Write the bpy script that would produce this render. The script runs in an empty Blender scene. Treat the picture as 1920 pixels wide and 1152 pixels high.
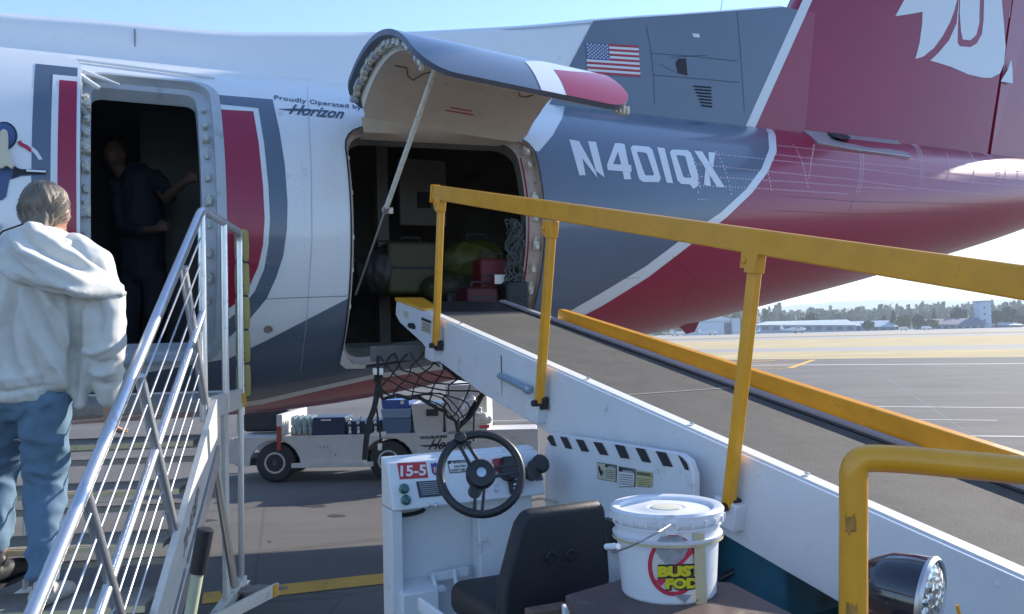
import bpy, bmesh, math, random
from mathutils import Vector, Matrix, noise
from mathutils.bvhtree import BVHTree
R = math.radians
sc = bpy.context.scene
random.seed(7)
# ------------------------------------------------------------------ camera, world, sun, exposure
FPX = 1600.0
PITCH, ROLL, EYE = R(2.03), R(1.40), 1.65
CAM = Vector((0, 0, EYE))
_f = Vector((0, math.cos(PITCH), math.sin(PITCH))); _r0 = Vector((1, 0, 0)); _u0 = _r0.cross(_f)
_r = _r0 * math.cos(ROLL) - _u0 * math.sin(ROLL); _u = _u0 * math.cos(ROLL) + _r0 * math.sin(ROLL)
cam = bpy.data.cameras.new('camera'); cam.sensor_width = 36; cam.lens = 36 * FPX / 1920
cam.clip_start = 0.05; cam.clip_end = 20000
cam_o = bpy.data.objects.new('camera', cam); sc.collection.objects.link(cam_o)
m = Matrix((( _r.x, _u.x, -_f.x, 0), (_r.y, _u.y, -_f.y, 0), (_r.z, _u.z, -_f.z, EYE), (0, 0, 0, 1)))
cam_o.matrix_world = m
sc.camera = cam_o

SUN_AZ, SUN_EL = 53.0, 25.5           # azimuth from +Y (view direction) towards +X
world = bpy.data.worlds.new('World'); sc.world = world; world.use_nodes = True
wn = world.node_tree.nodes; wl = world.node_tree.links
bg = wn['Background']; sky = wn.new('ShaderNodeTexSky'); sky.sky_type = 'NISHITA'
sky.sun_disc = False; sky.sun_elevation = R(SUN_EL); sky.sun_rotation = R(SUN_AZ)
sky.air_density = 1.0; sky.dust_density = 0.25; sky.ozone_density = 2.2; sky.altitude = 20
tint = wn.new('ShaderNodeMix'); tint.data_type = 'RGBA'; tint.blend_type = 'MULTIPLY'; tint.inputs[0].default_value = 1; tint.inputs[7].default_value = (.83, .95, 1.10, 1)
wl.new(sky.outputs['Color'], tint.inputs[6]); wl.new(tint.outputs[2], bg.inputs['Color']); bg.inputs['Strength'].default_value = 0.15
sd = Vector((math.sin(R(SUN_AZ)) * math.cos(R(SUN_EL)), math.cos(R(SUN_AZ)) * math.cos(R(SUN_EL)), math.sin(R(SUN_EL))))
sun = bpy.data.lights.new('sun', 'SUN'); sun.energy = 4.9; sun.angle = R(0.53); sun.color = (1, .91, .79)
sun_o = bpy.data.objects.new('sun', sun); sc.collection.objects.link(sun_o)
sun_o.rotation_euler = sd.to_track_quat('Z', 'Y').to_euler(); sun_o.location = (10, 20, 30)
sc.view_settings.view_transform = 'Standard'; sc.view_settings.look = 'None'
sc.view_settings.gamma = 1; sc.view_settings.use_curve_mapping = False
sc.view_settings.exposure = 0.95
sc.render.engine = 'CYCLES'
sc.cycles.max_bounces = 8; sc.cycles.diffuse_bounces = 4; sc.cycles.volume_bounces = 1
sc.cycles.use_denoising = True

# ------------------------------------------------------------------ helpers: picture point -> ray -> place in the world
def ray(px, py):
    d = _f * FPX + _r * (px - 960) + _u * (576 - py)
    return d / d.y                       # scaled so that d.y == 1
def P(px, py, Y): return CAM + ray(px, py) * Y
def hit_plane(px, py, p0, n):
    d = ray(px, py); return CAM + d * ((p0 - CAM).dot(n) / d.dot(n))
def ground(px, py, z=0.0): return hit_plane(px, py, Vector((0, 0, z)), Vector((0, 0, 1)))

# ------------------------------------------------------------------ materials
MATS = {}
def mat(name, col, rough=.5, metal=0., coat=0., var=.0, scale=6., dirt=None, dirt_amt=.0, dirt_scale=3., bump=0., bscale=60., spec=.5,
        stretch=None, trans=0., emit=None, sheen=0.):
    if name in MATS: return MATS[name]
    M = bpy.data.materials.new(name); M.use_nodes = True
    N = M.node_tree.nodes; L = M.node_tree.links; b = N['Principled BSDF']
    b.inputs['Roughness'].default_value = rough; b.inputs['Metallic'].default_value = metal
    b.inputs['Coat Weight'].default_value = coat; b.inputs['Coat Roughness'].default_value = .08
    b.inputs['Specular IOR Level'].default_value = spec
    b.inputs['Transmission Weight'].default_value = trans
    b.inputs['Sheen Weight'].default_value = sheen
    if emit: b.inputs['Emission Color'].default_value = (*emit, 1); b.inputs['Emission Strength'].default_value = 1
    tc = N.new('ShaderNodeTexCoord'); mp = N.new('ShaderNodeMapping')
    L.new(tc.outputs['Object'], mp.inputs['Vector'])
    if stretch: mp.inputs['Scale'].default_value = stretch
    c = N.new('ShaderNodeRGB'); c.outputs[0].default_value = (*col, 1); cur = c.outputs[0]
    if var > 0:
        n = N.new('ShaderNodeTexNoise'); n.inputs['Scale'].default_value = scale; n.inputs['Detail'].default_value = 8; n.inputs['Roughness'].default_value = .65
        L.new(mp.outputs[0], n.inputs['Vector'])
        mr = N.new('ShaderNodeMapRange'); mr.inputs[1].default_value = .3; mr.inputs[2].default_value = .7
        mr.inputs[3].default_value = 1 - var; mr.inputs[4].default_value = 1 + var
        L.new(n.outputs['Fac'], mr.inputs[0])
        mx = N.new('ShaderNodeVectorMath'); mx.operation = 'SCALE'
        L.new(cur, mx.inputs[0]); L.new(mr.outputs[0], mx.inputs['Scale']); cur = mx.outputs[0]
    if dirt:
        n = N.new('ShaderNodeTexNoise'); n.inputs['Scale'].default_value = dirt_scale; n.inputs['Detail'].default_value = 10; n.inputs['Roughness'].default_value = .72
        L.new(mp.outputs[0], n.inputs['Vector'])
        mr = N.new('ShaderNodeMapRange'); mr.inputs[1].default_value = .64 - .3 * dirt_amt; mr.inputs[2].default_value = .78 - .2 * dirt_amt
        L.new(n.outputs['Fac'], mr.inputs[0])
        mx = N.new('ShaderNodeMix'); mx.data_type = 'RGBA'
        L.new(mr.outputs[0], mx.inputs[0]); L.new(cur, mx.inputs[6]); mx.inputs[7].default_value = (*dirt, 1); cur = mx.outputs[2]
        mr2 = N.new('ShaderNodeMapRange'); mr2.inputs[3].default_value = rough; mr2.inputs[4].default_value = min(1, rough + .4)
        L.new(mr.outputs[0], mr2.inputs[0]); L.new(mr2.outputs[0], b.inputs['Roughness'])
    L.new(cur, b.inputs['Base Color'])
    if bump > 0:
        n = N.new('ShaderNodeTexNoise'); n.inputs['Scale'].default_value = bscale; n.inputs['Detail'].default_value = 6
        L.new(mp.outputs[0], n.inputs['Vector'])
        bp = N.new('ShaderNodeBump'); bp.inputs['Strength'].default_value = bump; bp.inputs['Distance'].default_value = .01
        L.new(n.outputs['Fac'], bp.inputs['Height']); L.new(bp.outputs[0], b.inputs['Normal'])
    MATS[name] = M; return M

# ------------------------------------------------------------------ objects
def tag(o, label=None, cat=None, group=None, kind=None):
    if label: o['label'] = label
    if cat: o['category'] = cat
    if group: o['group'] = group
    if kind: o['kind'] = kind
    return o
def thing(name, label, cat, loc=(0, 0, 0), rz=0., group=None):
    o = bpy.data.objects.new(name, None); sc.collection.objects.link(o); o.empty_display_size = .1
    o.location = loc; o.rotation_euler = (0, 0, rz)
    o['_m'] = 1
    tag(o, label, cat, group); ROOTS[o.name] = (Matrix.Translation(loc) @ Matrix.Rotation(rz, 4, 'Z')).inverted()
    del o['_m']
    return o
ROOTS = {}
def root_inv(p):
    while p is not None:
        if p.name in ROOTS: return ROOTS[p.name]
        p = p.parent
    return None
def add_obj(name, verts, faces, ms, parent=None, smooth=True, angle=35, bevel=0., bseg=2, midx=None, normals=None, subsurf=0, merge=False):
    """world-space geometry -> one mesh object (vertices stored relative to the thing's base)"""
    inv = root_inv(parent)
    vs = [inv @ Vector(v) for v in verts] if inv is not None else [Vector(v) for v in verts]
    me = bpy.data.meshes.new(name); me.from_pydata([tuple(v) for v in vs], [], faces)
    if not isinstance(ms, (list, tuple)): ms = [ms]
    for q in ms: me.materials.append(q)
    if midx:
        for p, i in zip(me.polygons, midx): p.material_index = i
    o = bpy.data.objects.new(name, me); sc.collection.objects.link(o)
    if parent is not None: o.parent = parent
    if merge:
        bm = bmesh.new(); bm.from_mesh(me); bmesh.ops.remove_doubles(bm, verts=bm.verts, dist=1e-5); bm.to_mesh(me); bm.free()
    me.update()
    if smooth:
        for p in me.polygons: p.use_smooth = True
        if angle and normals is None: me.set_sharp_from_angle(angle=R(angle))
    if normals is not None:
        for p in me.polygons:
            nv = Vector((0, 0, 0))
            for i in p.vertices: nv += normals[i]
            if inv is not None: nv = inv.to_3x3() @ nv
            if p.normal.dot(nv) < 0: p.flip()
        me.update()
        if inv is not None: normals = [(inv.to_3x3() @ n).normalized() for n in normals]
        me.normals_split_custom_set_from_vertices([tuple(n) for n in normals])
    if bevel > 0:
        b = o.modifiers.new('bevel', 'BEVEL'); b.width = bevel; b.segments = bseg; b.limit_method = 'ANGLE'; b.angle_limit = R(40)
        b.harden_normals = False
    if subsurf:
        s = o.modifiers.new('sub', 'SUBSURF'); s.levels = subsurf; s.render_levels = subsurf
    return o

class MB:
    def __init__(s): s.v = []; s.f = []; s.m = []; s.cm = 0
    def add(s, vs, fs, mi=None):
        n = len(s.v); s.v += [Vector(v) for v in vs]; s.f += [tuple(i + n for i in f) for f in fs]
        s.m += [s.cm if mi is None else mi] * len(fs); return s
    def box(s, c, ax, ay, az, mi=None):
        """centre and three half-axis vectors"""
        c = Vector(c); ax = Vector(ax); ay = Vector(ay); az = Vector(az)
        if ax.cross(ay).dot(az) < 0: ax = -ax
        vs = [c + ax * i + ay * j + az * k for k in (-1, 1) for j in (-1, 1) for i in (-1, 1)]
        return s.add(vs, [(0, 2, 3, 1), (4, 5, 7, 6), (0, 1, 5, 4), (2, 6, 7, 3), (0, 4, 6, 2), (1, 3, 7, 5)], mi)
    def hexa(s, bot, top, mi=None):
        """bottom and top loops of equal length"""
        n = len(bot); fs = [tuple(range(n))[::-1], tuple(range(n, 2 * n))] + [(i, (i + 1) % n, n + (i + 1) % n, n + i) for i in range(n)]
        return s.add(list(bot) + list(top), fs, mi)
    def tube(s, pts, r, n=12, closed=False, caps=True, mi=None, flat=None):
        pts = [Vector(p) for p in pts]; m = len(pts)
        rs = r if isinstance(r, (list, tuple)) else [r] * m
        vs = []; up = None
        for i, p in enumerate(pts):
            a = pts[(i - 1) % m] if (i or closed) else p; b = pts[(i + 1) % m] if (i < m - 1 or closed) else p
            t = (b - a).normalized()
            if up is None:
                up = Vector((0, 0, 1)) if abs(t.z) < .9 else Vector((0, 1, 0))
            sd_ = t.cross(up).normalized(); up = sd_.cross(t).normalized()
            for k in range(n):
                q = 2 * math.pi * (k + .5) / n
                vs.append(p + (sd_ * math.cos(q) + up * math.sin(q)) * rs[i])
        fs = []
        for i in range(m if closed else m - 1):
            j = (i + 1) % m
            for k in range(n):
                fs.append((i * n + k, i * n + (k + 1) % n, j * n + (k + 1) % n, j * n + k))
        if not closed and caps: fs += [tuple(range(n))[::-1], tuple(range((m - 1) * n, m * n))]
        return s.add(vs, fs, mi)
    def lathe(s, c, axis, prof, n=32, mi=None, cap=True):
        """prof: list of (radius, height) along axis"""
        c = Vector(c); a = Vector(axis).normalized(); x = a.orthogonal().normalized(); y = a.cross(x)
        vs = []
        for r, h in prof:
            for k in range(n):
                q = 2 * math.pi * k / n; vs.append(c + a * h + (x * math.cos(q) + y * math.sin(q)) * r)
        fs = [(i * n + k, i * n + (k + 1) % n, (i + 1) * n + (k + 1) % n, (i + 1) * n + k) for i in range(len(prof) - 1) for k in range(n)]
        if cap: fs += [tuple(range(n))[::-1], tuple(range((len(prof) - 1) * n, len(prof) * n))]
        return s.add(vs, fs, mi)
    def prism(s, poly, d, mi=None):
        d = Vector(d); poly = [Vector(p) for p in poly]
        return s.hexa(poly, [p + d for p in poly], mi)
    def build(s, name, ms, parent=None, **k):
        o = add_obj(name, s.v, s.f, ms, parent, midx=(s.m if isinstance(ms, (list, tuple)) else None), **k); return o

def bend(pts, r, seg=6):
    """round the corners of a polyline"""
    pts = [Vector(p) for p in pts]; out = [pts[0]]
    for i in range(1, len(pts) - 1):
        a, b, c = pts[i - 1], pts[i], pts[i + 1]
        rr = min(r, (a - b).length * .45, (c - b).length * .45)
        p = b + (a - b).normalized() * rr; q = b + (c - b).normalized() * rr
        for k in range(seg + 1):
            t = k / seg; out.append(p * (1 - t) ** 2 + b * 2 * t * (1 - t) + q * t * t)
    out.append(pts[-1]); return out
def recalc(o):
    bm = bmesh.new(); bm.from_mesh(o.data); bmesh.ops.recalc_face_normals(bm, faces=bm.faces); bm.to_mesh(o.data); bm.free(); return o
def copy_tree(o, parent=None):
    c = o.copy(); sc.collection.objects.link(c)
    if parent is not None: c.parent = parent
    for ch in list(o.children): copy_tree(ch, c)
    return c

# text: flat triangles of the built-in font, (x, y) in units of letter height
def text_tris(s, shear=0., bold=0., space=1., sx=1.):
    cu = bpy.data.curves.new('t', 'FONT'); cu.body = s; cu.size = 1; cu.shear = shear; cu.offset = bold; cu.space_character = space
    cu.resolution_u = 3
    o = bpy.data.objects.new('t', cu); sc.collection.objects.link(o)
    dg = bpy.context.evaluated_depsgraph_get(); me = bpy.data.meshes.new_from_object(o.evaluated_get(dg))
    vs = [(v.co.x, v.co.y) for v in me.vertices]; fs = [tuple(p.vertices) for p in me.polygons]
    bpy.data.objects.remove(o); bpy.data.curves.remove(cu); bpy.data.meshes.remove(me)
    x0 = min(v[0] for v in vs); x1 = max(v[0] for v in vs); h = .73
    return [((x - x0) / h * sx, y / h) for x, y in vs], fs, (x1 - x0) / h * sx
def text_on(s, origin, ex, ey, height, off, name, material, parent, width=None, **k):
    """flat text standing on a plane: origin lower-left, unit ex, ey; scaled to width if given"""
    vs, fs, w = text_tris(s, **k); ex = Vector(ex).normalized(); ey = Vector(ey).normalized(); n = ex.cross(ey).normalized()
    kx = (width / w) if width else height
    pts = [Vector(origin) + ex * x * kx + ey * y * height + n * off for x, y in vs]
    return add_obj(name, pts, fs, material, parent, smooth=False)
def quad_on(c, ex, ey, w, h, off=0.):
    ex = Vector(ex).normalized(); ey = Vector(ey).normalized(); n = ex.cross(ey).normalized(); c = Vector(c) + n * off
    return [c - ex * w / 2 - ey * h / 2, c + ex * w / 2 - ey * h / 2, c + ex * w / 2 + ey * h / 2, c - ex * w / 2 + ey * h / 2]
# ================================================================== AIRCRAFT
YAW = R(25)
U = Vector((math.cos(YAW), math.sin(YAW), 0)); NN = Vector((math.sin(YAW), -math.cos(YAW), 0)); Z = Vector((0, 0, 1))
A0 = Vector((-2.818, 6.519, 0))          # on the centreline, abreast of the passenger door
def interp(tab, x):
    if x <= tab[0][0]: return tab[0][1]
    for (a, b), (c, d) in zip(tab, tab[1:]):
        if x <= c:
            t = (x - a) / (c - a); t2 = t * t * (3 - 2 * t); return b + (d - b) * (t * .6 + t2 * .4)
    return tab[-1][1]
WT = [(-9, 1.345), (.9, 1.345), (2.0, 1.335), (3., 1.29), (4.5, 1.16), (6, .97), (8, .71), (10, .46), (11.5, .22), (12, .08)]
ZB = [(-9, 1.095), (.5, 1.095), (1.5, 1.15), (2.6, 1.31), (4.5, 1.64), (6, 1.92), (7.7, 2.26), (10.3, 2.87), (11.5, 3.3), (12, 3.5)]
ZT = [(-9, 3.785), (6, 3.785), (9, 3.785), (11.3, 3.74), (12, 3.66)]
def lin(tab, x):
    if x <= tab[0][0]: return tab[0][1]
    for i in range(len(tab) - 1):
        if x <= tab[i + 1][0]:
            x0, y0 = tab[i]; x1, y1 = tab[i + 1]
            m0 = (tab[i + 1][1] - tab[i - 1][1]) / (tab[i + 1][0] - tab[i - 1][0]) if i else 0
            m1 = (tab[i + 2][1] - tab[i][1]) / (tab[i + 2][0] - tab[i][0]) if i + 2 < len(tab) else (y1 - y0) / (x1 - x0)
            h = x1 - x0; t = (x - x0) / h
            return (2*t**3 - 3*t*t + 1) * y0 + (t**3 - 2*t*t + t) * h * m0 + (-2*t**3 + 3*t*t) * y1 + (t**3 - t*t) * h * m1
    return tab[-1][1]
def sect(u): return lin(WT, u), lin(ZB, u), lin(ZT, u)
def fus(u, phi, off=0.):
    """phi in degrees: 0 = side towards the camera, 90 = top, -90 = belly"""
    w, b, t = sect(u); c = (b + t) / 2; h = (t - b) / 2; q = R(phi)
    return A0 + U * u + NN * ((w + off) * math.cos(q)) + Z * (c + (h + off) * math.sin(q))
def fus_n(u, phi):
    e = .02; a = fus(u + e, phi) - fus(u - e, phi); b = fus(u, phi + .5) - fus(u, phi - .5); return a.cross(b).normalized()
def uvz(p):
    d = p - A0; return d.dot(U), d.dot(NN), p.z
def fus_hit(px, py):
    d = ray(px, py); t = 3.5; step = .05
    def F(t):
        u, n, z = uvz(CAM + d * t); w, b, tt = sect(u); w = max(w, .03); h = max((tt - b) / 2, .03)
        return (n / w) ** 2 + ((z - (b + tt) / 2) / h) ** 2 - 1
    best = (1e9, t)
    while t < 16:
        f = F(t)
        if f < best[0]: best = (f, t)
        if f < 0: break
        t += step
    if t < 16:
        lo, hi = t - step, t
        for _ in range(24):
            m = (lo + hi) / 2
            if F(m) < 0: hi = m
            else: lo = m
        t = hi
    else: t = best[1]
    u, n, z = uvz(CAM + d * t); w, b, tt = sect(u)
    return u, math.degrees(math.atan2((z - (b + tt) / 2) / ((tt - b) / 2), n / w))
def pxpoly(pts, step=10, closed=True):
    """picture outline -> outline in (u, phi) on the fuselage"""
    out = []; n = len(pts)
    for i in range(n if closed else n - 1):
        a = pts[i]; b = pts[(i + 1) % n]; k = max(1, int(math.hypot(b[0] - a[0], b[1] - a[1]) / step))
        for j in range(k):
            t = j / k; out.append(fus_hit(a[0] + (b[0] - a[0]) * t, a[1] + (b[1] - a[1]) * t))
    if not closed: out.append(fus_hit(*pts[-1]))
    return out
def clip(poly, ax, ay, bx, by, keep=1):
    """keep the side left (keep=1) of the line a->b"""
    out = []; n = len(poly); dx, dy = bx - ax, by - ay
    sgn = [keep * (dx * (q[1] - ay) - dy * (q[0] - ax)) for q in poly]
    for i in range(n):
        p, q = poly[i], poly[(i + 1) % n]; s, t = sgn[i], sgn[(i + 1) % n]
        if s >= -1e-9: out.append(p)
        if (s > 1e-9 and t < -1e-9) or (s < -1e-9 and t > 1e-9):
            k = s / (s - t); out.append((p[0] + (q[0] - p[0]) * k, p[1] + (q[1] - p[1]) * k))
    return out
def area(p): return sum(p[i][0] * p[(i + 1) % len(p)][1] - p[(i + 1) % len(p)][0] * p[i][1] for i in range(len(p))) / 2
DU, DP = .16, 4.
def patch(name, polys, material, off, holes=(), parent=None, du=DU, dp=DP, surf=None, nrm=None, full=None, thick=0):
    surf = surf or fus; nrm = nrm or fus_n
    holes = [h if area(h) > 0 else h[::-1] for h in holes]
    verts = []; faces = []
    for poly in polys:
        if area(poly) < 0: poly = poly[::-1]
        us = [q[0] for q in poly]; ps = [q[1] for q in poly]
        for i in range(math.floor(min(us) / du), math.ceil(max(us) / du)):
            u0, u1 = i * du, (i + 1) * du
            col = clip(clip(poly, u0, 0, u0, 1, -1), u1, 0, u1, 1, 1)
            if len(col) < 3: continue
            for j in range(math.floor(min(q[1] for q in col) / dp), math.ceil(max(q[1] for q in col) / dp)):
                p0, p1 = j * dp, (j + 1) * dp
                c = clip(clip(col, 0, p0, 1, p0, 1), 0, p1, 1, p1, -1)
                if len(c) < 3 or abs(area(c)) < 1e-7: continue
                pieces = [c]
                for h in holes:
                    hu = [q[0] for q in h]; hp = [q[1] for q in h]
                    if min(hu) > u1 or max(hu) < u0 or min(hp) > p1 or max(hp) < p0: continue
                    nxt = []
                    for pc in pieces:
                        rem = pc
                        for k in range(len(h)):
                            a, b = h[k], h[(k + 1) % len(h)]
                            o_ = clip(rem, a[0], a[1], b[0], b[1], -1)
                            if len(o_) >= 3 and abs(area(o_)) > 1e-6: nxt.append(o_)
                            rem = clip(rem, a[0], a[1], b[0], b[1], 1)
                            if len(rem) < 3: break
                    pieces = nxt
                for pc in pieces:
                    n = len(verts); verts += pc; faces.append(tuple(range(n, n + len(pc))))
    key = {}; idx = []; uq = []
    for v in verts:
        k = (round(v[0], 5), round(v[1], 4))
        if k not in key: key[k] = len(uq); uq.append(v)
        idx.append(key[k])
    fs = []
    for f in faces:
        g = []
        for i in f:
            if not g or g[-1] != idx[i]: g.append(idx[i])
        if len(g) > 2 and g[0] == g[-1]: g.pop()
        if len(set(g)) >= 3 and len(set(g)) == len(g): fs.append(tuple(g))
    pts = [surf(u, p, off) for u, p in uq]; nr = [nrm(u, p) for u, p in uq]
    if thick:
        pass
    return add_obj(name, pts, fs, material, parent, normals=nr)

PAINT = dict(rough=.28, coat=.6)
m_white = mat('aircraft_white', (.76, .77, .78), var=.03, scale=1.5, dirt=(.40, .40, .40), dirt_amt=.05, **PAINT)
m_navy = mat('aircraft_navy', (.100, .135, .190), var=.06, scale=1.2, **PAINT)
m_stripe = mat('aircraft_stripe_white', (.70, .72, .74), **PAINT)
m_red = mat('aircraft_red', (.31, .008, .046), var=.06, scale=1.2, rough=.32, coat=.35)
m_grey = mat('frame_grey', (.42, .45, .48), rough=.35, var=.08, scale=9, dirt=(.18, .17, .15), dirt_amt=.2)
m_green = mat('primer_jamb', (.50, .52, .46), rough=.6, var=.15, scale=14, dirt=(.16, .14, .10), dirt_amt=.35, dirt_scale=14)
m_dark = mat('dark_rubber', (.025, .025, .03), rough=.7, var=.2)
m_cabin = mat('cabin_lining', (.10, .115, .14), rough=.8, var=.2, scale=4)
m_hold = mat('hold_lining', (.11, .105, .095), rough=.8, var=.25, scale=4, dirt=(.03, .03, .03), dirt_amt=.3)
m_steel = mat('steel', (.55, .56, .57), rough=.35, metal=1, var=.1, scale=30)
m_beige = mat('door_liner_beige', (.68, .60, .49), rough=.6, var=.07, scale=5, dirt=(.22, .16, .10), dirt_amt=.12, dirt_scale=7)

plane = thing('airplane', 'white, navy and crimson regional airliner with both rear doors open', 'airplane', A0, YAW)

# ---- openings in (u, phi)
def rrect(u0, u1, p0, p1, ru, rp, seg=5):
    out = []
    for cx, cy, a0 in ((u1 - ru, p1 - rp, 0), (u0 + ru, p1 - rp, 90), (u0 + ru, p0 + rp, 180), (u1 - ru, p0 + rp, 270)):
        for k in range(seg + 1):
            a = R(a0 + 90 * k / seg); out.append((cx + ru * math.cos(a), cy + rp * math.sin(a)))
    res = []                                   # extra points along the straight sides, so that curved shells are followed
    for i in range(len(out)):
        a_, b_ = out[i], out[(i + 1) % len(out)]; res.append(a_)
        k_ = int(max(abs(b_[1] - a_[1]) / 4.2, abs(b_[0] - a_[0]) / .2))
        for j in range(1, k_): res.append((a_[0] + (b_[0] - a_[0]) * j / k_, a_[1] + (b_[1] - a_[1]) * j / k_))
    return res
pdL = fus_hit(152, 420)[0]; pdR = fus_hit(407, 420)[0]; pdT = fus_hit(280, 150)[1]; pdB = fus_hit(290, 676)[1]
bdL = fus_hit(660, 470)[0]; bdR = fus_hit(1019, 450)[0]; bdT = fus_hit(700, 240)[1]; bdB = fus_hit(690, 684)[1]
print('pax door', pdL, pdR, pdT, pdB, 'bag door', bdL, bdR, bdT, bdB)
HP = rrect(pdL, pdR, pdB, pdT, .13, 7); HB = rrect(bdL, bdR, bdB, bdT, .2, 9)
def shrink(u0, u1, p0, p1, du, dp, ru, rp): return rrect(u0 + du, u1 - du, p0 + dp, p1 - dp, ru, rp)
HPi = rrect(pdL + .05, pdR - .085, pdB + .5, pdT - 1.6, .07, 4); HBi = rrect(bdL + .03, bdR - .12, bdB + .4, bdT - .8, .16, 8)
BASE = [(-8.5, -180), (11.9, -180), (11.9, 180), (-8.5, 180)]
skin = patch('fuselage', [BASE], m_white, 0, holes=[HP, HB], parent=plane)
nose = MB(); ring = [fus(-8.5, a) for a in range(-180, 180, 6)]
tip = [(-8.5, 1.), (-9.6, .93), (-10.6, .75), (-11.3, .5), (-11.7, .25), (-11.8, .02)]
vs = [A0 + U * u + (p - A0 - U * -8.5 - Z * 2.44) * k + Z * (2.44 - (1 - k) * .35) for u, k in tip for p in ring]
n_ = len(ring); nose.add(vs, [(i * n_ + k, i * n_ + (k + 1) % n_, (i + 1) * n_ + (k + 1) % n_, (i + 1) * n_ + k) for i in range(len(tip) - 1) for k in range(n_)])
recalc(nose.build('nose', m_white, plane))

# ---- livery
# lower navy field with the registration, white swoosh round it, red behind and below
navy_top_left = pxpoly([(430, 672), (497, 640), (660, 556)], closed=False)
right_edge = pxpoly([(1010, 285), (1036, 255), (1054, 222), (1060, 195), (1054, 182), (1040, 176)], closed=False)
arc = pxpoly([(1395, 216), (1425, 226), (1440, 250), (1442, 280), (1428, 316), (1398, 356), (1350, 400), (1290, 440), (1210, 500), (1130, 548), (1066, 585)], closed=False)
arc_o = pxpoly([(1403, 216), (1440, 232), (1454, 255), (1456, 285), (1440, 322), (1410, 362), (1362, 408), (1300, 455), (1215, 520), (1130, 573), (1078, 600)], closed=False)
low_in = pxpoly([(1040, 600), (960, 640), (870, 675), (700, 702), (600, 724), (490, 749)], closed=False)
low_out = pxpoly([(1050, 615), (960, 655), (880, 686), (700, 710), (600, 732), (490, 758)], closed=False)
u_l = low_in[-1]; u_l2 = low_out[-1]; top1 = navy_top_left[0]
lw = [(-1.2, -78), (-3, -86)]
navy = [(-3, -64), (-1.2, -56)] + navy_top_left + [(bdL + .2, -2), (bdR - .2, 30)] + right_edge + [(right_edge[-1][0] + .02, 70), (right_edge[-1][0] + .1, 88), (arc[0][0], 88)] + arc + low_in + lw
patch('navy_field', [navy], m_navy, .0015, [HP, HB], plane)
patch('white_swoosh', [arc_o + low_out + [(-1.2, -80), (-3, -88.5)] + lw[::-1] + low_in[::-1] + arc[::-1]], m_stripe, .003, [HP, HB], plane)
red = [(arc_o[0][0], 88)] + arc_o + low_out + [(-1.2, -80), (-3, -88.5), (-3, -150), (0, -160), (11.89, -170), (11.89, 88)]
patch('red_tail_paint', [red], m_red, .0025, [HB], plane)
patch('red_far_side_paint', [[(arc_o[0][0], 92), (11.89, 92), (11.89, 180), (4, 180), (6, 130)]], m_red, .0025, [], plane)
# stripes beside the passenger door
nv = pxpoly([(402, 178), (511, 187), (524, 245), (534, 310), (539, 380), (538, 430), (531, 480), (518, 520), (500, 560), (470, 596), (430, 632), (402, 650)])
wh = pxpoly([(404, 196), (484, 204), (495, 270), (503, 350), (506, 410), (503, 460), (495, 505), (478, 545), (452, 580), (404, 618)])
rd = pxpoly([(405, 206), (475, 210), (485, 270), (493, 350), (496, 410), (493, 460), (484, 500), (466, 540), (440, 570), (404, 596)])
patch('navy_stripe', [nv], m_navy, .0018, [HP], plane); patch('white_stripe', [wh], m_stripe, .0034, [HP], plane); patch('red_stripe', [rd], m_red, .005, [HP], plane)

# registration, traced stroke by stroke (ring letters are keyholed)
def zz(pts): return [(1040 + x / 2.88, y / 2.88) for x, y in pts]
REG = [[[(78, 755), (130, 765), (166, 948), (132, 949)], [(130, 765), (222, 930), (228, 961), (142, 850), (138, 820)], [(178, 765), (222, 769), (268, 960), (222, 925)]],
 [[(325, 776), (350, 776), (340, 822), (314, 889), (281, 893)], [(350, 776), (376, 781), (398, 892), (358, 891), (340, 822)], [(281, 893), (314, 889), (358, 891), (411, 893), (414, 931), (286, 921)], [(366, 928), (405, 931), (412, 971), (374, 970)]],
 None, [[(552, 797), (592, 803), (638, 991), (603, 988)]], None,
 [[(752, 817), (795, 820), (918, 1014), (876, 1012)], [(828, 824), (866, 826), (853, 908), (833, 878)], [(812, 914), (834, 948), (842, 1008), (804, 1000)]]]
def ring_quads(o, i): return [[o[k], o[(k + 1) % len(o)], i[(k + 1) % len(i)], i[k]] for k in range(len(o))]
REG[2] = ring_quads([(408, 802), (422, 787), (508, 795), (526, 810), (572, 965), (560, 986), (474, 984), (454, 968)], [(443, 826), (450, 822), (490, 828), (497, 834), (535, 944), (530, 950), (492, 949), (485, 943)])
REG[4] = ring_quads([(620, 824), (634, 810), (716, 813), (736, 830), (768, 930), (776, 1000), (748, 1023), (728, 998), (682, 995), (662, 978)], [(656, 842), (662, 840), (698, 845), (705, 850), (728, 940), (738, 960), (722, 962), (712, 962), (700, 961), (693, 955)])
for g in REG:
    for q in g:
        if area(q) < 0: q.reverse()
for g in REG:
    patch('registration_letter', [pxpoly(zz(q), 8) for q in g], m_stripe, .0040, [], plane, du=.08, dp=2)

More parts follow.
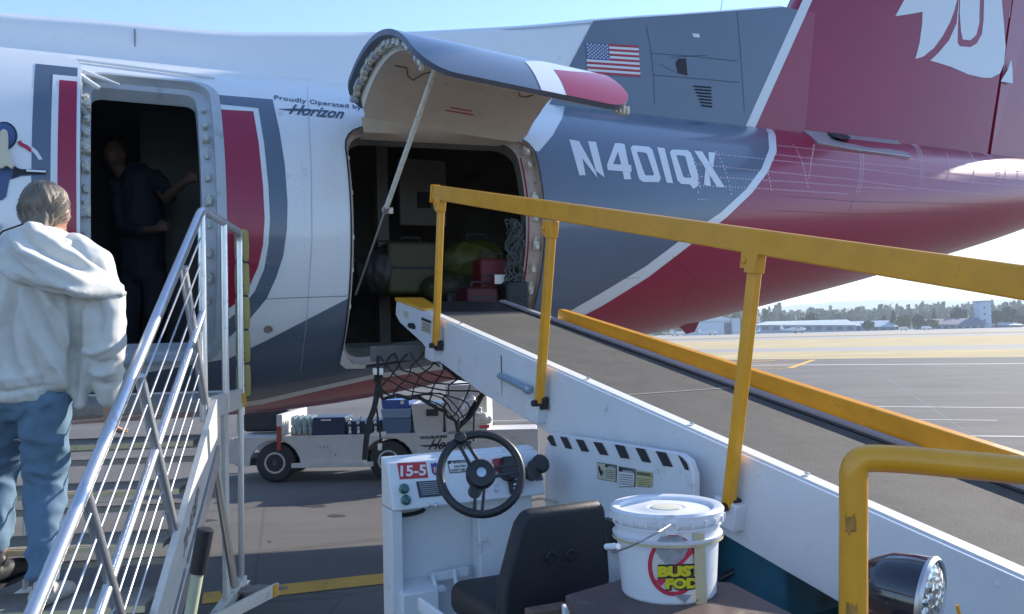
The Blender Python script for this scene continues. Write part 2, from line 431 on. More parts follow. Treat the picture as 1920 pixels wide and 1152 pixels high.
def fus_text(s, px0, py0, px1, py1, hpx, name, material, shear=0., bold=0., space=1.):
    """text whose baseline runs from (px0,py0) to (px1,py1) in picture terms, laid on the skin"""
    vs, fs, w = text_tris(s, shear, bold, space)
    (ua, pa), (ub, pb), (uc, pc) = fus_hit(px0, py0), fus_hit(px1, py1), fus_hit(px0, py0 - hpx)
    pts = []; nr = []
    for x, y in vs:
        t = x / w; u = ua + (ub - ua) * t + (uc - ua) * y; p = pa + (pb - pa) * t + (pc - pa) * y
        pts.append(fus(u, p, .004)); nr.append(fus_n(u, p))
    return add_obj(name, pts, fs, material, plane, normals=nr)
m_ink = mat('marking_navy', (.05, .075, .13), rough=.4)
fus_text('Proudly Operated by', 514, 187, 678, 206, 8, 'marking_text', m_ink, bold=.012, space=1.05)
fus_text('Horizon', 541, 214, 646, 223, 19, 'marking_text', m_ink, shear=.55, bold=.02, space=1.0)
patch('marking_swash', [pxpoly([(519, 205), (575, 205), (600, 209), (575, 209), (540, 208)], 6)], m_ink, .004, [], plane, du=.08, dp=2)

# seams, round port, drip rail
def seam(pts, w, name, material, off=.0035):
    """thin strip along a picture polyline on the skin"""
    q = pxpoly(pts, 14, closed=False); vs = []; fs = []; nr = []
    for i, (u, p) in enumerate(q):
        a = q[max(0, i - 1)]; b = q[min(len(q) - 1, i + 1)]
        t = (fus(*b) - fus(*a)).normalized(); n = fus_n(u, p); s = n.cross(t).normalized()
        c = fus(u, p, off); vs += [c - s * w / 2, c + s * w / 2]; nr += [n, n]
        if i: fs.append((2 * i - 2, 2 * i - 1, 2 * i + 1, 2 * i))
    return add_obj(name, vs, fs, material, plane, normals=nr)
m_seam = mat('panel_seam', (.16, .17, .19), rough=.6)
seam([(470, 562), (560, 558), (656, 555)], .004, 'skin_seam', m_seam)
seam([(1030, 527), (1090, 531), (1200, 520)], .004, 'skin_seam', m_seam)
seam([(440, 126), (640, 138)], .003, 'skin_seam', m_seam)
m_seam2 = mat('panel_seam_faint', (.40, .42, .45), rough=.6)
for x_ in (575,):
    seam([(x_, 150), (x_ + 8, 300), (x_ + 10, 450), (x_, 600), (x_ - 12, 700)], .0035, 'skin_seam', m_seam2)
rw = MB()
def rrow(u0, p0, u1, p1, gap=.045):
    n = int((fus(u1, p1) - fus(u0, p0)).length / gap)
    for k in range(n):
        u = u0 + (u1 - u0) * k / n; p = p0 + (p1 - p0) * k / n; c = fus(u, p, .0035); nn_ = fus_n(u, p); t = nn_.orthogonal().normalized(); s_ = nn_.cross(t)
        rw.add([c + (t * math.cos(a) + s_ * math.sin(a)) * .003 for a in (0, 1.257, 2.513, 3.77, 5.027)], [(0, 1, 2, 3, 4)])
for u_r in (.72, .96, 1.18): rrow(u_r, -48, u_r, 62)
for u_r in (3.0, 3.05, 3.75, 4.4): rrow(u_r, -50, u_r, 66)
rrow(-3, 62, 5.5, 62, .05); rrow(-3, 59, 1.2, 59, .05)
o = rw.build('skin_rivets', mat('skin_rivet', (.33, .36, .40), rough=.4), plane, smooth=False); o['kind'] = 'stuff'
dr = MB(); q = [fus(*fus_hit(143 + 259 * k / 10, 116 + 33 * k / 10), .014) for k in range(11)]
dr.tube(q, .011, 8); dr.build('drip_rail', m_white, plane)
u_, p_ = fus_hit(503, 617); pr = MB(); nn = fus_n(u_, p_)
pr.lathe(fus(u_, p_, 0), nn, [(.030, 0), (.030, .006), (.022, .008), (.021, .004), (.008, .004), (.006, .009), (.0, .009)], 20); pr.build('service_port', m_steel, plane)

# ---- passenger doorway: proud surround, reveal, inner frame, fittings
def ring_strip(h1, o1, h2, o2, name, material, parent=plane, surf=fus):
    n = len(h1); vs = [surf(u, p, o1) for u, p in h1] + [surf(u, p, o2) for u, p in h2]
    fs = [(i, (i + 1) % n, n + (i + 1) % n, n + i) for i in range(n)]
    return add_obj(name, vs, fs, material, parent, angle=50)
for (H, Hi, us, jm) in ((HP, HPi, (pdL, pdR, pdB, pdT), m_grey), (HB, HBi, (bdL, bdR, bdB, bdT), m_green)):
    jm2 = jm if H is HP else mat('jamb_beige', (.46, .38, .34), rough=.6, var=.12, scale=10, dirt=(.15, .1, .08), dirt_amt=.25, dirt_scale=12)
    ring_strip(H, .0, H, -.05, 'door_reveal', jm2)
    ring_strip(H, -.05, Hi, -.07, 'door_frame', jm2)
    ring_strip(Hi, -.07, Hi, -.16, 'door_reveal', jm if H is HP else m_hold)
Hq = rrect(pdL - .02, pdR + .06, pdB - 1.6, pdT + 1.2, .17, 8.5)
ring_strip(Hq, .0, Hq, .012, 'surround_edge', m_grey); ring_strip(Hq, .012, HP, .012, 'door_surround', m_grey); ring_strip(HP, .012, HP, -.002, 'surround_edge', m_grey)
Hs = rrect(bdL - .012, bdR + .012, bdB - .6, bdT + .5, .21, 9.5)
ring_strip(Hs, .004, HB, .004, 'door_seal', m_dark)
# fittings along the jambs
def fitting(u, p, inw, s, parent=plane, name='latch_fitting', material=m_green, rod=True):
    c = fus(u, p, -inw); n = fus_n(u, p); t = (fus(u, p + 1) - fus(u, p)).normalized(); s_ = n.cross(t)
    b = MB(); b.box(c, s_ * .018 * s, t * .024 * s, n * .02 * s); b.box(c + t * .03 * s, s_ * .008 * s, t * .016 * s, n * .012 * s)
    if rod: b.lathe(c - n * .005 + t * -.01, n, [(.014 * s, 0), (.014 * s, .034 * s), (.009 * s, .036 * s)], 10)
    return b.build(name, material, parent, bevel=.002)
m_cream = mat('fitting_cream', (.62, .60, .50), rough=.5, var=.15, scale=20, dirt=(.1, .08, .05), dirt_amt=.3, dirt_scale=30)
for k, p in enumerate([38, 31, 26, 20, 13, 6, -1, -9, -16, -23]):
    fitting(pdR - .045, min(p, pdT - 4), .05, .6 + .5 * ((k * 7) % 3) / 2)
for k, p in enumerate([39, 35, 30, 25, 20, 14, 8, 2, -6, -14]):
    fitting(pdL + .025, min(p, pdT - 4), .045, .9 + .6 * ((k * 5) % 3) / 2, material=m_cream)
for k, p in enumerate([36, 27, 21, 7, 0, -10, -19, -27]):
    fitting(bdR - .05, p, .05, 1.0 + .4 * (k % 2), material=m_cream)
for k, p in enumerate([33, 22, 10, -4, -14, -26]):
    fitting(bdL + .015, p, .045, .6, material=m_cream)
# red seal line inside the aft jamb
rs = MB(); rs.tube([fus(bdR - .10, p, -.064) for p in range(int(bdB) + 8, int(bdT) - 6, 2)], .006, 6); rs.build('red_seal', m_red, plane)
# operating rods across the head of the passenger doorway
r1 = MB(); r1.tube([fus(pdL + .0, pdT - 1, .03), fus(pdL + .22, pdT - 3.2, -.02)], [.016, .008], 8)
r1.tube([fus(pdL - .02, pdT - 4, .03), fus(pdL + .10, pdT - 5.5, -.03)], [.022, .014], 8); r1.build('door_arm', m_stripe, plane)
# bag door sill: white corner scuff and lip
sw = [(bdL + .0, bdB + 9), (bdL + .0, bdB + 2.5), (bdL + .03, bdB), (bdL + .21, bdB - 1.0), (bdL + .21, bdB + 2.2), (bdL + .1, bdB + 3.6)]
patch('sill_scuff_plate', [[(bdL - .005, bdB + 9), (bdL - .005, bdB + 3), (bdL + .05, bdB + .2), (bdL + .2, bdB - .9), (bdL + .2, bdB + 1.0), (bdL + .09, bdB + 2.2), (bdL + .03, bdB + 6)]], mat('scuff_white', (.80, .80, .78), rough=.4), .018, [], plane, du=.05, dp=1.5)
patch('sill_lip', [[(bdL + .21, bdB - .9), (bdR - .15, bdB - .9), (bdR - .15, bdB + .4), (bdL + .21, bdB + .4)]], m_dark, .010, [], plane, du=.1, dp=1)

# ---- inside: cabin vestibule and baggage hold (lining just inside the skin)
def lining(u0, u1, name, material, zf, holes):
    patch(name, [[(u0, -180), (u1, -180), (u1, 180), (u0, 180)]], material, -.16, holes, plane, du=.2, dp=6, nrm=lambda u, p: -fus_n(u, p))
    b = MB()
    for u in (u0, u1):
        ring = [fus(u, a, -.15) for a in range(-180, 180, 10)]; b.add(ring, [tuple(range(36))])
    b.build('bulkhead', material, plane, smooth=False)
    f = MB(); n_f = 10
    for k in range(n_f):
        q = []
        for u in (u0 + (u1 - u0) * k / n_f, u0 + (u1 - u0) * (k + 1) / n_f):
            w, b_, t_ = sect(u); c_, h_ = (b_ + t_) / 2, (t_ - b_) / 2; hw = (w - .14) * math.sqrt(max(.01, 1 - ((zf - c_) / (h_ - .14)) ** 2)); q += [A0 + U * u - NN * hw, A0 + U * u + NN * hw]
        f.hexa([p + Z * (zf - .03) for p in (q[0], q[2], q[3], q[1])], [p + Z * zf for p in (q[0], q[2], q[3], q[1])])
    recalc(f.build('floor', material, plane, merge=True))
zs = fus(0, pdB).z + .02; zh = fus(1.8, bdB).z + .03
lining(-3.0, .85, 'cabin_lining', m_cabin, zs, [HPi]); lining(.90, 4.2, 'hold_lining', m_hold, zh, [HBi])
# cabin partition with fold-down seat, seen in the doorway; hold partition frame
b = MB(); b.box(A0 + U * .30 - NN * .4 + Z * (zs + 1.0), U * .3, NN * .02, Z * 1.0); b.build('partition', mat('partition_grey', (.13, .14, .14), rough=.7, var=.1), plane)
b = MB()
b.box(A0 + U * 1.95 - NN * .2 + Z * (zh + .95), U * .05, NN * .05, Z * .95); b.box(A0 + U * 1.6 - NN * .2 + Z * (zh + .78), U * .9, NN * .04, Z * .05)
b.box(A0 + U * 1.6 - NN * .16 + Z * (zh + .06), U * .9, NN * .04, Z * .04)
b.build('hold_partition', mat('hold_frame', (.18, .175, .16), rough=.7), plane)
b = MB(); b.box(A0 + U * 2.35 - NN * .25 + Z * (zh + 1.45), U * .22, NN * .03, Z * .3); b.box(A0 + U * 2.35 - NN * .21 + Z * (zh + 1.38), U * .06, NN * .02, Z * .07, 1)
b.build('hold_panel', [mat('hold_panel', (.20, .19, .175), rough=.7), m_dark], plane)

# ---- opened passenger door, swung forward and proud of the skin
oR = None
def hit_off(px, py, off):
    d = ray(px, py); t = 3.0
    while t < 12:
        u, n, z = uvz(CAM + d * t); w, b_, tt = sect(u)
        if (n / (w + off)) ** 2 + ((z - (b_ + tt) / 2) / ((tt - b_) / 2 + off)) ** 2 < 1: break
        t += .004
    return u, math.degrees(math.atan2((z - (b_ + tt) / 2) / ((tt - b_) / 2 + off), n / (w + off)))
DO = .17
def door_px(pts): return [hit_off(x, y, DO) for x, y in pts]
def dsurf(u, p, off=0.): return fus(u, p, DO + off)
xr = hit_off(150, 400, DO)[0]; xt = hit_off(60, 98, DO)[1]
xl = xr - .80
DP_ = rrect(xl, xr, pdB + 1, xt, .1, 5)
pd = patch('passenger_door', [DP_], m_white, 0, [], plane, surf=dsurf)
ring_strip(DP_, 0, DP_, -.09, 'door_edge', m_grey, pd, dsurf)
ri = [(xl + (u - xl) * .96 + .016, p) for u, p in DP_]
patch('door_inner_skin', [DP_], m_grey, -.09, [], pd, surf=dsurf, nrm=lambda u, p: -fus_n(u, p))
def x_at(px, py=300): return hit_off(px, py, DO)[0]
a, b_, c_, d_ = x_at(59), x_at(95), x_at(108), xr + .001
tA, tB, tC = hit_off(95, 123, DO)[1], hit_off(110, 142, DO)[1], hit_off(120, 152, DO)[1]
patch('navy_stripe', [[(a, -35), (d_ - .02, -35), (d_ - .02, tA), (a, tA)]], m_navy, .0015, [], pd, surf=dsurf)
patch('white_stripe', [[(b_, -35), (d_ - .02, -35), (d_ - .02, tB), (b_, tB)]], m_stripe, .003, [], pd, surf=dsurf)
patch('red_stripe', [[(c_, -35), (d_ - .02, -35), (d_ - .02, tC), (c_, tC)]], m_red, .0045, [], pd, surf=dsurf)
def circ(px, py, r, n=20): return [(px + r * math.cos(2 * math.pi * k / n), py + r * math.sin(2 * math.pi * k / n)) for k in range(n)]
m_glass = mat('port_glass', (.03, .05, .12), rough=.1, coat=1)
patch('port_rim', [door_px(circ(6, 256, 27))], m_dark, .003, [], pd, surf=dsurf, du=.05, dp=2)
patch('door_port', [door_px(circ(5, 256, 24))], mat('port_blue', (.06, .10, .24), rough=.3), .005, [], pd, surf=dsurf, du=.05, dp=2)
patch('handle_recess', [door_px([(-40, 318), (28, 312), (36, 318), (84, 318), (86, 328), (40, 331), (18, 338), (12, 370), (4, 376), (-10, 376), (-40, 330)])], mat('recess_blue', (.05, .09, .20), rough=.4), .004, [], pd, surf=dsurf, du=.05, dp=2)
patch('handle_slot', [door_px([(28, 314), (40, 318), (84, 319), (86, 328), (40, 328), (22, 336)])], m_dark, .006, [], pd, surf=dsurf, du=.05, dp=2)
hb = MB()
def hp(x, y, o): u, p = hit_off(x, y, DO); return dsurf(u, p, o)
n_out = fus_n(0, 10)
hb.prism([hp(x, y, .03) for x, y in [(2, 254), (8, 249), (15, 252), (17, 262), (17, 290), (28, 316), (24, 322), (14, 316), (4, 322), (-4, 316), (0, 290)]], n_out * .018)
recalc(hb.build('door_handle', mat('handle_cream', (.62, .55, .40), rough=.45, var=.06), pd, bevel=.003))
hb = MB(); hb.box(hp(68, 323, .012), U * .05, Z * .008, NN * .008); hb.build('door_handle', m_steel, pd, bevel=.003)
patch('arrow_marking', [door_px([(32, 268), (41, 264), (40, 268), (52, 274), (60, 281), (58, 287), (50, 281), (38, 274), (39, 277)])], mat('arrow_red', (.45, .02, .06), rough=.4), .006, [], pd, surf=dsurf, du=.05, dp=2)
patch('arrow_marking', [door_px([(60, 276), (70, 284), (80, 300), (73, 301), (66, 291), (59, 284)])], m_stripe, .0065, [], pd, surf=dsurf, du=.05, dp=2)
hg = MB(); hg.tube([dsurf(xr - .03, 30, -.06), fus(pdL + .02, 31, -.02)], .02, 8); hg.tube([dsurf(xr - .03, 0, -.06), fus(pdL + .02, 1, -.02)], .02, 8); hg.build('hinge_arm', m_grey, pd)

# ---- dorsal spine and fin
SP = [(-9, 4.02), (-4, 4.02), (-1., 4.04), (1.0, 4.10), (2.0, 4.16), (2.9, 4.33), (3.9, 4.66), (5.2, 4.93), (6.4, 5.19)]
def px_center(px, py, n=0.): 
    p = hit_plane(px, py, A0 + NN * n, NN); u, _, z = uvz(p); return u, z
TOPPX = [(0, 38), (215, 54), (430, 72), (560, 72), (650, 70), (760, 66), (880, 58), (1000, 49), (1113, 38), (1300, 25), (1488, 11)]
SP = [(-9, px_center(0, 38)[1] - .02), (-4, px_center(0, 38)[1] - .01)] + [px_center(*q) for q in TOPPX]
HWT = [(-9, .30), (1.0, .30), (2.4, .20), (3.3, .122), (3.5, .12), (12, .12)]
def spine_ring(u):
    zt = lin(SP, u); hw = lin(HWT, u); w, b_, t_ = sect(u); zbase = t_ - .10; fl_ = min(1., max(.02, (3.2 - u) / 1.2))
    return [A0 + U * u + NN * n + Z * z for n, z in [(hw + .10 * fl_, zbase - .05), (hw + .02 * fl_, zbase + .10), (hw, zbase + .14 + (zt - zbase - .2) * .3), (hw * .97, zt - .09), (hw * .8, zt - .03), (hw * .45, zt - .005), (0, zt),
            (-hw * .45, zt - .005), (-hw * .8, zt - .03), (-hw * .97, zt - .09), (-hw, zbase + .2), (-hw - .02 * fl_, zbase + .10), (-hw - .10 * fl_, zbase - .05)]]
su = [-8.5 + .25 * k for k in range(61)]; su = [u for u in su if u < 6.4] + [6.4]
vs = [p for u in su for p in spine_ring(u)]; k_ = 13
fs = [(i * k_ + j, i * k_ + j + 1, (i + 1) * k_ + j + 1, (i + 1) * k_ + j) for i in range(len(su) - 1) for j in range(k_ - 1)]
# where the spine colour changes from white to navy: a slanted line in (u, z)
ua, za = px_center(1113, 38, .12); ub, zb_ = px_center(1040, 176, .12)
spn = add_obj('dorsal_spine', vs, fs, m_white, plane, angle=60); recalc(spn)
def fin_px(pts, n): return [px_center(x, y, n) for x, y in pts]
def fin_patch(name, poly, material, n, parent=plane, back=True):
    """flat paint on the fin side (and its mirror on the far side)"""
    vs = [A0 + U * u + NN * n + Z * z for u, z in poly]; k = len(vs); fs = [tuple(range(k))]
    if back: vs += [A0 + U * u - NN * n + Z * z for u, z in poly]; fs.append(tuple(range(k, 2 * k))[::-1])
    o = add_obj(name, vs, fs, material, parent, smooth=False)
    return o
def u_line(z): return ua + (ub - ua) * (z - za) / (zb_ - za)
z5 = 3.60; z_line = 4.62
LEp = [px_center(1488, 11, 0), px_center(1395, 216, 0)]
FZ = lambda z: LEp[0][0] + (z - LEp[0][1]) * (LEp[0][0] - LEp[1][0]) / (LEp[0][1] - LEp[1][1])
nav = [(u_line(z5), z5), (u_line(lin(SP, ua) - .045), lin(SP, ua) - .045)]
for q in [ua + .4 * k for k in range(1, 20)]:
    if q < FZ(lin(SP, q)) - .02: nav.append((q, lin(SP, q) - .045))
nav += [(FZ(5.14), 5.14), (FZ(z5), z5)]
# navy shell over the spine sides (thin skin proud of it), red behind the white strip, then the fin
fin_patch('navy_dorsal_paint', nav, m_navy, .1245)
fin_patch('red_dorsal_paint', [(FZ(z5), z5), (FZ(z5) + .9, z5), (FZ(5.14) + .25, 5.14), (FZ(5.14), 5.14)], m_red, .1242)
hz0, hz1 = px_center(1855, 268, .12), px_center(1897, 0, .12)
UH = lambda z: hz0[0] + (z - hz0[1]) * (hz1[0] - hz0[0]) / (hz1[1] - hz0[1])
ztop = 8.3
def fin_ring(z):
    l, r = FZ(z), UH(z); t = .118
    return [A0 + U * u + NN * n + Z * z for u, n in [(l - .02, 0), (l - .01, t * .6), (l + .01, t * .9), (l + .05, t), (r, t), (r, -t), (l + .05, -t), (l + .01, -t * .9), (l - .01, -t * .6)]]
zsx = [3.4 + .35 * k for k in range(14)] + [ztop]
vs = [p for z in zsx for p in fin_ring(z)]; fs = [(i * 9 + j, i * 9 + (j + 1) % 9, (i + 1) * 9 + (j + 1) % 9, (i + 1) * 9 + j) for i in range(len(zsx) - 1) for j in range(9)]
fs.append(tuple(range((len(zsx) - 1) * 9, len(zsx) * 9)))
fin = add_obj('tail_fin', vs, fs, m_red, plane, angle=60); recalc(fin)
fin_patch('white_fin_edge', [(FZ(3.7) - .0, 3.7), (FZ(3.7) + .13, 3.7), (FZ(ztop) + .13, ztop), (FZ(ztop) + .0, ztop)], m_stripe, .1262)
rb = MB(); t = .10
for z in (3.86, ztop):
    pass
rb.hexa([A0 + U * u + NN * n + Z * 3.66 for u, n in [(UH(3.88) + .02, t), (UH(3.88) + 1.25, .015), (UH(3.88) + 1.25, -.015), (UH(3.88) + .02, -t)]],
        [A0 + U * u + NN * n + Z * ztop for u, n in [(UH(ztop) + .02, t), (UH(ztop) + .95, .015), (UH(ztop) + .95, -.015), (UH(ztop) + .02, -t)]])
recalc(rb.build('rudder', m_red, plane, smooth=False, bevel=.004))
# emblem on the fin
def ff(pts): return [(1400 + x / 2.504, y / 2.504) for x, y in pts]
m_emb = mat('emblem_white', (.70, .72, .74), **PAINT)
E1 = [(740, -90), (740, 0), (698, 77), (760, 68), (826, 56), (824, 110), (812, 200), (792, 278), (830, 266), (880, 225), (920, 170), (955, 105), (975, 50), (988, 0), (1000, -90)]
E2 = [(1000, -60), (990, 60), (985, 110), (950, 190), (900, 250), (862, 285), (900, 296), (960, 315), (1040, 350), (1110, 366), (1150, 366), (1190, 345), (1208, 300), (1216, 220), (1208, 120), (1198, 0), (1196, -90), (1112, -90), (1114, 0), (1112, 90), (1104, 160), (1080, 205), (1050, 222), (1000, 218), (990, 200), (992, 110)]
E3 = [(1000, -90), (1002, 0), (1000, 60), (1006, 150), (1014, 186), (1050, 190), (1078, 165), (1092, 110), (1094, 0), (1092, -90)]
E4 = [(1216, -90), (1218, 0), (1226, 60), (1250, 140), (1280, 190), (1330, 230), (1420, 230), (1420, -90)]
E5 = [(1242, 280), (1226, 330), (1196, 376), (1194, 384), (1250, 392), (1248, 330)]
for e in (E1, E2, E3): fin_patch('emblem', [px_center(x, y, .121) for x, y in ff(e)], m_emb, .1215, back=False)
def rud_patch(name, pts, material, par=plane):
    vs = []
    for x, y in ff(pts):
        p0 = A0 + U * (UH(5) + .02) + NN * .103; p1 = A0 + U * (UH(5) + 1.1) + NN * .0165; nrm = (p1 - p0).cross(Z).normalized()
        vs.append(hit_plane(x, y, p0, nrm) )
    return add_obj(name, vs, [tuple(range(len(vs)))], material, par, smooth=False)
for e in (E5,): fin_patch('emblem', [px_center(x, y, .121) for x, y in ff(e)], m_emb, .1215, back=False)
rud_patch('emblem', E4, m_emb)
# access panels, intake, louvres on the dorsal side
NF = .1262
def fin_seam(pts, w=.006, name='panel_seam', material=m_seam, n=NF, par=plane):
    q = [px_center(x, y, n) for x, y in pts]; vs = []; fs = []
    for i, (u, z) in enumerate(q):
        a_ = q[max(0, i - 1)]; c = q[min(len(q) - 1, i + 1)]; t = Vector((c[0] - a_[0], c[1] - a_[1])).normalized(); s = Vector((-t.y, t.x)) * w / 2
        for k in (-1, 1): vs.append(A0 + U * (u + s.x * k) + NN * n + Z * (z + s.y * k))
        if i: fs.append((2 * i - 2, 2 * i - 1, 2 * i + 1, 2 * i))
    return add_obj(name, vs, fs, material, par, smooth=False)
m_seamn = mat('panel_seam_navy', (.025, .035, .055), rough=.6)
for s in ([(1212, 50), (1220, 90), (1226, 150), (1227, 195)], [(1382, 20), (1388, 90), (1396, 212)], [(1220, 100), (1300, 106), (1383, 115)], [(1226, 141), (1300, 147), (1386, 155)]):
    fin_seam(s, material=m_seamn)
fin_seam([(1258, 108), (1300, 105), (1326, 104)], material=m_seamn)
fin_patch('air_intake', fin_px([(1235, 120), (1262, 117), (1269, 109), (1287, 110), (1290, 143), (1270, 137)], NF), m_navy, .128, back=False)
fin_patch('intake_mouth', fin_px([(1266, 118), (1272, 110), (1286, 110), (1289, 142), (1270, 137)], NF), mat('intake_dark', (.03, .02, .03), rough=.7), .1295, back=False)
for k in range(7):
    y = 160.5 + k * 6; x0 = 1300 + k * 2.6
    lv = MB(); c0 = hit_plane(x0, y, A0 + NN * .127, NN); c1 = hit_plane(1333 + k * .3, y + 2.5, A0 + NN * .127, NN)
    lv.hexa([c0, c1, c1 - Z * .012, c0 - Z * .012], [c0 + NN * .003, c1 + NN * .003, c1 - Z * .012 + NN * .012, c0 - Z * .012 + NN * .012]); recalc(lv.build('vent_louvre', mat('louvre_dark', (.02, .025, .04), rough=.6), plane, smooth=False))
fin_patch('placard', fin_px([(1298, 63), (1311, 64), (1312, 71), (1300, 70)], NF), m_stripe, .128, back=False)
# flag
F = [(1097, 80), (1197, 86), (1201, 145), (1102, 138)]
def fl(s, t):
    a_ = Vector(F[0]).lerp(Vector(F[1]), s); b2 = Vector(F[3]).lerp(Vector(F[2]), s); return tuple(a_.lerp(b2, t))
m_fr = mat('flag_red', (.42, .03, .05), rough=.4); m_fb = mat('flag_blue', (.06, .10, .26), rough=.4)
fbase = fin_patch('flag', fin_px([fl(0, 0), fl(1, 0), fl(1, 1), fl(0, 1)], NF), m_stripe, .127, back=False)
for k in range(0, 13, 2):
    s0 = .44 if k < 7 else 0
    fin_patch('flag_stripe', fin_px([fl(s0, k / 13), fl(1, k / 13), fl(1, (k + 1) / 13), fl(s0, (k + 1) / 13)], NF), m_fr, .1285, fbase, back=False)
fin_patch('flag_canton', fin_px([fl(0, 0), fl(.44, 0), fl(.44, 7 / 13), fl(0, 7 / 13)], NF), m_fb, .1285, fbase, back=False)
st = MB()
for r_ in range(9):
    for c in range(6 if r_ % 2 == 0 else 5):
        s = (.44 / 12) * (1 + 2 * c + (r_ % 2)); t_ = (7 / 13) * (r_ + 1) / 10
        u, z = px_center(*fl(s, t_), NF); vs = []
        for q in range(10):
            rr = .0115 if q % 2 == 0 else .005; an = math.pi / 2 + q * math.pi / 5; vs.append(A0 + U * (u + rr * math.cos(an)) + NN * .130 + Z * (z + rr * math.sin(an)))
        st.add(vs, [tuple(range(10))])
o = st.build('flag_stars', m_stripe, fbase, smooth=False); o['kind'] = 'stuff'
# spine seam on the left and small antenna
q = MB()
qa, qb = hit_plane(252, 55, A0 + NN * .30, NN), hit_plane(254, 97, A0 + NN * .31, NN)
q.box((qa + qb) / 2 + NN * .004, U * .004, NN * .004, Z * (qa - qb).length / 2); q.build('spine_seam', m_seam, plane)
q = MB(); c = A0 + U * px_center(1350, 10)[0] + Z * (lin(SP, px_center(1350, 10)[0]) - .02); q.tube([c, c + Z * .25 + U * .06], [.006, .003], 6); q.build('antenna', m_steel, plane)
fin_seam([(885, 60), (1000, 52), (1110, 43)], .012, 'spine_edge', m_grey, .125)

# ---- tail cone: frames of rivets, seams, footstep plate, tail skid
rv = MB()
def rivets(pts, gap=.028, r=.0085):
    q = [fus_hit(*p) for p in pts]; L = []
    for (u0, p0), (u1, p1) in zip(q, q[1:]):
        n = max(1, int((fus(u1, p1) - fus(u0, p0)).length / gap))
        L += [(u0 + (u1 - u0) * k / n, p0 + (p1 - p0) * k / n) for k in range(n)]
    for u, p in L:
        c = fus(u, p, .003); n = fus_n(u, p); t = n.orthogonal().normalized(); s = n.cross(t)
        rv.add([c + (t * math.cos(a) + s * math.sin(a)) * r for a in (0, 1.257, 2.513, 3.77, 5.027)] + [c + n * r * .55], [(i, (i + 1) % 5, 5) for i in range(5)])
def ff2(x, y): return (1400 + x / 2.504, y / 2.504)
for a_, b2, in [((1454, 273), (1920, 322)), ((1450, 290), (1920, 338)), ((1330, 288), (1920, 350)), ((1300, 308), (1880, 366)), ((1290, 330), (1700, 356)), ((1300, 348), (1590, 364)), ((1310, 375), (1335, 376))]:
    rivets([a_, ((a_[0] + b2[0]) / 2, (a_[1] + b2[1]) / 2 - 1), b2], .038)
for col in ([(1487, 272), (1510, 330), (1516, 358)], [(1526, 272), (1520, 305), (1516, 340)], [(1613, 290), (1612, 330), (1604, 366)], [(1618, 290), (1617, 330), (1610, 366)], [(1710, 266), (1726, 310), (1722, 356)], [(1716, 266), (1730, 310), (1728, 356)],
            [(1775, 290), (1776, 345)], [(1815, 285), (1822, 350)], [(1845, 272), (1865, 310), (1870, 345)], [(1850, 272), (1870, 310), (1875, 345)], [(1880, 300), (1884, 340)], [(1898, 300), (1908, 340)],
            [(1343, 285), (1372, 372)], [(1292, 298), (1306, 350), (1311, 372)], [(1300, 298), (1313, 360)], [(1438, 320), (1447, 365)]):
    rivets(col, .038, .009)
o = rv.build('rivet_rows', mat('rivet_glint', (.85, .65, .70), rough=.35), plane); o['kind'] = 'stuff'  # glint of the rivets put into their pale pink colour
for s in ([(1470, 368), (1600, 378), (1900, 385)], [(1450, 395), (1600, 402), (1800, 400)], [(1600, 372), (1590, 400)], [(1720, 360), (1712, 395)], [(1260, 480), (1300, 520), (1270, 600)], [(1875, 350), (1862, 400), (1840, 445)]):
    seam(s, .004, 'skin_seam', mat('seam_red', (.12, .01, .02), rough=.6))
# bare-metal reinforcement with an oval inlet below the fin
pl = MB()
def cone_pt(x, y, o): u, p = fus_hit(x, y); return fus(u, p, o)
outl = [(1506, 241), (1560, 246), (1620, 254), (1684, 264), (1705, 298), (1660, 292), (1600, 284), (1532, 272)]
up_ = [cone_pt(x, y, .03) for x, y in outl]; dn_ = [cone_pt(x, y, -.01) for x, y in outl]
pl.hexa(dn_, up_); fp = recalc(pl.build('inlet_fairing', mat('bare_metal', (.55, .56, .56), rough=.38, metal=.7, var=.1, scale=12), plane, bevel=.004))
hl = MB(); q = [(1548, 250), (1566, 249), (1586, 256), (1594, 264), (1580, 268), (1560, 262)]
hl.add([cone_pt(x, y, .034) for x, y in q], [tuple(range(6))]); hl.build('inlet_opening', m_dark, fp, smooth=False)
tk = MB(); tk.hexa([cone_pt(x, y, 0) for x, y in [(1277, 611), (1312, 601), (1312, 604), (1280, 616)]], [P(x, y, 8.2) for x, y in [(1280, 616), (1306, 612), (1304, 606), (1276, 608)]])
tk.v = []; tk.f = []; tk.m = []
q0 = A0 + U * 5.05 + Z * (sect(5.05)[1] + .02); tk.hexa([q0 - U * .12 - NN * .012, q0 + U * .16 - NN * .012, q0 + U * .16 + NN * .012, q0 - U * .12 + NN * .012], [q0 + U * .0 - NN * .006 - Z * .12, q0 + U * .1 - NN * .006 - Z * .10, q0 + U * .1 + NN * .006 - Z * .10, q0 + U * .0 + NN * .006 - Z * .12])
recalc(tk.build('tail_skid', m_red, plane))

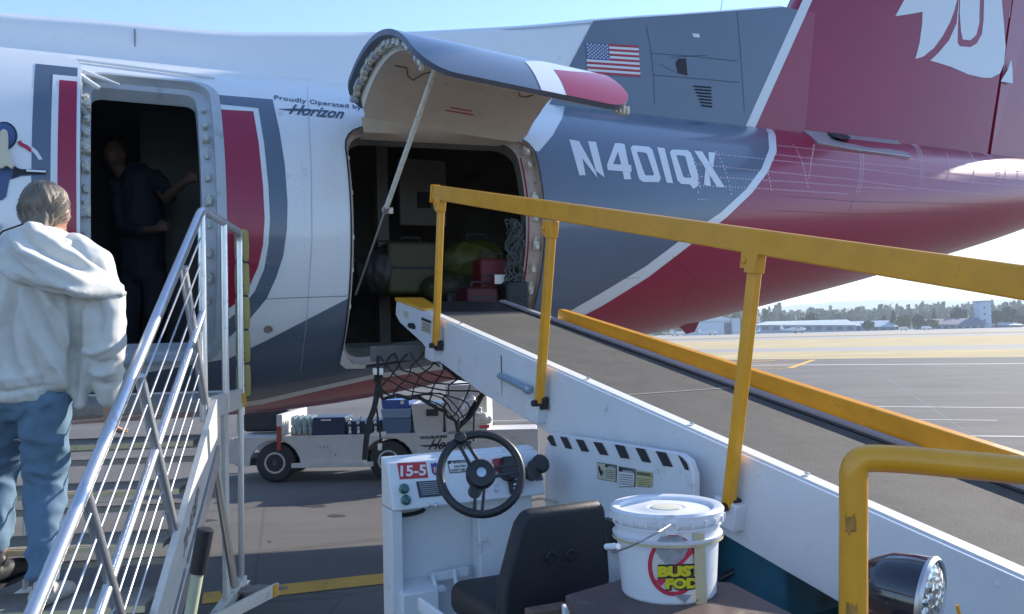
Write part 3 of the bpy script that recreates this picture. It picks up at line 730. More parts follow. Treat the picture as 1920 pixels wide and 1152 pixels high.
# main wing and gear, forward of the frame (they exist, out of the picture)
w_ = MB()
for sgn in (-1, 1):
    w_.hexa([A0 + U * u + NN * (sgn * n) + Z * z for u, n, z in [(-9.8, .0, 3.75), (-7.0, .0, 3.75), (-7.6, 14, 4.05), (-8.8, 14, 4.05)]], [A0 + U * u + NN * (sgn * n) + Z * z for u, n, z in [(-9.6, .0, 4.05), (-7.2, .0, 3.95), (-7.7, 14, 4.15), (-8.75, 14, 4.18)]])
recalc(w_.build('wing', m_white, plane))
h_ = MB()
for sgn in (-1, 1):
    h_.hexa([A0 + U * u + NN * (sgn * n) + Z * z for u, n, z in [(9.9, 0, 8.3), (11.8, 0, 8.3), (12.1, 4.2, 8.35), (11.1, 4.2, 8.35)]], [A0 + U * u + NN * (sgn * n) + Z * z for u, n, z in [(10, 0, 8.5), (11.7, 0, 8.42), (12.1, 4.2, 8.4), (11.2, 4.2, 8.45)]])
recalc(h_.build('tailplane', m_red, plane))
for sgn in (-1, 1):
    g_ = MB(); c = A0 + U * -8.2 + NN * 4.4 * sgn
    g_.tube([c + Z * 3.9, c + Z * .45], .09, 10); g_.build('landing_gear', m_steel, plane)
    for k in (-1, 1):
        g_ = MB(); g_.lathe(c + NN * .22 * k - NN * .12 + Z * .45, NN, [(.25, 0), (.42, .02), (.45, .08), (.45, .16), (.42, .22), (.25, .24)], 28); g_.build('wheel', m_dark, plane)

# ---- opened baggage door: curved shell hinged along the head of the opening
BVHS = {}
def bvh_of(o):
    if o.name not in BVHS:
        inv = root_inv(o); M = inv.inverted() if inv is not None else Matrix()
        BVHS[o.name] = BVHTree.FromPolygons([tuple(M @ v.co) for v in o.data.vertices], [tuple(p.vertices) for p in o.data.polygons])
    return BVHS[o.name]
def bhit(o, px, py):
    h = bvh_of(o).ray_cast(CAM, ray(px, py).normalized())
    return (h[0], h[1]) if h[0] is not None else None
def decal_px(name, poly, target, off, material, parent, step=10):
    """outline given in picture terms, laid on a curved body"""
    if area(poly) < 0: poly = poly[::-1]
    xs = [p[0] for p in poly]; ys = [p[1] for p in poly]; vs = []; fs = []; nr = []; key = {}
    for i in range(int(min(xs) // step), int(max(xs) // step) + 1):
        for j in range(int(min(ys) // step), int(max(ys) // step) + 1):
            c = poly
            for q in ((i * step, 0, i * step, 1, -1), ((i + 1) * step, 0, (i + 1) * step, 1, 1), (0, j * step, 1, j * step, 1), (0, (j + 1) * step, 1, (j + 1) * step, -1)):
                c = clip(c, *q)
                if len(c) < 3: break
            if len(c) < 3 or abs(area(c)) < .05: continue
            ix = []
            for p in c:
                k = (round(p[0], 2), round(p[1], 2))
                if k not in key:
                    h = bhit(target, *p)
                    if h is None: key[k] = None
                    else:
                        n = h[1] if h[1].dot(ray(*p)) < 0 else -h[1]
                        key[k] = len(vs); vs.append(h[0] + n * off)
                if key[k] is None: ix = None; break
                if key[k] not in ix: ix.append(key[k])
            if ix and len(ix) > 2: fs.append(tuple(ix))
    if not fs: print('decal missed', name); return None
    return add_obj(name, vs, fs, material, parent, angle=60)
H1 = A0 + U * bdL + NN * 1.10 + Z * 3.35; H2 = A0 + U * bdR + NN * 1.05 + Z * 3.27
HD = (H2 - H1).normalized(); HO = HD.cross(Z).normalized()
LEN_U = (H2 - H1).length; BR, BS, BSW = 1.12, 39., 92.
def bd(u, a, off=0.):
    s = u / LEN_U; th = R(BS - 1 * s); q = math.pi / 2 + th - R(BSW) * a / 100
    cx = BR * math.sin(th); cz = -BR * math.cos(th)
    n = cx + (BR + off) * math.cos(q); z = cz + (BR + off) * math.sin(q)
    return H1 + HD * (u - .06 * s * a / 100) + HO * n + Z * z
def bd_n(u, a):
    n = (bd(u + .01, a) - bd(u - .01, a)).cross(bd(u, a + 1) - bd(u, a - 1)).normalized()
    c = bd(u, a, .1) - bd(u, a)
    return n if n.dot(c) > 0 else -n
DR = rrect(0, LEN_U, 0, 100, .22, 13, 7)
door = patch('baggage_door', [DR], m_navy, 0, [], plane, du=.08, dp=4, surf=bd, nrm=bd_n)
door['label'] = 'opened baggage door arching out over the hold, beige inside'
m_seal = mat('door_seal_blue', (.10, .12, .17), rough=.5, var=.15)
def inset(P_, d, da): return [(LEN_U / 2 + (u - LEN_U / 2) * (1 - 2 * d / LEN_U), 50 + (a - 50) * (1 - 2 * da / 100)) for u, a in P_]
D1 = inset(DR, .035, 2.2); D2 = inset(DR, .10, 6)
ring_strip(DR, 0, DR, -.035, 'door_rim', m_seal, door, bd)
ring_strip(DR, -.035, D1, -.045, 'door_rim', m_seal, door, bd)
ring_strip(D1, -.045, D1, -.035, 'door_pan', m_grey, door, bd)
ring_strip(D1, -.035, D2, -.045, 'door_pan', m_grey, door, bd)
def lsurf(u, a, off=0.): return bd(u, a, -.085 - .10 * (1 - a / 100) ** 1.5 + off)
ring_strip(D2, -.045, D2, -.10, 'liner_flange', m_cream, door, bd)
D3 = rrect(.10, LEN_U - .10, 2, 94, .10, 7)
def lower(u, a, off=0.): return lsurf(u, a) if off > -.5 else bd(u, a, -.045)
ring_strip(D3, -1, D3, 0, 'door_liner_edge', m_beige, door, lower)
lin_ = patch('door_liner', [D3], m_beige, 0, [], door, du=.1, dp=5, surf=lsurf, nrm=lambda u, a: -bd_n(u, a))
# liner skirt dropping to the head of the opening
sk = MB(); top = [lsurf(.10 + (LEN_U - .2) * k / 8, 3) for k in range(9)]; bot = [fus(bdL + .14 + (bdR - bdL - .26) * k / 8, bdT - 3, .02) for k in range(9)]
bot2 = [fus(bdL + .14 + (bdR - bdL - .26) * k / 8, bdT - 1, -.10) for k in range(9)]
for k in range(8): sk.add([top[k], top[k + 1], bot[k + 1], bot[k]], [(0, 1, 2, 3)]); sk.add([bot[k], bot[k + 1], bot2[k + 1], bot2[k]], [(0, 1, 2, 3)], 0)
sk.build('liner_skirt', m_beige, door, merge=True)
# bead pressed across the liner
bdz = MB(); bdz.tube([lsurf(u, a, -.004) for u, a in [(.18, 40), (.26, 40), (.31, 33), (.36, 31), (.40, 38), (.46, 42), (.8, 42), (1.1, 42), (1.16, 34), (1.22, 34), (1.28, 42)]], .005, 6)
bdz.build('liner_bead', mat('bead_brown', (.20, .14, .09), rough=.7), door)
# latch gear crowded along the forward edge
rng = random.Random(3)
for k in range(26):
    a = 6 + 86 * k / 25; c = bd(.055 + .02 * rng.random(), a, -.055); n = bd_n(.05, a); t = (bd(.05, a + 1) - bd(.05, a)).normalized(); s_ = HD
    b = MB(); w = .012 + .02 * rng.random()
    b.box(c, s_ * .022, t * w, n * (.012 + .02 * rng.random())); b.box(c - n * .02 + t * w, s_ * .012, t * .008, n * .02)
    if k % 3 == 0: b.lathe(c - n * .01, s_, [(.018, -.03), (.018, .03)], 10)
    b.build('latch_fitting', m_cream if k % 3 else m_grey, door, bevel=.002)
for k in range(9):
    a = 12 + 80 * k / 8; c = bd(LEN_U - .06, a, -.06); n = bd_n(LEN_U - .05, a); t = (bd(LEN_U - .05, a + 1) - bd(LEN_U - .05, a)).normalized()
    b = MB(); b.box(c, HD * .022, t * .03, n * .022); b.build('latch_fitting', m_cream, door, bevel=.002)
for k in range(4):
    c = bd(LEN_U - .04 - .03 * k, 97, -.055); b = MB(); b.box(c, HD * .008, HO * .02, Z * .025); b.build('latch_fitting', m_cream, door, bevel=.002)
# red notice on the liner
rn = lsurf(.80, 14, -.003); ex = HD; t = (lsurf(.8, 13) - lsurf(.8, 15)).normalized()
for k, (w, dx) in enumerate(((.17, 0), (.22, .0))):
    c = lsurf(.80, 17 - 2.2 * k, -.006); up = (lsurf(.8, 18) - lsurf(.8, 12)).normalized()
    q = quad_on(c, HD, up, w, .010); add_obj('liner_notice', q, [(0, 1, 2, 3)], mat('notice_red', (.45, .05, .04), rough=.6), door, smooth=False)
# paint on the outside: white swoosh and crimson corner
def f3(pts): return [(600 + x / 3, 20 + y / 3) for x, y in pts]
def proj(p):
    d = p - CAM; f = d.dot(_f); return 960 + FPX * d.dot(_r) / f, 576 - FPX * d.dot(_u) / f
GR = []
for i in range(73):
    for j in range(101):
        u, a = LEN_U * i / 72, j
        if bd_n(u, a).dot(bd(u, a) - CAM) < 0: GR.append((*proj(bd(u, a)), u, a))
def bd_hit(x, y):
    g = min(GR, key=lambda q: (q[0] - x) ** 2 + (q[1] - y) ** 2); return g[2], g[3]
def door_paint(name, pts, off, material):
    q = []
    for k in range(len(pts)):
        a_, b2 = pts[k], pts[(k + 1) % len(pts)]
        for t in (0, .5): q.append(bd_hit(a_[0] + (b2[0] - a_[0]) * t, a_[1] + (b2[1] - a_[1]) * t))
    dr = DR if area(DR) > 0 else DR[::-1]
    for k in range(len(dr)):
        q = clip(q, *dr[k], *dr[(k + 1) % len(dr)], 1)
        if len(q) < 3: return
    patch(name, [q], material, off, [], door, du=.08, dp=4, surf=bd, nrm=bd_n)
wb = f3([(1150, 284), (1300, 288), (1500, 302), (1700, 330), (1800, 360)]); wt = f3([(1310, 339), (1420, 346), (1600, 361), (1800, 381)])
up_ = [bd_hit(*p) for p in wb]; lo_ = [bd_hit(*p) for p in wt]
up_[-1] = (LEN_U, up_[-1][1]); lo_[-1] = (LEN_U, lo_[-1][1])
up_ = [(u, min(up_[0][1], a + 0)) for u, a in up_]
def dclip(q):
    dr = DR if area(DR) > 0 else DR[::-1]
    if area(q) < 0: q = q[::-1]
    for k in range(len(dr)): q = clip(q, *dr[k], *dr[(k + 1) % len(dr)], 1)
    return q
print('door paint', up_, lo_)
patch('white_swoosh', [dclip(up_ + [(LEN_U, 100), (lo_[0][0] - .22, 100)])], m_stripe, .003, [], door, du=.08, dp=4, surf=bd, nrm=bd_n)
patch('red_paint', [dclip(lo_ + [(LEN_U, 100), (lo_[0][0] - .04, 100)])], m_red, .0045, [], door, du=.08, dp=4, surf=bd, nrm=bd_n)
h0 = bhit(door, 978, 72)
if h0:
    hb = MB(); c, n = h0; hb.tube([c - HD * .02, c + n * .05 - HD * .02], .012, 8); hb.tube([c + n * .055 - HD * .09, c + n * .055 + HD * .11], .011, 8)
    hb.tube([c + n * .008 - HD * .13 - (bd(.5, 50) - bd(.5, 53)).normalized() * .04, c + n * .008 + HD * .02 - (bd(.5, 50) - bd(.5, 53)).normalized() * .04], .010, 8); hb.build('door_handle', m_steel, door, bevel=.002)
# prop strut
ptop = hit_plane(822, 113, A0 + NN * 2.42, NN); pbot = fus(bdL + .05, -22, -.03)
pmid = ptop.lerp(pbot, .60)
sb = MB(); sb.tube([ptop, pmid], .017, 12); strut = sb.build('door_strut', m_cream, door)
sb = MB(); sb.tube([pmid, pbot], .007, 8); sb.lathe(pmid, (pbot - pmid), [(.024, -.03), (.026, 0), (.015, .02)], 12); sb.build('strut_rod', m_steel, strut)
sb = MB(); sb.box(pmid + U * .02, U * .03, NN * .012, Z * .02); sb.build('strut_lock', m_cream, strut, bevel=.003)
# white edge fairing of the opening seen under the hinge end
hg = MB()
for s in (.12, .5, .88):
    hg.tube([fus(bdL + LEN_U * s, bdT + 2, -.03), bd(LEN_U * s, 4, -.04)], .02, 8)
hg.build('hinge', m_grey, door)
# ================================================================== GROUND AND FAR SIDE
def ground_mat():
    M = bpy.data.materials.new('asphalt'); M.use_nodes = True; N = M.node_tree.nodes; L = M.node_tree.links; b = N['Principled BSDF']
    tc = N.new('ShaderNodeTexCoord')
    def noise_(sc_, det, rough=.6, vec=None, mp=None):
        n = N.new('ShaderNodeTexNoise'); n.inputs['Scale'].default_value = sc_; n.inputs['Detail'].default_value = det; n.inputs['Roughness'].default_value = rough
        L.new(vec or tc.outputs['Object'], n.inputs['Vector']); return n
    def mr(src, a, b_, c, d):
        m_ = N.new('ShaderNodeMapRange'); m_.inputs[1].default_value = a; m_.inputs[2].default_value = b_; m_.inputs[3].default_value = c; m_.inputs[4].default_value = d
        L.new(src, m_.inputs[0]); return m_.outputs[0]
    def mul(a, b_):
        m_ = N.new('ShaderNodeMath'); m_.operation = 'MULTIPLY'; L.new(a, m_.inputs[0]); L.new(b_, m_.inputs[1]); return m_.outputs[0]
    mp = N.new('ShaderNodeMapping'); mp.inputs['Rotation'].default_value = (0, 0, R(28)); mp.inputs['Scale'].default_value = (.16, 1.1, 1); L.new(tc.outputs['Object'], mp.inputs[0])
    f = mul(mul(mr(noise_(.35, 6).outputs['Fac'], .3, .7, .82, 1.18), mr(noise_(140, 3).outputs['Fac'], .25, .75, .62, 1.38)), mr(noise_(1.2, 8, .7, mp.outputs[0]).outputs['Fac'], .3, .7, .84, 1.14))
    st = mr(noise_(.9, 6, .6, mp.outputs[0]).outputs['Fac'], .70, .78, 1, .55); f = mul(f, st)
    v = N.new('ShaderNodeTexVoronoi'); v.feature = 'DISTANCE_TO_EDGE'; v.inputs['Scale'].default_value = .28; L.new(tc.outputs['Object'], v.inputs['Vector'])
    f = mul(f, mr(v.outputs['Distance'], .0, .004, .75, 1))
    c = N.new('ShaderNodeVectorMath'); c.operation = 'SCALE'; c.inputs[0].default_value = (.124, .118, .112); L.new(f, c.inputs['Scale'])
    L.new(c.outputs[0], b.inputs['Base Color']); b.inputs['Roughness'].default_value = .88; b.inputs['Specular IOR Level'].default_value = .25
    bp = N.new('ShaderNodeBump'); bp.inputs['Strength'].default_value = .5; bp.inputs['Distance'].default_value = .004
    L.new(noise_(160, 4).outputs['Fac'], bp.inputs['Height']); L.new(bp.outputs[0], b.inputs['Normal'])
    return M
m_asph = ground_mat()
LD = Vector((-math.cos(R(28)), math.sin(R(28)), 0)); LN = Vector((math.sin(R(28)), math.cos(R(28)), 0))   # taxiway direction, and across it
def sheet(name, pts, z, material, sub=0):
    o = add_obj(name, [Vector((x, y, z)) for x, y in pts], [tuple(range(len(pts)))], material, None, smooth=False); recalc(o)
    if o.data.polygons[0].normal.z < 0: o.data.flip_normals()
    o['kind'] = 'structure'; return o
def band(name, d0, d1, z, material, l0=-2500, l1=2500):
    """strip parallel to the taxiway, between distances d0..d1 from the camera"""
    a = LN * d0; b = LN * d1
    return sheet(name, [(a + LD * l0).xy, (a + LD * l1).xy, (b + LD * l1).xy, (b + LD * l0).xy], z, material)
m_base = mat('far_ground', (.13, .12, .08), rough=1, var=.3, scale=.02)
sheet('ground', [(-6000, -3000), (6000, -3000), (6000, 9000), (-6000, 9000)], -.02, m_base)
sheet('apron', [(-400, -300), (700, -300), (700, 1200), (-400, 1200)], -.004, m_asph) if False else None
band('apron', -400, 0, 0, m_asph)
def dist_of(px, py): g = ground(px, py); return g.dot(LN)
dE = dist_of(1700, 671.5)
print('grass edge', dE, [dist_of(1700, y) for y in (684, 765, 787, 820, 650, 640, 632, 626)])
bpy.data.objects.remove(bpy.data.objects['apron'])
band('apron', -400, dE, 0, m_asph)
m_grass = mat('dry_grass', (.40, .31, .15), rough=1, var=.22, scale=.22, dirt=(.20, .16, .08), dirt_amt=.25, dirt_scale=.05, stretch=(1, 1, 1))
m_grey2 = mat('old_concrete', (.27, .25, .23), rough=.9, var=.12, scale=.08)
m_run = mat('runway_asphalt', (.14, .13, .12), rough=.9, var=.15, scale=.05)
ds = [dist_of(1700, y) for y in (671.5, 657, 649, 632.5, 628.5, 626.3, 624.6, 621.5)]
print(ds)
band('grass_verge', ds[0], ds[1], .0, m_grass); band('taxiway', ds[1], ds[2], .0, m_grey2); band('grass_field', ds[2], ds[3], .0, m_grass)
band('runway', ds[3], ds[4], .0, m_grey2); band('runway_shoulder', ds[4], ds[5], .0, m_run); band('far_verge', ds[5], ds[6], .0, m_grass)
band('far_apron', ds[6], 1500, .0, m_grey2)
m_line = mat('line_white', (.44, .44, .42), rough=.8, var=.15, scale=3, dirt=(.12, .11, .10), dirt_amt=.3, dirt_scale=2)
m_yline = mat('line_yellow', (.62, .33, .02), rough=.75, var=.15, scale=4, dirt=(.16, .12, .06), dirt_amt=.3, dirt_scale=5)
band('taxi_line', dist_of(1700, 684), dist_of(1700, 683), .004, m_line, -400, 22)
d1 = dist_of(1750, 766)
def gline(name, a, b, w, material, z=.004):
    A, B = ground(*a), ground(*b); t = (B - A).normalized(); s = Vector((-t.y, t.x, 0)) * w / 2
    return sheet(name, [(A - s).xy, (B - s).xy, (B + s).xy, (A + s).xy], z, material)
gline('lead_line', (1560, 762), (2200, 768), .15, m_line); gline('lead_line', (1640, 786), (1870, 789), .10, m_line); gline('lead_line', (1700, 817), (2200, 822), .15, m_line)
gline('lead_line', (930, 753), (968, 753), .10, m_line); gline('lead_line', (900, 792), (1045, 797), .16, m_line)
# stand line in yellow crossing behind the loader
gline('stand_line', (380, 1123), (790, 1078), .26, m_yline)
# taxi hatching far left of the taxiway edge
for (a, b) in [((1330, 684), (1460, 676)), ((1400, 677), (1526, 675)), ((1480, 691), (1526, 675)), ((1330, 691), (1480, 691)), ((1340, 682), (1500, 682)), ((1370, 687), (1490, 687))]:
    gline('holding_line', a, b, .28, m_yline, .006)
m_tar = mat('tar_seal', (.07, .068, .066), rough=.6, var=.2)
for a, b_ in (((1500, 742), (2100, 746)), ((1420, 726), (2100, 722)), ((860, 742), (1040, 790)), ((1650, 700), (1990, 930))): gline('tar_joint', a, b_, .035, m_tar, .002)
m_tyre = mat('tyre_mark', (.095, .090, .086), rough=.9, var=.25, scale=3)
for a, b_, w in (((1400, 702), (2100, 706), .5), ((1450, 717), (2100, 724), .4), ((380, 960), (720, 925), .12), ((380, 1045), (720, 1010), .12)): gline('tyre_mark', a, b_, w, m_tyre, .0015)
# dark grime on the apron
m_oil = mat('oil_stain', (.035, .03, .028), rough=.7, var=.3, scale=30)
rng = random.Random(5)
for (x, y, rx, ry) in [(583, 949, 26, 3), (632, 968, 17, 2.5), (375, 976, 30, 2.5), (506, 1016, 4, 1)]:
    q = [ground(x + rx * (1 + .25 * rng.uniform(-1, 1)) * math.cos(k * .35), y + ry * (1 + .4 * rng.uniform(-1, 1)) * math.sin(k * .35)) for k in range(18)]
    sheet('oil_stain', [p.xy for p in q], .003, m_oil)

# ---- far side of the field
D0 = 640.
def far(px, py, Y): return P(px, py, Y)
def fbox(b, x0, x1, ytop, Y, depth=25, ybot=None, mi=None):
    """box between two picture columns standing on the ground at depth Y"""
    a = P(x0, 620, Y); c = P(x1, 620, Y); t = P((x0 + x1) / 2, ytop, Y).z; z0 = 0 if ybot is None else P((x0 + x1) / 2, ybot, Y).z
    b.hexa([Vector((a.x, Y, z0)), Vector((c.x, Y, z0)), Vector((c.x, Y + depth, z0)), Vector((a.x, Y + depth, z0))], [Vector((a.x, Y, t)), Vector((c.x, Y, t)), Vector((c.x, Y + depth, t)), Vector((a.x, Y + depth, t))], mi)
m_bw = mat('metal_wall', (.42, .47, .52), rough=.6, var=.06, scale=.2); m_bd = mat('building_dark', (.10, .12, .16), rough=.6); m_br = mat('roof_pale', (.55, .60, .62), rough=.5, var=.05)
m_bb = mat('roof_dark', (.10, .11, .16), rough=.7, var=.1); m_bg = mat('wall_bluegrey', (.25, .32, .40), rough=.7, var=.1)
# hangar
Y = 560
h = thing('hangar', 'pale grey aircraft hangar with tall sliding door beneath the tail cone', 'hangar', P(1340, 620, Y) * Vector((1, 1, 0)) if False else (P(1340, 620, Y).x, Y, 0))
b = MB(); fbox(b, 1293, 1385, 602, Y); b.build('wall', m_bw, h, smooth=False)
b = MB(); a, c = P(1290, 602, Y), P(1388, 602, Y); pk = P(1335, 590, Y); b.hexa([Vector((a.x, Y - .5, a.z)), Vector((c.x, Y - .5, c.z)), Vector((pk.x, Y - .5, pk.z))], [Vector((a.x, Y + 26, a.z)), Vector((c.x, Y + 26, c.z)), Vector((pk.x, Y + 26, pk.z))]); recalc(b.build('roof', m_br, h, smooth=False))
b = MB(); fbox(b, 1308, 1358, 606, Y - .6, .5); b.build('door', mat('hangar_door', (.50, .56, .62), rough=.5), h, smooth=False)
b = MB(); fbox(b, 1358, 1372, 606, Y - .6, .5); b.build('doorway', m_bd, h, smooth=False)
b = MB(); fbox(b, 1373, 1388, 597, Y - 3, 3); b.build('side_panel', m_bw, h, smooth=False)
# long terminal
def hall(name, label, cat, x0, x1, ytop, yeave, Y, mr_, mw, wins=0, slope=.12):
    t = thing(name, label, cat, (P((x0 + x1) / 2, 620, Y).x, Y, 0)); b = MB(); fbox(b, x0, x1, yeave, Y, 20); b.build('wall', mw, t, smooth=False)
    a, c = P(x0 - 3, yeave, Y), P(x1 + 3, yeave, Y); zt = P((x0 + x1) / 2, ytop, Y).z; w = c.x - a.x
    b = MB(); b.hexa([Vector((a.x, Y - 2, a.z)), Vector((c.x, Y - 2, c.z)), Vector((c.x, Y + 22, a.z)), Vector((a.x, Y + 22, a.z))], [Vector((a.x + w * slope, Y + 8, zt)), Vector((c.x - w * slope * .5, Y + 8, zt)), Vector((c.x - w * slope * .5, Y + 12, zt)), Vector((a.x + w * slope, Y + 12, zt))]); recalc(b.build('roof', mr_, t, smooth=False))
    for k in range(wins):
        b = MB(); xx = x0 + (x1 - x0) * (k + .5) / wins; ww = (x1 - x0) / wins * .3; fbox(b, xx - ww, xx + ww, yeave + 3, Y - .2, .15, ybot=yeave + 9); b.build('window', m_bd, t, smooth=False)
    return t
hall('airport_hall', 'long low grey hall with pale roof left of the bushy trees', 'building', 1426, 1605, 601, 610, 590, m_br, m_bg, 9)
hall('airport_hall', 'small blue grey hall with a hipped roof between two tree clumps', 'building', 1634, 1680, 601, 613, 620, mat('roof_blue', (.32, .42, .50), rough=.6), m_bg, 3, .25)
hall('airport_hall', 'long building with dark roof at the foot of the tower', 'building', 1740, 1848, 597, 609, 600, m_bb, m_bg, 8, .05)
hall('airport_hall', 'small pale shed right of the tower', 'building', 1888, 1915, 604, 610, 600, m_bw, m_bg, 2, .05)
hall('airport_hall', 'flat pale shed behind the round bush', 'building', 1602, 1640, 602, 611, 640, m_bw, m_bg, 2, .05)
t = thing('control_tower', 'square pale concrete tower above the dark roofed building', 'tower', (P(1850, 620, 605).x, 605, 0))
b = MB(); fbox(b, 1839, 1860, 566, 605, 8); b.build('shaft', mat('tower_wall', (.42, .50, .60), rough=.7, var=.05), t, smooth=False)
b = MB(); fbox(b, 1838, 1861, 564, 604.6, 8.8, ybot=567); b.build('parapet', m_bg, t, smooth=False)
for k in range(3):
    b = MB(); fbox(b, 1846, 1849, 575 + 12 * k, 604.8, .1, ybot=579 + 12 * k); b.build('window', m_bd, t, smooth=False)

# small aircraft parked in front
m_pw = mat('small_plane_white', (.75, .76, .78), rough=.35)
def small_plane():
    t = thing('small_airplane', 'x', 'airplane', (0, 0, 0)); L_ = 9.
    b = MB(); b.lathe((-L_ / 2, 0, 1.5), (1, 0, 0), [(.1, 0), (.45, .4), (.62, 1.5), (.7, 3), (.6, 4.5), (.3, 7), (.1, 9)], 12); b.build('fuselage', m_pw, t)
    b = MB(); b.box((-1.2, 0, 2.3), (.8, 0, 0), (0, 5.5, 0), (0, 0, .1)); b.build('wing', m_pw, t, smooth=False)
    b = MB(); b.hexa([Vector(v) for v in [(3.2, -.08, 1.7), (4.5, -.08, 1.7), (4.5, .08, 1.7), (3.2, .08, 1.7)]], [Vector(v) for v in [(4.0, -.05, 3.2), (4.6, -.05, 3.2), (4.6, .05, 3.2), (4.0, .05, 3.2)]]); b.build('tail_fin', m_pw, t, smooth=False)
    b = MB(); b.box((4.0, 0, 1.7), (.4, 0, 0), (0, 1.6, 0), (0, 0, .05)); b.build('tailplane', m_pw, t, smooth=False)
    b = MB(); b.box((-2.1, 0, 2.0), (.5, 0, 0), (0, .55, 0), (0, 0, .3)); b.build('cockpit_glass', m_bd, t, smooth=False)
    for x, y in ((-3.2, 0), (-.8, 1.1), (-.8, -1.1)):
        b = MB(); b.lathe((x, y - .12, .3), (0, 1, 0), [(.3, 0), (.3, .24)], 10); b.tube([(x, y, .3), (x * .95, y * .6, 1.2)], .06, 6); b.build('wheel', m_dark, t)
    return t
sp0 = None
for k, (px, Y, rz, sc_, lab) in enumerate([(1272, 470, .3, 1.1, 'white light aircraft parked furthest left, under the tail cone'), (1328, 470, 2.8, 1.1, 'white light aircraft parked in front of the grey hangar'),
        (1412, 500, .2, 1., 'white light aircraft half hidden behind the yellow post'), (1487, 480, 3.0, 1.5, 'twin finned white aircraft parked before the long pale roofed hall')]):
    o = small_plane() if sp0 is None else copy_tree(sp0)
    if sp0 is None: sp0 = o
    o.location = (P(px, 620, Y).x, Y, 0); o.rotation_euler = (0, 0, rz); o.scale = (sc_,) * 3; o['label'] = lab; o['group'] = 'light aircraft parked across the field'
for px, c, lab in ((1736, (.75, .75, .72), 'white service van parked before the dark roofed building'), (1693, (.7, .7, .6), 'small pale truck standing right of the round bush')):
    t = thing('service_van', lab, 'van', (P(px, 620, 500).x, 500, 0)); b = MB(); b.box((P(px, 620, 500).x, 500, 1.4), (2.2, 0, 0), (0, 1, 0), (0, 0, .8)); b.box((P(px, 620, 500).x + 2.6, 500, 1.1), (.6, 0, 0), (0, .9, 0), (0, 0, .5)); b.build('body', mat('van%s' % px, c), t, bevel=.2)
    for s in (-1.4, 1.6):
        b = MB(); b.lathe((P(px, 620, 500).x + s, 498.8, .4), (0, 1, 0), [(.4, 0), (.4, .3)], 12); b.build('wheel', m_dark, t)

# trees: leaf clumps scattered through each crown
m_leafs = [mat('foliage_a', (.045, .075, .028), rough=.9, var=.35, scale=.4), mat('foliage_b', (.075, .11, .035), rough=.9, var=.35, scale=.4), mat('foliage_c', (.035, .06, .03), rough=.9, var=.35, scale=.4)]
m_bark = mat('bark', (.10, .075, .05), rough=.9)
def crown(b, c, w, h, n, rng, conifer=False, size=1.1, mi=0):
    for _ in range(n):
        if conifer:
            t = rng.random() ** 1.3; r = (1 - t) * w / 2 * (.55 + .45 * rng.random()); a = rng.random() * 6.283; p = Vector((c[0] + r * math.cos(a), c[1] + r * math.sin(a), c[2] + h * t))
        else:
            while True:
                q = Vector((rng.uniform(-1, 1), rng.uniform(-1, 1), rng.uniform(-1, 1)))
                if .35 < q.length < 1: break
            q *= .8 + .35 * noise.noise(q * 2.2 + Vector(c) * .01)
            p = Vector((c[0] + q.x * w / 2, c[1] + q.y * w / 2, c[2] + h / 2 + q.z * h / 2))
        s = size * (.6 + .8 * rng.random()); d = Vector((rng.gauss(0, 1), rng.gauss(0, 1), rng.gauss(0, 1))).normalized(); x = d.orthogonal().normalized(); y = d.cross(x)
        b.add([p + x * s, p + y * s * .8, p - x * s, p - y * s * .7], [(0, 1, 2, 3)], mi)
def tree(px, ytop, wpx, Y, label, conifer=False, n=420, mi=0, group='trees across the field'):
    rng = random.Random(int(px)); X = P(px, 620, Y).x; H = P(px, ytop, Y).z; W = wpx / FPX * Y
    t = thing('conifer_tree' if conifer else 'broadleaf_tree', label, 'tree', (X, Y, 0), group=group)
    b = MB(); b.tube([(X, Y, 0), (X + .2, Y, H * .5), (X, Y, H * .85)], [.5, .35, .12], 8)
    for k in range(5):
        a = k * 1.3; b.tube([(X, Y, H * (.3 + .1 * k)), (X + math.cos(a) * W * .3, Y + math.sin(a) * W * .3, H * (.45 + .1 * k))], [.2, .06], 5)
    b.build('trunk', m_bark, t)
    b = MB(); crown(b, (X, Y, H * (.05 if conifer else .12)), W, H * (.98 if conifer else .9), n, rng, conifer, size=W * .075 + .3); b.build('crown', m_leafs[mi], t, smooth=False)
for a in [(1522, 586, 34, 615, 'dark rounded tree rising behind the long pale roof', False, 420, 2), (1628, 602, 26, 560, 'low pale round bush before the blue grey hall', False, 380, 1), (1676, 584, 22, 625, 'dark conifer standing left of the bushy clump', True, 420, 2),
          (1696, 590, 30, 600, 'bushy green tree beside the dark conifer', False, 420, 1), (1722, 588, 26, 610, 'darker bushy tree in the middle of the clump', False, 420, 0), (1752, 586, 22, 615, 'conifer behind the left end of the dark roof', True, 420, 2),
          (1797, 576, 34, 618, 'tall dark round tree behind the dark roofed building', False, 520, 2), (1868, 580, 22, 612, 'dark tree against the right side of the tower', False, 420, 2), (1893, 573, 34, 610, 'tallest dark tree at the right of the tower', False, 620, 2),
          (1916, 590, 20, 612, 'dark bush at the right edge behind the pale shed', False, 420, 0), (1658, 592, 22, 640, 'conifer just left of the hipped hall roof', True, 400, 2), (1378, 583, 12, 660, 'narrow conifer above the hangar roof', True, 300, 2), (1745, 600, 30, 590, 'low shrubby tree in front of the bushy clump', False, 420, 1)]:
    tree(*a)
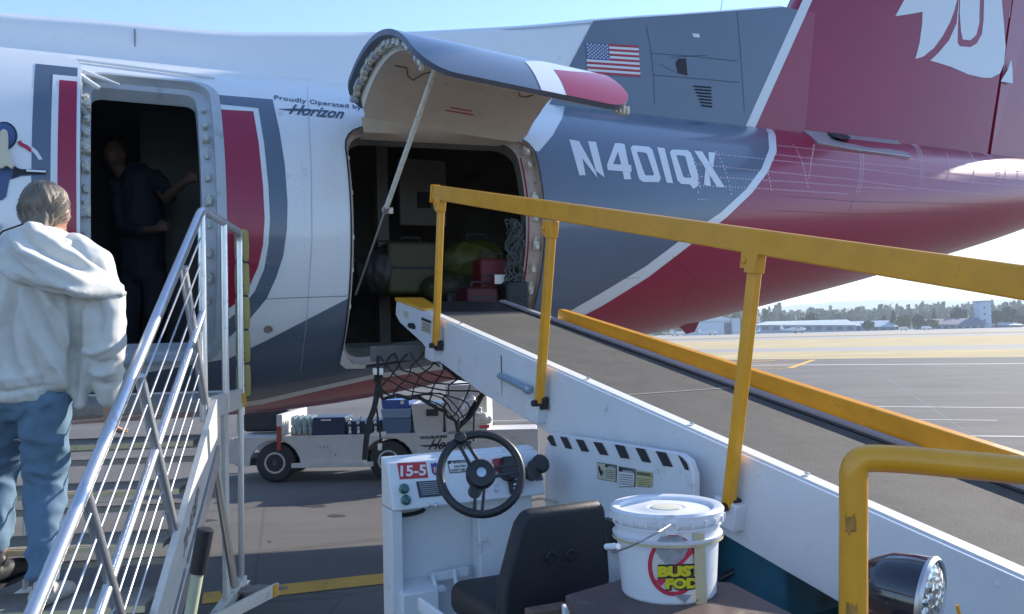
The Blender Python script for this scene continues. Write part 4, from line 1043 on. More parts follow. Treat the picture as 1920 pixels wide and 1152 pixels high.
# wooded rise beyond, read as one mass, and pale hills behind it
rng = random.Random(11); b = MB()
for row in range(7):
    Y = 780 + row * 80
    for k in range(130):
        X = -350 + k * (2100 / 150) * (Y / 1300) + rng.uniform(-8, 8); z0 = -2 + row * 3.2 + 6 * noise.noise(Vector((X * .004, row, 0)))
        H = rng.uniform(13, 21) * (1 + .3 * noise.noise(Vector((X * .01, row * 3, 1)))); con = rng.random() < .5
        if rng.random() < .04: H *= 1.3; con = True
        crown(b, (X, Y + rng.uniform(-20, 20), z0), H * (.55 if con else .9), H, 60, rng, con, size=H * .14, mi=rng.choice((0, 0, 1, 2)))
o = b.build('woodland', m_leafs, None, smooth=False); o['kind'] = 'stuff'
m_hill = mat('hill_green', (.06, .09, .045), rough=1, var=.3, scale=.004)
def ridge(name, Y, h, x0, x1, seed, dy):
    vs = []; fs = []; n = 120
    for i in range(n):
        X = x0 + (x1 - x0) * i / (n - 1); e = math.sin(math.pi * i / (n - 1)) ** .5
        z = e * h * (.75 + .35 * noise.noise(Vector((X / 900, seed, 0))) + .06 * noise.noise(Vector((X / 120, seed, 3))))
        vs += [Vector((X, Y - dy, -5)), Vector((X, Y, z)), Vector((X, Y + dy, -5))]
        if i: a = 3 * (i - 1); c = 3 * i; fs += [(a, c, c + 1, a + 1), (a + 1, c + 1, c + 2, a + 2)]
    o = add_obj(name, vs, fs, m_hill, None); o['kind'] = 'structure'; return o
ridge('woodland_rise', 1380, 36, -900, 2600, 1, 560)
ridge('far_hills', 5200, 215, -2200, 6500, 4, 1200)
# ================================================================== BELT LOADER
vp = ray(18, 236).normalized()                     # direction up the belt
aL = math.atan2(-vp.x, vp.y); DL = Vector((-math.sin(aL), math.cos(aL), 0)); RL = Vector((math.cos(aL), math.sin(aL), 0))
UPB = RL.cross(vp).normalized()
L0 = P(830, 591, 5.35)
def BL(a, b, c=0.): return L0 + RL * a - vp * b + UPB * c      # across, down the belt, above it
def sidehit(px, py, a):                              # where a picture point meets the vertical plane at offset a
    return hit_plane(px, py, L0 + RL * a, RL)
def bl_of(p): d = p - L0; return d.dot(RL), -d.dot(vp), d.dot(UPB)
BW = .57
rt = hit_plane(975, 584, L0, UPB); BW = (rt - L0).dot(RL)
print('belt width', BW, 'slope', math.degrees(math.asin(vp.z)), 'az', math.degrees(aL))
m_lw = mat('loader_white', (.68, .70, .72), rough=.45, var=.05, scale=4, dirt=(.36, .31, .25), dirt_amt=.12, dirt_scale=5, bump=.05, bscale=30)
m_ly = mat('loader_yellow', (.74, .33, .012), rough=.38, coat=.3, var=.10, scale=9, dirt=(.20, .08, .02), dirt_amt=.05, dirt_scale=9)
m_belt = mat('belt_rubber', (.060, .059, .056), rough=.85, var=.22, scale=7, dirt=(.10, .095, .085), dirt_amt=.35, dirt_scale=2.5, bump=.35, bscale=220)
m_blk = mat('black_plastic', (.018, .018, .020), rough=.45)
m_vinyl = mat('black_vinyl', (.011, .012, .016), rough=.55, var=.2, scale=12, bump=.1, bscale=40)
m_teal = mat('loader_teal', (.02, .12, .18), rough=.5, var=.2, dirt=(.05, .04, .03), dirt_amt=.3)
m_rust = mat('rusty_steel', (.16, .10, .07), rough=.8, var=.3, scale=20)
m_table = mat('worn_brown_plate', (.10, .065, .058), rough=.55, var=.25, scale=7, dirt=(.28, .22, .18), dirt_amt=.3, dirt_scale=9)
LOX = P(1150, 900, 3.3); loader = thing('belt_loader', 'white airport belt loader with yellow handrails reaching up into the baggage hold', 'belt loader', (LOX.x, LOX.y, 0), aL)
BE = 6.6
# belt itself, return side and joint
b = MB(); b.hexa([BL(0, -.1, -.03), BL(BW, -.1, -.03), BL(BW, BE, -.03), BL(0, BE, -.03)], [BL(0, -.1, 0), BL(BW, -.1, 0), BL(BW, BE, 0), BL(0, BE, 0)]); recalc(b.build('conveyor_belt', m_belt, loader, bevel=.004))
b = MB(); b.box(BL(BW / 2, 1.88, .0005), RL * BW * .49, vp * .006, UPB * .002); b.build('belt_joint', mat('joint_grey', (.20, .19, .17), rough=.8), loader)
b = MB(); b.tube([BL(0, -.1, -.045), BL(BW, -.1, -.045)], .045, 14); b.build('end_roller', m_steel, loader)
for k, a in enumerate((-.016, BW + .016)):
    b = MB(); b.hexa([BL(a - .014, -.05, -.06), BL(a + .014, -.05, -.06), BL(a + .014, BE, -.06), BL(a - .014, BE, -.06)], [BL(a - .014, -.05, .006), BL(a + .014, -.05, .006), BL(a + .014, BE, .006), BL(a - .014, BE, .006)])
    recalc(b.build('edge_seal', m_blk, loader))
# side frames: white deep beams with a bright top flange
def beam(a0, a1, sgn, name):
    b = MB()
    # profile from the nose (b<0) to the drive end, following the lower edge of the photo
    prof = [(-.50, .005, -.09), (-.42, .01, -.13), (-.05, .012, -.185), (.10, .012, -.235), (.8, .012, -.29), (2.0, .012, -.30), (3.2, .012, -.31), (BE, .012, -.31)]
    for (b0, t0, l0), (b1, t1, l1) in zip(prof, prof[1:]):
        b.hexa([BL(a0, b0, l0), BL(a1, b0, l0), BL(a1, b1, l1), BL(a0, b1, l1)], [BL(a0, b0, t0), BL(a1, b0, t0), BL(a1, b1, t1), BL(a0, b1, t1)])
    return recalc(b.build(name, m_lw, loader, merge=True, smooth=False, bevel=.003))
beam(-.105, -.075, -1, 'side_beam'); beam(BW + .065, BW + .09, 1, 'side_beam')
for a0, a1 in ((-.085, -.032), (BW + .032, BW + .075)):
    b = MB(); b.hexa([BL(a0, -.45, .004), BL(a1, -.45, .004), BL(a1, BE, .004), BL(a0, BE, .004)], [BL(a0, -.45, .018), BL(a1, -.45, .018), BL(a1, BE, .018), BL(a0, BE, .018)])
    recalc(b.build('top_flange', mat('flange_cream', (.70, .70, .66), rough=.45, dirt=(.2, .17, .12), dirt_amt=.15) if a0 < 0 else mat('flange_mauve', (.34, .31, .33), rough=.5, var=.1), loader))
b = MB(); b.hexa([BL(-.09, -.50, -.10), BL(BW + .08, -.50, -.10), BL(BW + .08, -.12, -.10), BL(-.09, -.12, -.10)], [BL(-.09, -.50, .0), BL(BW + .08, -.50, .0), BL(BW + .08, -.12, -.01), BL(-.09, -.12, -.01)]); recalc(b.build('nose_plate', m_blk, loader, bevel=.006))
b = MB(); b.hexa([BL(-.11, -.52, .0), BL(.10, -.52, .0), BL(.02, -.10, .015), BL(-.11, -.06, .015)], [BL(-.11, -.52, .022), BL(.10, -.52, .022), BL(.02, -.10, .030), BL(-.11, -.06, .030)]); recalc(b.build('nose_bumper', m_ly, loader, bevel=.004))
# decals, slot and seam on the near beam
def on_side(x, y, off=.002, a=-.105): return sidehit(x, y, a) - RL * off
def side_quad(name, pts, material, off=.002, a=-.105):
    return add_obj(name, [on_side(x, y, off, a) for x, y in pts], [tuple(range(len(pts)))], material, loader, smooth=False)
m_lab = mat('label_cream', (.52, .50, .38), rough=.5); m_txt = mat('print_black', (.02, .02, .025), rough=.5); m_lw2 = mat('label_white', (.68, .68, .66), rough=.5)
side_quad('slot', [(766, 606), (776, 606), (780, 612), (779, 618), (768, 616), (764, 611)], m_txt)
side_quad('label', [(791, 595), (809, 602), (808, 628), (790, 621)], m_lab)
side_quad('label_header', [(791, 595), (809, 602), (809, 607), (791, 600)], m_txt, .004)
for k in range(4): side_quad('label_line', [(793, 605 + k * 4), (807, 610 + k * 4), (807, 611.2 + k * 4), (793, 606.2 + k * 4)], m_txt, .004)
side_quad('label', [(757, 582), (766, 585), (765, 597), (757, 595)], m_lab)
side_quad('beam_seam', [(939, 666), (941, 667), (942, 706), (940, 705)], m_rust)
side_quad('rust_stain', [(936, 700), (946, 702), (952, 708), (944, 712), (937, 708)], m_rust)
rng = random.Random(12)
for (x, y, l_) in ((941, 705, 40), (1031, 760, 14)):
    a_ = [(x - 1.6, y), (x + 1.6, y), (x + 1.0, y + l_ * .6), (x + .2, y + l_), (x - .6, y + l_ * .7)]
    side_quad('rust_stain', a_, mat('rust_run', (.42, .33, .24), rough=.7, var=.2, scale=40), .0015)
for k in range(14):
    b0 = .25 + .42 * k
    for c_ in (-.03, -.27):
        b = MB(); b.lathe(BL(-.105, b0, c_), -RL, [(.008, 0), (.007, .004), (0, .005)], 8); b.build('bolt', m_lw, loader)
# lift cylinder on the beam
b = MB(); c0 = on_side(946, 704, .03); c1 = on_side(997, 729, .03); b.tube([c0, c1], .017, 12); b.lathe(c1, c1 - c0, [(.024, 0), (.024, .02), (.01, .03)], 12); b.build('damper', mat('damper_steel', (.30, .42, .52), rough=.35, metal=.5), loader)
for (x, y) in ((862, 630), (1100, 722), (1290, 842), (1500, 965)):
    b = MB(); c = BL(-.055, bl_of(sidehit(x, y, -.06))[1], .022); b.lathe(c, UPB, [(.009, 0), (.009, .006), (0, .008)], 8); b.build('bolt', m_steel, loader)
# yellow handrail on posts, near side
RA = -.15
def post(xt, yt, xb, yb, w=.020):
    """square tube post between two picture points on the near side plane"""
    t = sidehit(xt, yt, RA); o = sidehit(xb, yb, RA - .0); ax = (t - o).normalized(); n = RL.cross(ax).normalized()
    b = MB(); hw = w
    b.hexa([o - RL * .017 - n * hw, o + RL * .017 - n * hw, o + RL * .017 + n * hw, o - RL * .017 + n * hw], [t - RL * .017 - n * hw, t + RL * .017 - n * hw, t + RL * .017 + n * hw, t - RL * .017 + n * hw])
    p = recalc(b.build('rail_post', m_ly, loader, bevel=.004))
    b = MB(); b.box(t + ax * -.02 - RL * .002, RL * .024, n * hw * 1.3, ax * .04); b.box(t + ax * -.012 - RL * .02 - n * hw * 1.5, RL * .005, n * hw * .9, ax * .035); b.lathe(t - ax * .02 - RL * .024 - n * hw * 1.4, -RL, [(.011, 0), (.011, .008), (.006, .012)], 10); b.build('post_cap', m_ly, p, bevel=.003)
    b = MB(); b.box(o - ax * .0 + RL * .02, RL * .02, n * hw * 1.15, ax * .03); b.tube([o - RL * .04, o + RL * .05], .016, 10); b.build('post_bracket', m_blk, p, bevel=.004)
    return p, t, o
for q in ((827, 378, 817, 648), (1035, 422, 1011, 756), (1418, 480, 1366, 950)): post(*q)
# underside clamp plates under the posts (white)
for (x, y) in ((812, 660), (1006, 770), (1368, 962)):
    c = sidehit(x, y, RA + .02); b = MB(); b.box(c, RL * .03, vp * .055, UPB * .05); b.build('pivot_lug', m_lw, loader, bevel=.006)
TR = [sidehit(x, y, RA - .002) for x, y in ((816, 361), (1200, 414), (1440, 454), (1920, 530))]
d_tr = (TR[3] - TR[0]).normalized(); tA = TR[0]; tB = TR[0] + d_tr * 5.2; nz = RL.cross(d_tr).normalized(); nz = nz if nz.z > 0 else -nz
b = MB(); hh = .043
b.hexa([tA - RL * .022 - nz * hh, tA + RL * .022 - nz * hh, tB + RL * .022 - nz * hh, tB - RL * .022 - nz * hh], [tA - RL * .022 + nz * hh, tA + RL * .022 + nz * hh, tB + RL * .022 + nz * hh, tB - RL * .022 + nz * hh])
b.box(tA - d_tr * .004 - nz * hh * .2, d_tr * .006, RL * .031, nz * hh * 1.25)
recalc(b.build('handrail', m_ly, loader, bevel=.006))
# folded yellow rail along the far side
fa = BW + .12
q = [hit_plane(x, y, L0 + RL * fa, RL) for x, y in ((1047, 594), (1390, 707), (1800, 850))]
d_f = (q[1] - q[0]).normalized(); n_f = RL.cross(d_f).normalized(); n_f = n_f if n_f.z > 0 else -n_f; qb = q[0] + d_f * 5.6
b = MB(); b.hexa([q[0] - RL * .006 - n_f * .05, q[0] + RL * .05 - n_f * .05, qb + RL * .05 - n_f * .05, qb - RL * .006 - n_f * .05], [q[0] - RL * .006 + n_f * .05, q[0] + RL * .05 + n_f * .05, qb + RL * .05 + n_f * .05, qb - RL * .006 + n_f * .05]); recalc(b.build('folded_rail', m_ly, loader, bevel=.005))
for k in (.15, .9, 1.7, 2.5, 3.3):
    b = MB(); b.box(q[0] + d_f * k - n_f * .055 - RL * .02, RL * .03, d_f * .13, n_f * .006); b.build('rail_clip', m_ly, loader, bevel=.002)
# ---- console (its own frame: square to the aircraft)
RL0, DL0 = RL, DL
RL = Vector((math.cos(R(25)), math.sin(R(25)), 0)); DL = Vector((-math.sin(R(25)), math.cos(R(25)), 0))
CY = P(880, 900, 3.60); CPn = DL
def con(x, y, dy=0.): p = hit_plane(x, y, CY + DL * dy, DL); return p
def lf(p): return (p - CY).dot(RL), (p - CY).dot(DL), p.z
def LW(x, y, z): return Vector((CY.x, CY.y, 0)) + RL * x + DL * y + Z * z
xl_, _, zt_ = lf(con(735, 872)); xr_, _, _ = lf(con(1022, 860)); zb2 = lf(con(735, 960))[2]; zt2 = lf(con(880, 861))[2]
print('console', xl_, xr_, zt_, zb2, zt2)
def xprism(x0, x1, prof, name, material, bev=.006, par=loader, **k):
    b = MB(); b.hexa([LW(x0, y, z) for y, z in prof], [LW(x1, y, z) for y, z in prof]); return recalc(b.build(name, material, par, bevel=bev, **k))
pf = [(0, zb2), (.03, zb2 + .0), (.16, zb2), (.16, zt2 + .01), (.12, zt2 + .015), (.10, zt2), (.07, zt_)]
console = xprism(xl_, xr_, pf, 'console', m_lw, .008)
xprism(xl_ - .0, xr_, [(.14, zt2 - .02), (.162, zt2 - .02), (.162, zt2 + .018), (.15, zt2 + .018)], 'console_lip', m_lw, .004)
# the sloping panel face frame
pe = (LW(0, .07, zt_) - LW(0, 0, zb2)).normalized(); pn = RL.cross(pe).normalized(); pn = pn if pn.dot(CAM - CY) > 0 else -pn
def pan(x, y, off=0.): return hit_plane(x, y, LW(0, 0, zb2), pn) + pn * off
# knee panel, left cheek, footwell and toe box
z0 = .42
xprism(xl_ + .05, xr_ - .02, [(.125, z0), (.155, z0), (.155, zb2), (.125, zb2)], 'knee_panel', m_lw, .003)
xprism(xl_ - .0, xl_ + .045, [(.02, z0), (.157, z0), (.157, zb2 - .002), (.02, zb2 - .002)], 'console_cheek', m_lw, .004)
xprism(xl_ - .03, xl_ + .01, [(-.25, .30), (.17, .30), (.17, .46), (-.25, .46)], 'sill_rail', m_lw, .004)
xprism(xl_ - .05, 1.2, [(-2.2, .36), (.17, .36), (.17, .42), (-2.2, .42)], 'deck', m_lw, .004)
xc_ = lf(con(760, 1080))[0]; xd_ = lf(con(828, 1080))[0]
xprism(xc_ - .02, xd_ - .02, [(-.02, z0), (.124, z0), (.124, lf(con(800, 1096))[2]), (-.02, lf(con(800, 1106))[2])], 'toe_box', m_lw, .006)
xe_ = lf(con(905, 1000))[0]
xprism(xe_, xe_ + .26, [(.02, z0), (.124, z0), (.124, zb2 - .003), (.05, zb2 - .003)], 'steering_column_box', m_lw, .006)
b = MB(); c = con(776, 966); b.tube([c + DL * .1 + RL * (.08 * math.cos(t)) - Z * (.018 * math.sin(t)) for t in [k * math.pi / 6 for k in range(7)]], .009, 8); b.build('grab_handle', m_blk, loader)
# pedals on their bar
b = MB(); p0 = hit_plane(808, 1083, LW(0, .07, 0), DL); p1 = hit_plane(878, 1071, LW(0, .07, 0), DL); b.box((p0 + p1) / 2, (p1 - p0) / 2, DL * .012, Z * .018); b.build('pedal_bar', m_lw, loader, bevel=.003)
for x, y0, y1 in ((812, 1080, 1105), (852, 1068, 1118)):
    a0 = hit_plane(x, y0, LW(0, .06, 0), DL); a1 = hit_plane(x + 6, y1, LW(0, .02, 0), DL); b = MB(); b.tube([a0, a1], .010, 8); b.box(a1, RL * .035, DL * .02, Z * .01); b.build('pedal', m_lw, loader, bevel=.002)
# side panel with hazard marks, between driver and conveyor
HX = lf(con(1024, 860))[0]
def hz(x, y, off=0.): return hit_plane(x, y, L0 - RL0 * .205, RL0) - RL0 * off
hzp = [(1022, 843), (1030, 815), (1045, 814), (1160, 832), (1275, 851), (1292, 864), (1301, 890), (1302, 1152), (1290, 1400), (1100, 1400), (1040, 1180), (1022, 1000)]
b = MB(); b.prism([hz(x, y) for x, y in hzp], RL0 * .03); side = recalc(b.build('side_panel', m_lw, loader, bevel=.004))
m_hzb = mat('hazard_black', (.02, .022, .03), rough=.5)
for k, q in enumerate([[(82, 130), (95, 112), (115, 115), (138, 178), (108, 172)], [(157, 120), (198, 125), (230, 193), (190, 187)], [(248, 135), (293, 140), (328, 210), (283, 205)], [(350, 150), (402, 157), (440, 230), (390, 224)],
        [(474, 165), (532, 174), (563, 250), (510, 244)], [(595, 184), (650, 192), (688, 273), (635, 265)], [(713, 204), (773, 213), (814, 297), (757, 290)], [(842, 225), (870, 245), (895, 275), (908, 315), (885, 312)]]):
    add_obj('hazard_stripe', [hz(1000 + x / 3.098, 780 + y / 3.098, .0035) for x, y in q], [tuple(range(len(q)))], m_hzb, side, smooth=False)
def hzq(q, material, off, name): return add_obj(name, [hz(1000 + x / 3.098, 780 + y / 3.098, off) for x, y in q], [tuple(range(len(q)))], material, side, smooth=False)
def hz_text(s, x0, y0, x1, y1, hpx, material, name='label_text', off=.008, bold=.02):
    a = hz(1000 + x0 / 3.098, 780 + y0 / 3.098, off); c = hz(1000 + x1 / 3.098, 780 + y1 / 3.098, off); t = hz(1000 + x0 / 3.098, 780 + (y0 - hpx) / 3.098, off)
    vs, fs, w = text_tris(s, bold=bold); add_obj(name, [a + (c - a) * (x / w) + (t - a) * y for x, y in vs], fs, material, side, smooth=False)
m_warn = mat('label_dim_yellow', (.50, .46, .22), rough=.5)
for (q, hd, base) in (([(376, 272), (484, 288), (482, 382), (378, 362)], True, m_lab), ([(502, 296), (594, 310), (590, 408), (502, 410)], True, m_lw2), ([(604, 316), (696, 328), (692, 410), (600, 408)], False, m_warn)):
    fr = [(q[0][0] - 3, q[0][1] - 4), (q[1][0] + 3, q[1][1] - 2), (q[2][0] + 3, q[2][1] + 4), (q[3][0] - 3, q[3][1] + 3)]
    if hd: hzq(fr, m_txt, .003, 'label_border')
    hzq(q, base, .0045, 'warning_label')
hzq([(424, 280), (482, 289), (482, 306), (424, 298)], m_txt, .006, 'label_header'); hzq([(503, 297), (592, 311), (592, 334), (503, 322)], m_txt, .006, 'label_header')
hz_text('WARNING', 440, 300, 480, 305, 12, m_lw2); hz_text('WARNING', 526, 326, 588, 333, 15, m_lw2); hz_text('WARNING', 608, 342, 692, 352, 20, m_txt); hz_text('E', 402, 337, 417, 340, 22, m_txt)
hzq([(388, 285), (396, 300), (404, 340), (398, 352), (391, 330), (384, 310)], m_txt, .006, 'label_pictogram')
for k in range(5):
    hzq([(428, 312 + 11 * k), (478, 319 + 11 * k), (478, 322 + 11 * k), (428, 315 + 11 * k)], m_txt, .006, 'label_line')
    hzq([(508, 338 + 13 * k), (586, 347 + 13 * k), (586, 350.5 + 13 * k), (508, 341.5 + 13 * k)], m_txt, .006, 'label_line')
    hzq([(610, 360 + 11 * k), (686, 369 + 11 * k), (686, 371.5 + 11 * k), (610, 362.5 + 11 * k)], m_txt, .006, 'label_line')
# seam and rod low on the side panel
b = MB(); b.tube([hz(985, 945, .02), hz(1000, 938, .03), hz(1024, 934, .03), hz(1050, 942, .02)], .005, 6); b.build('release_rod', m_steel, side)
# ---- instruments and decals on the panel
def panq(pts, name, material, off): return add_obj(name, [pan(x, y, off) for x, y in pts], [tuple(range(len(pts)))], material, console, smooth=False)
def g4(pts): return [(690 + x / 3.097, 780 + y / 3.097) for x, y in pts]
def pan_text(s, x0, y0, x1, y1, hpx, material, off=.006, bold=.03, shear=0., name='panel_text'):
    a = pan(x0, y0, off); c = pan(x1, y1, off); t = pan(x0, y0 - hpx, off); vs, fs, w = text_tris(s, bold=bold, shear=shear)
    return add_obj(name, [a + (c - a) * (x / w) + (t - a) * y for x, y in vs], fs, material, console, smooth=False)
m_numr = mat('number_red', (.48, .03, .04), rough=.5)
panq(g4([(168, 275), (334, 268), (350, 360), (184, 370)]), 'fleet_number_plate', m_numr, .002)
pan_text('15-5', *g4([(187, 352)])[0], *g4([(336, 344)])[0], 20, m_lw2, .005, .03, name='fleet_number')
sh = g4([(362, 275), (375, 278), (388, 270), (400, 277), (412, 272), (412, 340), (385, 345), (372, 330), (368, 305)])
panq(sh, 'shield_emblem', mat('shield_blue', (.04, .06, .25), rough=.5), .002)
panq(g4([(372, 300), (408, 296), (408, 332), (388, 337), (378, 326)]), 'shield_emblem', m_numr, .004)
for k in range(3): panq(g4([(380 + 10 * k, 300), (384 + 10 * k, 299), (387 + 10 * k, 332), (383 + 10 * k, 333)]), 'shield_emblem', m_lw2, .0055)
panq(g4([(460, 262), (575, 256), (582, 326), (474, 334)]), 'label_border', m_txt, .002); panq(g4([(467, 281), (572, 274), (577, 322), (478, 329)]), 'warning_label', m_lw2, .0035)
pan_text('CAUTION', *g4([(497, 279)])[0], *g4([(566, 273)])[0], 4.0, m_lw2, .0035, .0)
panq(g4([(480, 279), (487, 266), (494, 278)]), 'label_pictogram', m_lw2, .0035)
pan_text('FASTEN', *g4([(498, 303)])[0], *g4([(565, 297)])[0], 4.4, m_txt, .005, .03); pan_text('SAFETY BELT', *g4([(480, 325)])[0], *g4([(576, 319)])[0], 4.6, m_txt, .005, .03)
panq(g4([(278, 383), (405, 374), (429, 465), (298, 477)]), 'data_plate', mat('data_plate', (.03, .04, .06), rough=.4), .003)
for k in range(7): panq(g4([(292 + 3 * k, 392 + 11 * k), (398 + 2.2 * k, 384 + 11 * k), (398.6 + 2.2 * k, 387 + 11 * k), (293 + 3 * k, 395 + 11 * k)]), 'data_plate_line', m_grey, .0045)
m_gr = mat('button_green', (.01, .11, .09), rough=.25, coat=1)
for (x, y) in g4([(207, 426), (218, 491)]):
    b = MB(); b.lathe(pan(x, y, 0), pn, [(.021, 0), (.021, .01), (.017, .014), (.017, .022), (.014, .026), (0, .027)], 20); b.build('push_button', m_gr, console)
pan_text('START', *g4([(180, 402)])[0], *g4([(222, 399)])[0], 2.2, m_txt, .003, .0)
for (x, y) in g4([(353, 518), (402, 516), (485, 495), (678, 432), (743, 430)]):
    b = MB(); b.lathe(pan(x, y, 0), pn, [(.011, 0), (.011, .004), (.006, .006), (.006, .014), (0, .015)], 12); b.build('toggle', m_steel, console)
pan_text('CHOKE', *g4([(655, 410)])[0], *g4([(690, 408)])[0], 2.0, m_txt, .003, .0); pan_text('LIGHTS', *g4([(725, 408)])[0], *g4([(762, 406)])[0], 2.0, m_txt, .003, .0)
def pbox(x, y, w, h, d, name, material, bev=.003): b = MB(); b.box(pan(x, y, d / 2), RL * w / 2, pe * h / 2, pn * d / 2); return b.build(name, material, console, bevel=bev)
pbox(*g4([(755, 288)])[0], .05, .055, .02, 'warning_lamp', mat('lamp_red', (.25, .02, .03), rough=.3)); pbox(*g4([(812, 280)])[0], .075, .05, .045, 'hour_meter', m_blk)
b = MB(); b.lathe(pan(*g4([(810, 322)])[0], .0), pn, [(.045, 0), (.045, .05), (.04, .055), (.0, .055)], 20); b.build('gauge', m_blk, console)
pbox(*g4([(850, 415)])[0], .055, .055, .02, 'switch_block', m_blk)
for k in range(2): pbox(*g4([(845, 405 + 22 * k)])[0], .02, .012, .028, 'toggle', m_steel)
b = MB(); c = pan(*g4([(965, 300)])[0], .0); b.tube([c, c + pn * .05], .035, 14); b.lathe(c + pn * .05, pn, [(.04, 0), (.042, .02), (.03, .03), (0, .03)], 16); b.tube([c + pn * .04, pan(*g4([(925, 345)])[0], .06)], .014, 8); b.build('gear_selector', m_blk, console)
panq(g4([(958, 338), (1000, 312), (1018, 374), (975, 380)]), 'selector_plate', mat('selector_plate', (.05, .10, .18), rough=.4), .003)
b = MB(); b.tube([pan(*g4([(925, 345)])[0], .05), pan(*g4([(932, 392)])[0], .05)], .006, 6); b.lathe(pan(*g4([(925, 345)])[0], .04), pn, [(.035, 0), (.035, .03), (0, .035)], 14); b.build('ignition_key', m_blk, console)
# ---- steering wheel
WC = P(902, 888, 3.22); wn_ = (CAM - WC).normalized() * .8 + (-DL * .3 + Z * .35); wn_.normalize()
wx = wn_.cross(Z).normalized() * -1; wy = wn_.cross(wx).normalized(); wy = wy if wy.z > 0 else -wy; wx = -wx if wx.dot(RL) < 0 else wx
wr = .153
swt = MB(); swt.tube([WC + (wx * math.cos(2 * math.pi * k / 48) + wy * math.sin(2 * math.pi * k / 48)) * wr for k in range(48)], .0155, 14, closed=True); wheel = swt.build('steering_wheel', m_blk, loader)
b = MB(); b.lathe(WC - wn_ * .035, wn_, [(.03, -.06), (.055, 0), (.058, .03), (.05, .045), (.0, .05)], 28); b.build('wheel_hub', m_blk, wheel)
b = MB(); b.lathe(WC + wn_ * .014, wn_, [(.018, 0), (.018, .004), (.0, .006)], 20); b.build('hub_badge', mat('badge', (.42, .50, .56), rough=.3, metal=.6), wheel)
for ang in (118, 5, 262, 232):
    a = R(ang); d = wx * math.cos(a) + wy * math.sin(a); s = d.cross(wn_).normalized()
    if ang == 232: continue
    for sg in (-1, 1):
        b = MB(); b.hexa([WC + d * .045 + s * (sg * .017 - .006) - wn_ * .012, WC + d * .045 + s * (sg * .017 + .006) - wn_ * .012, WC + d * .155 + s * (sg * .014 + .006), WC + d * .155 + s * (sg * .014 - .006)],
                       [WC + d * .045 + s * (sg * .017 - .006), WC + d * .045 + s * (sg * .017 + .006), WC + d * .155 + s * (sg * .014 + .006) + wn_ * .01, WC + d * .155 + s * (sg * .014 - .006) + wn_ * .01]); recalc(b.build('wheel_spoke', m_blk, wheel, bevel=.002))
b = MB(); k0 = WC + (wx * math.cos(R(118)) + wy * math.sin(R(118))) * wr; b.lathe(k0 - wn_ * .01, wn_, [(.022, 0), (.024, .03), (.018, .045), (0, .05)], 16); b.build('spinner_knob', m_blk, wheel)
b = MB(); b.tube([WC - wn_ * .03, WC - wn_ * .28], .028, 14); b.build('steering_column', m_blk, loader)
# ---- driver's seat
def slab(name, c, ax, ay, az, material, par=loader, bev=.03, bseg=5, **k):
    b = MB(); b.box(c, ax, ay, az); o = b.build(name, material, par, bevel=bev, bseg=bseg, angle=0, **k); return o
SYd = 2.92
tl, tr_ = P(950, 952, SYd), P(1125, 952, SYd); bl, br = P(922, 1118, SYd - .12), P(1168, 1112, SYd - .12)
cen = (tl + tr_) / 2; wv = RL * .0
b = MB(); th_ = DL * .09
out = [P(976, 953, SYd), P(1150, 947, SYd), P(1168, 956, SYd), P(1176, 1000, SYd - .02), P(1205, 1110, SYd - .1), P(1205, 1200, SYd - .14), P(940, 1200, SYd - .14), P(938, 1098, SYd - .1), P(950, 1010, SYd - .03), P(956, 975, SYd)]
base_ = P(1045, 1040, SYd)
def on_seat(p, dy): q = p.copy(); k = (p - base_).dot(DL); return p - DL * k + DL * (dy + (1.0 - p.z) * .10 * -1)
b.hexa([on_seat(p, 0) for p in out], [base_ + (on_seat(p, .065) - base_) * .97 for p in out])
seat = recalc(b.build('seat_back', m_vinyl, loader, bevel=.028, bseg=5))
seat['label'] = 'black vinyl seat back seen from behind'
for x, y in ((1027, 1042), (1072, 1042)):
    b = MB(); c = on_seat(P(x, y, SYd), -.002); b.lathe(c, -DL, [(.022, 0), (.022, .003), (.017, .006), (.0, .004)], 18); b.build('seat_button', m_vinyl, seat)
ct = P(905, 1135, 3.12); slab('seat_cushion', ct + RL * .22 + DL * .02 - Z * .03, RL * .26, DL * .24, Z * .065, m_vinyl, bev=.05)
slab('seat_base', ct + RL * .25 - Z * .26, RL * .2, DL * .2, Z * .15, m_blk, bev=.01)
b = MB(); b.box(P(965, 1128, 2.95), RL * .018, DL * .02, Z * .09); b.build('seat_bracket', m_grey, loader, bevel=.003)
b = MB(); p0 = P(790, 1122, 2.9); p1 = P(860, 1165, 2.85); b.hexa([p0 - Z * .05, p0 + RL * .0 + DL * .05 - Z * .05, p1 + DL * .05 - Z * .1, p1 - Z * .1], [p0 + Z * .0, p0 + DL * .05, p1 + DL * .05 - Z * .01, p1 - Z * .01]); recalc(b.build('seat_armrest', m_lw, loader, bevel=.012, bseg=3))
b = MB(); c = P(1028, 1150, 2.75); b.box(c - Z * .05, RL * .07, DL * .03, Z * .07); b.build('battery_cover', m_rust, loader, bevel=.004)
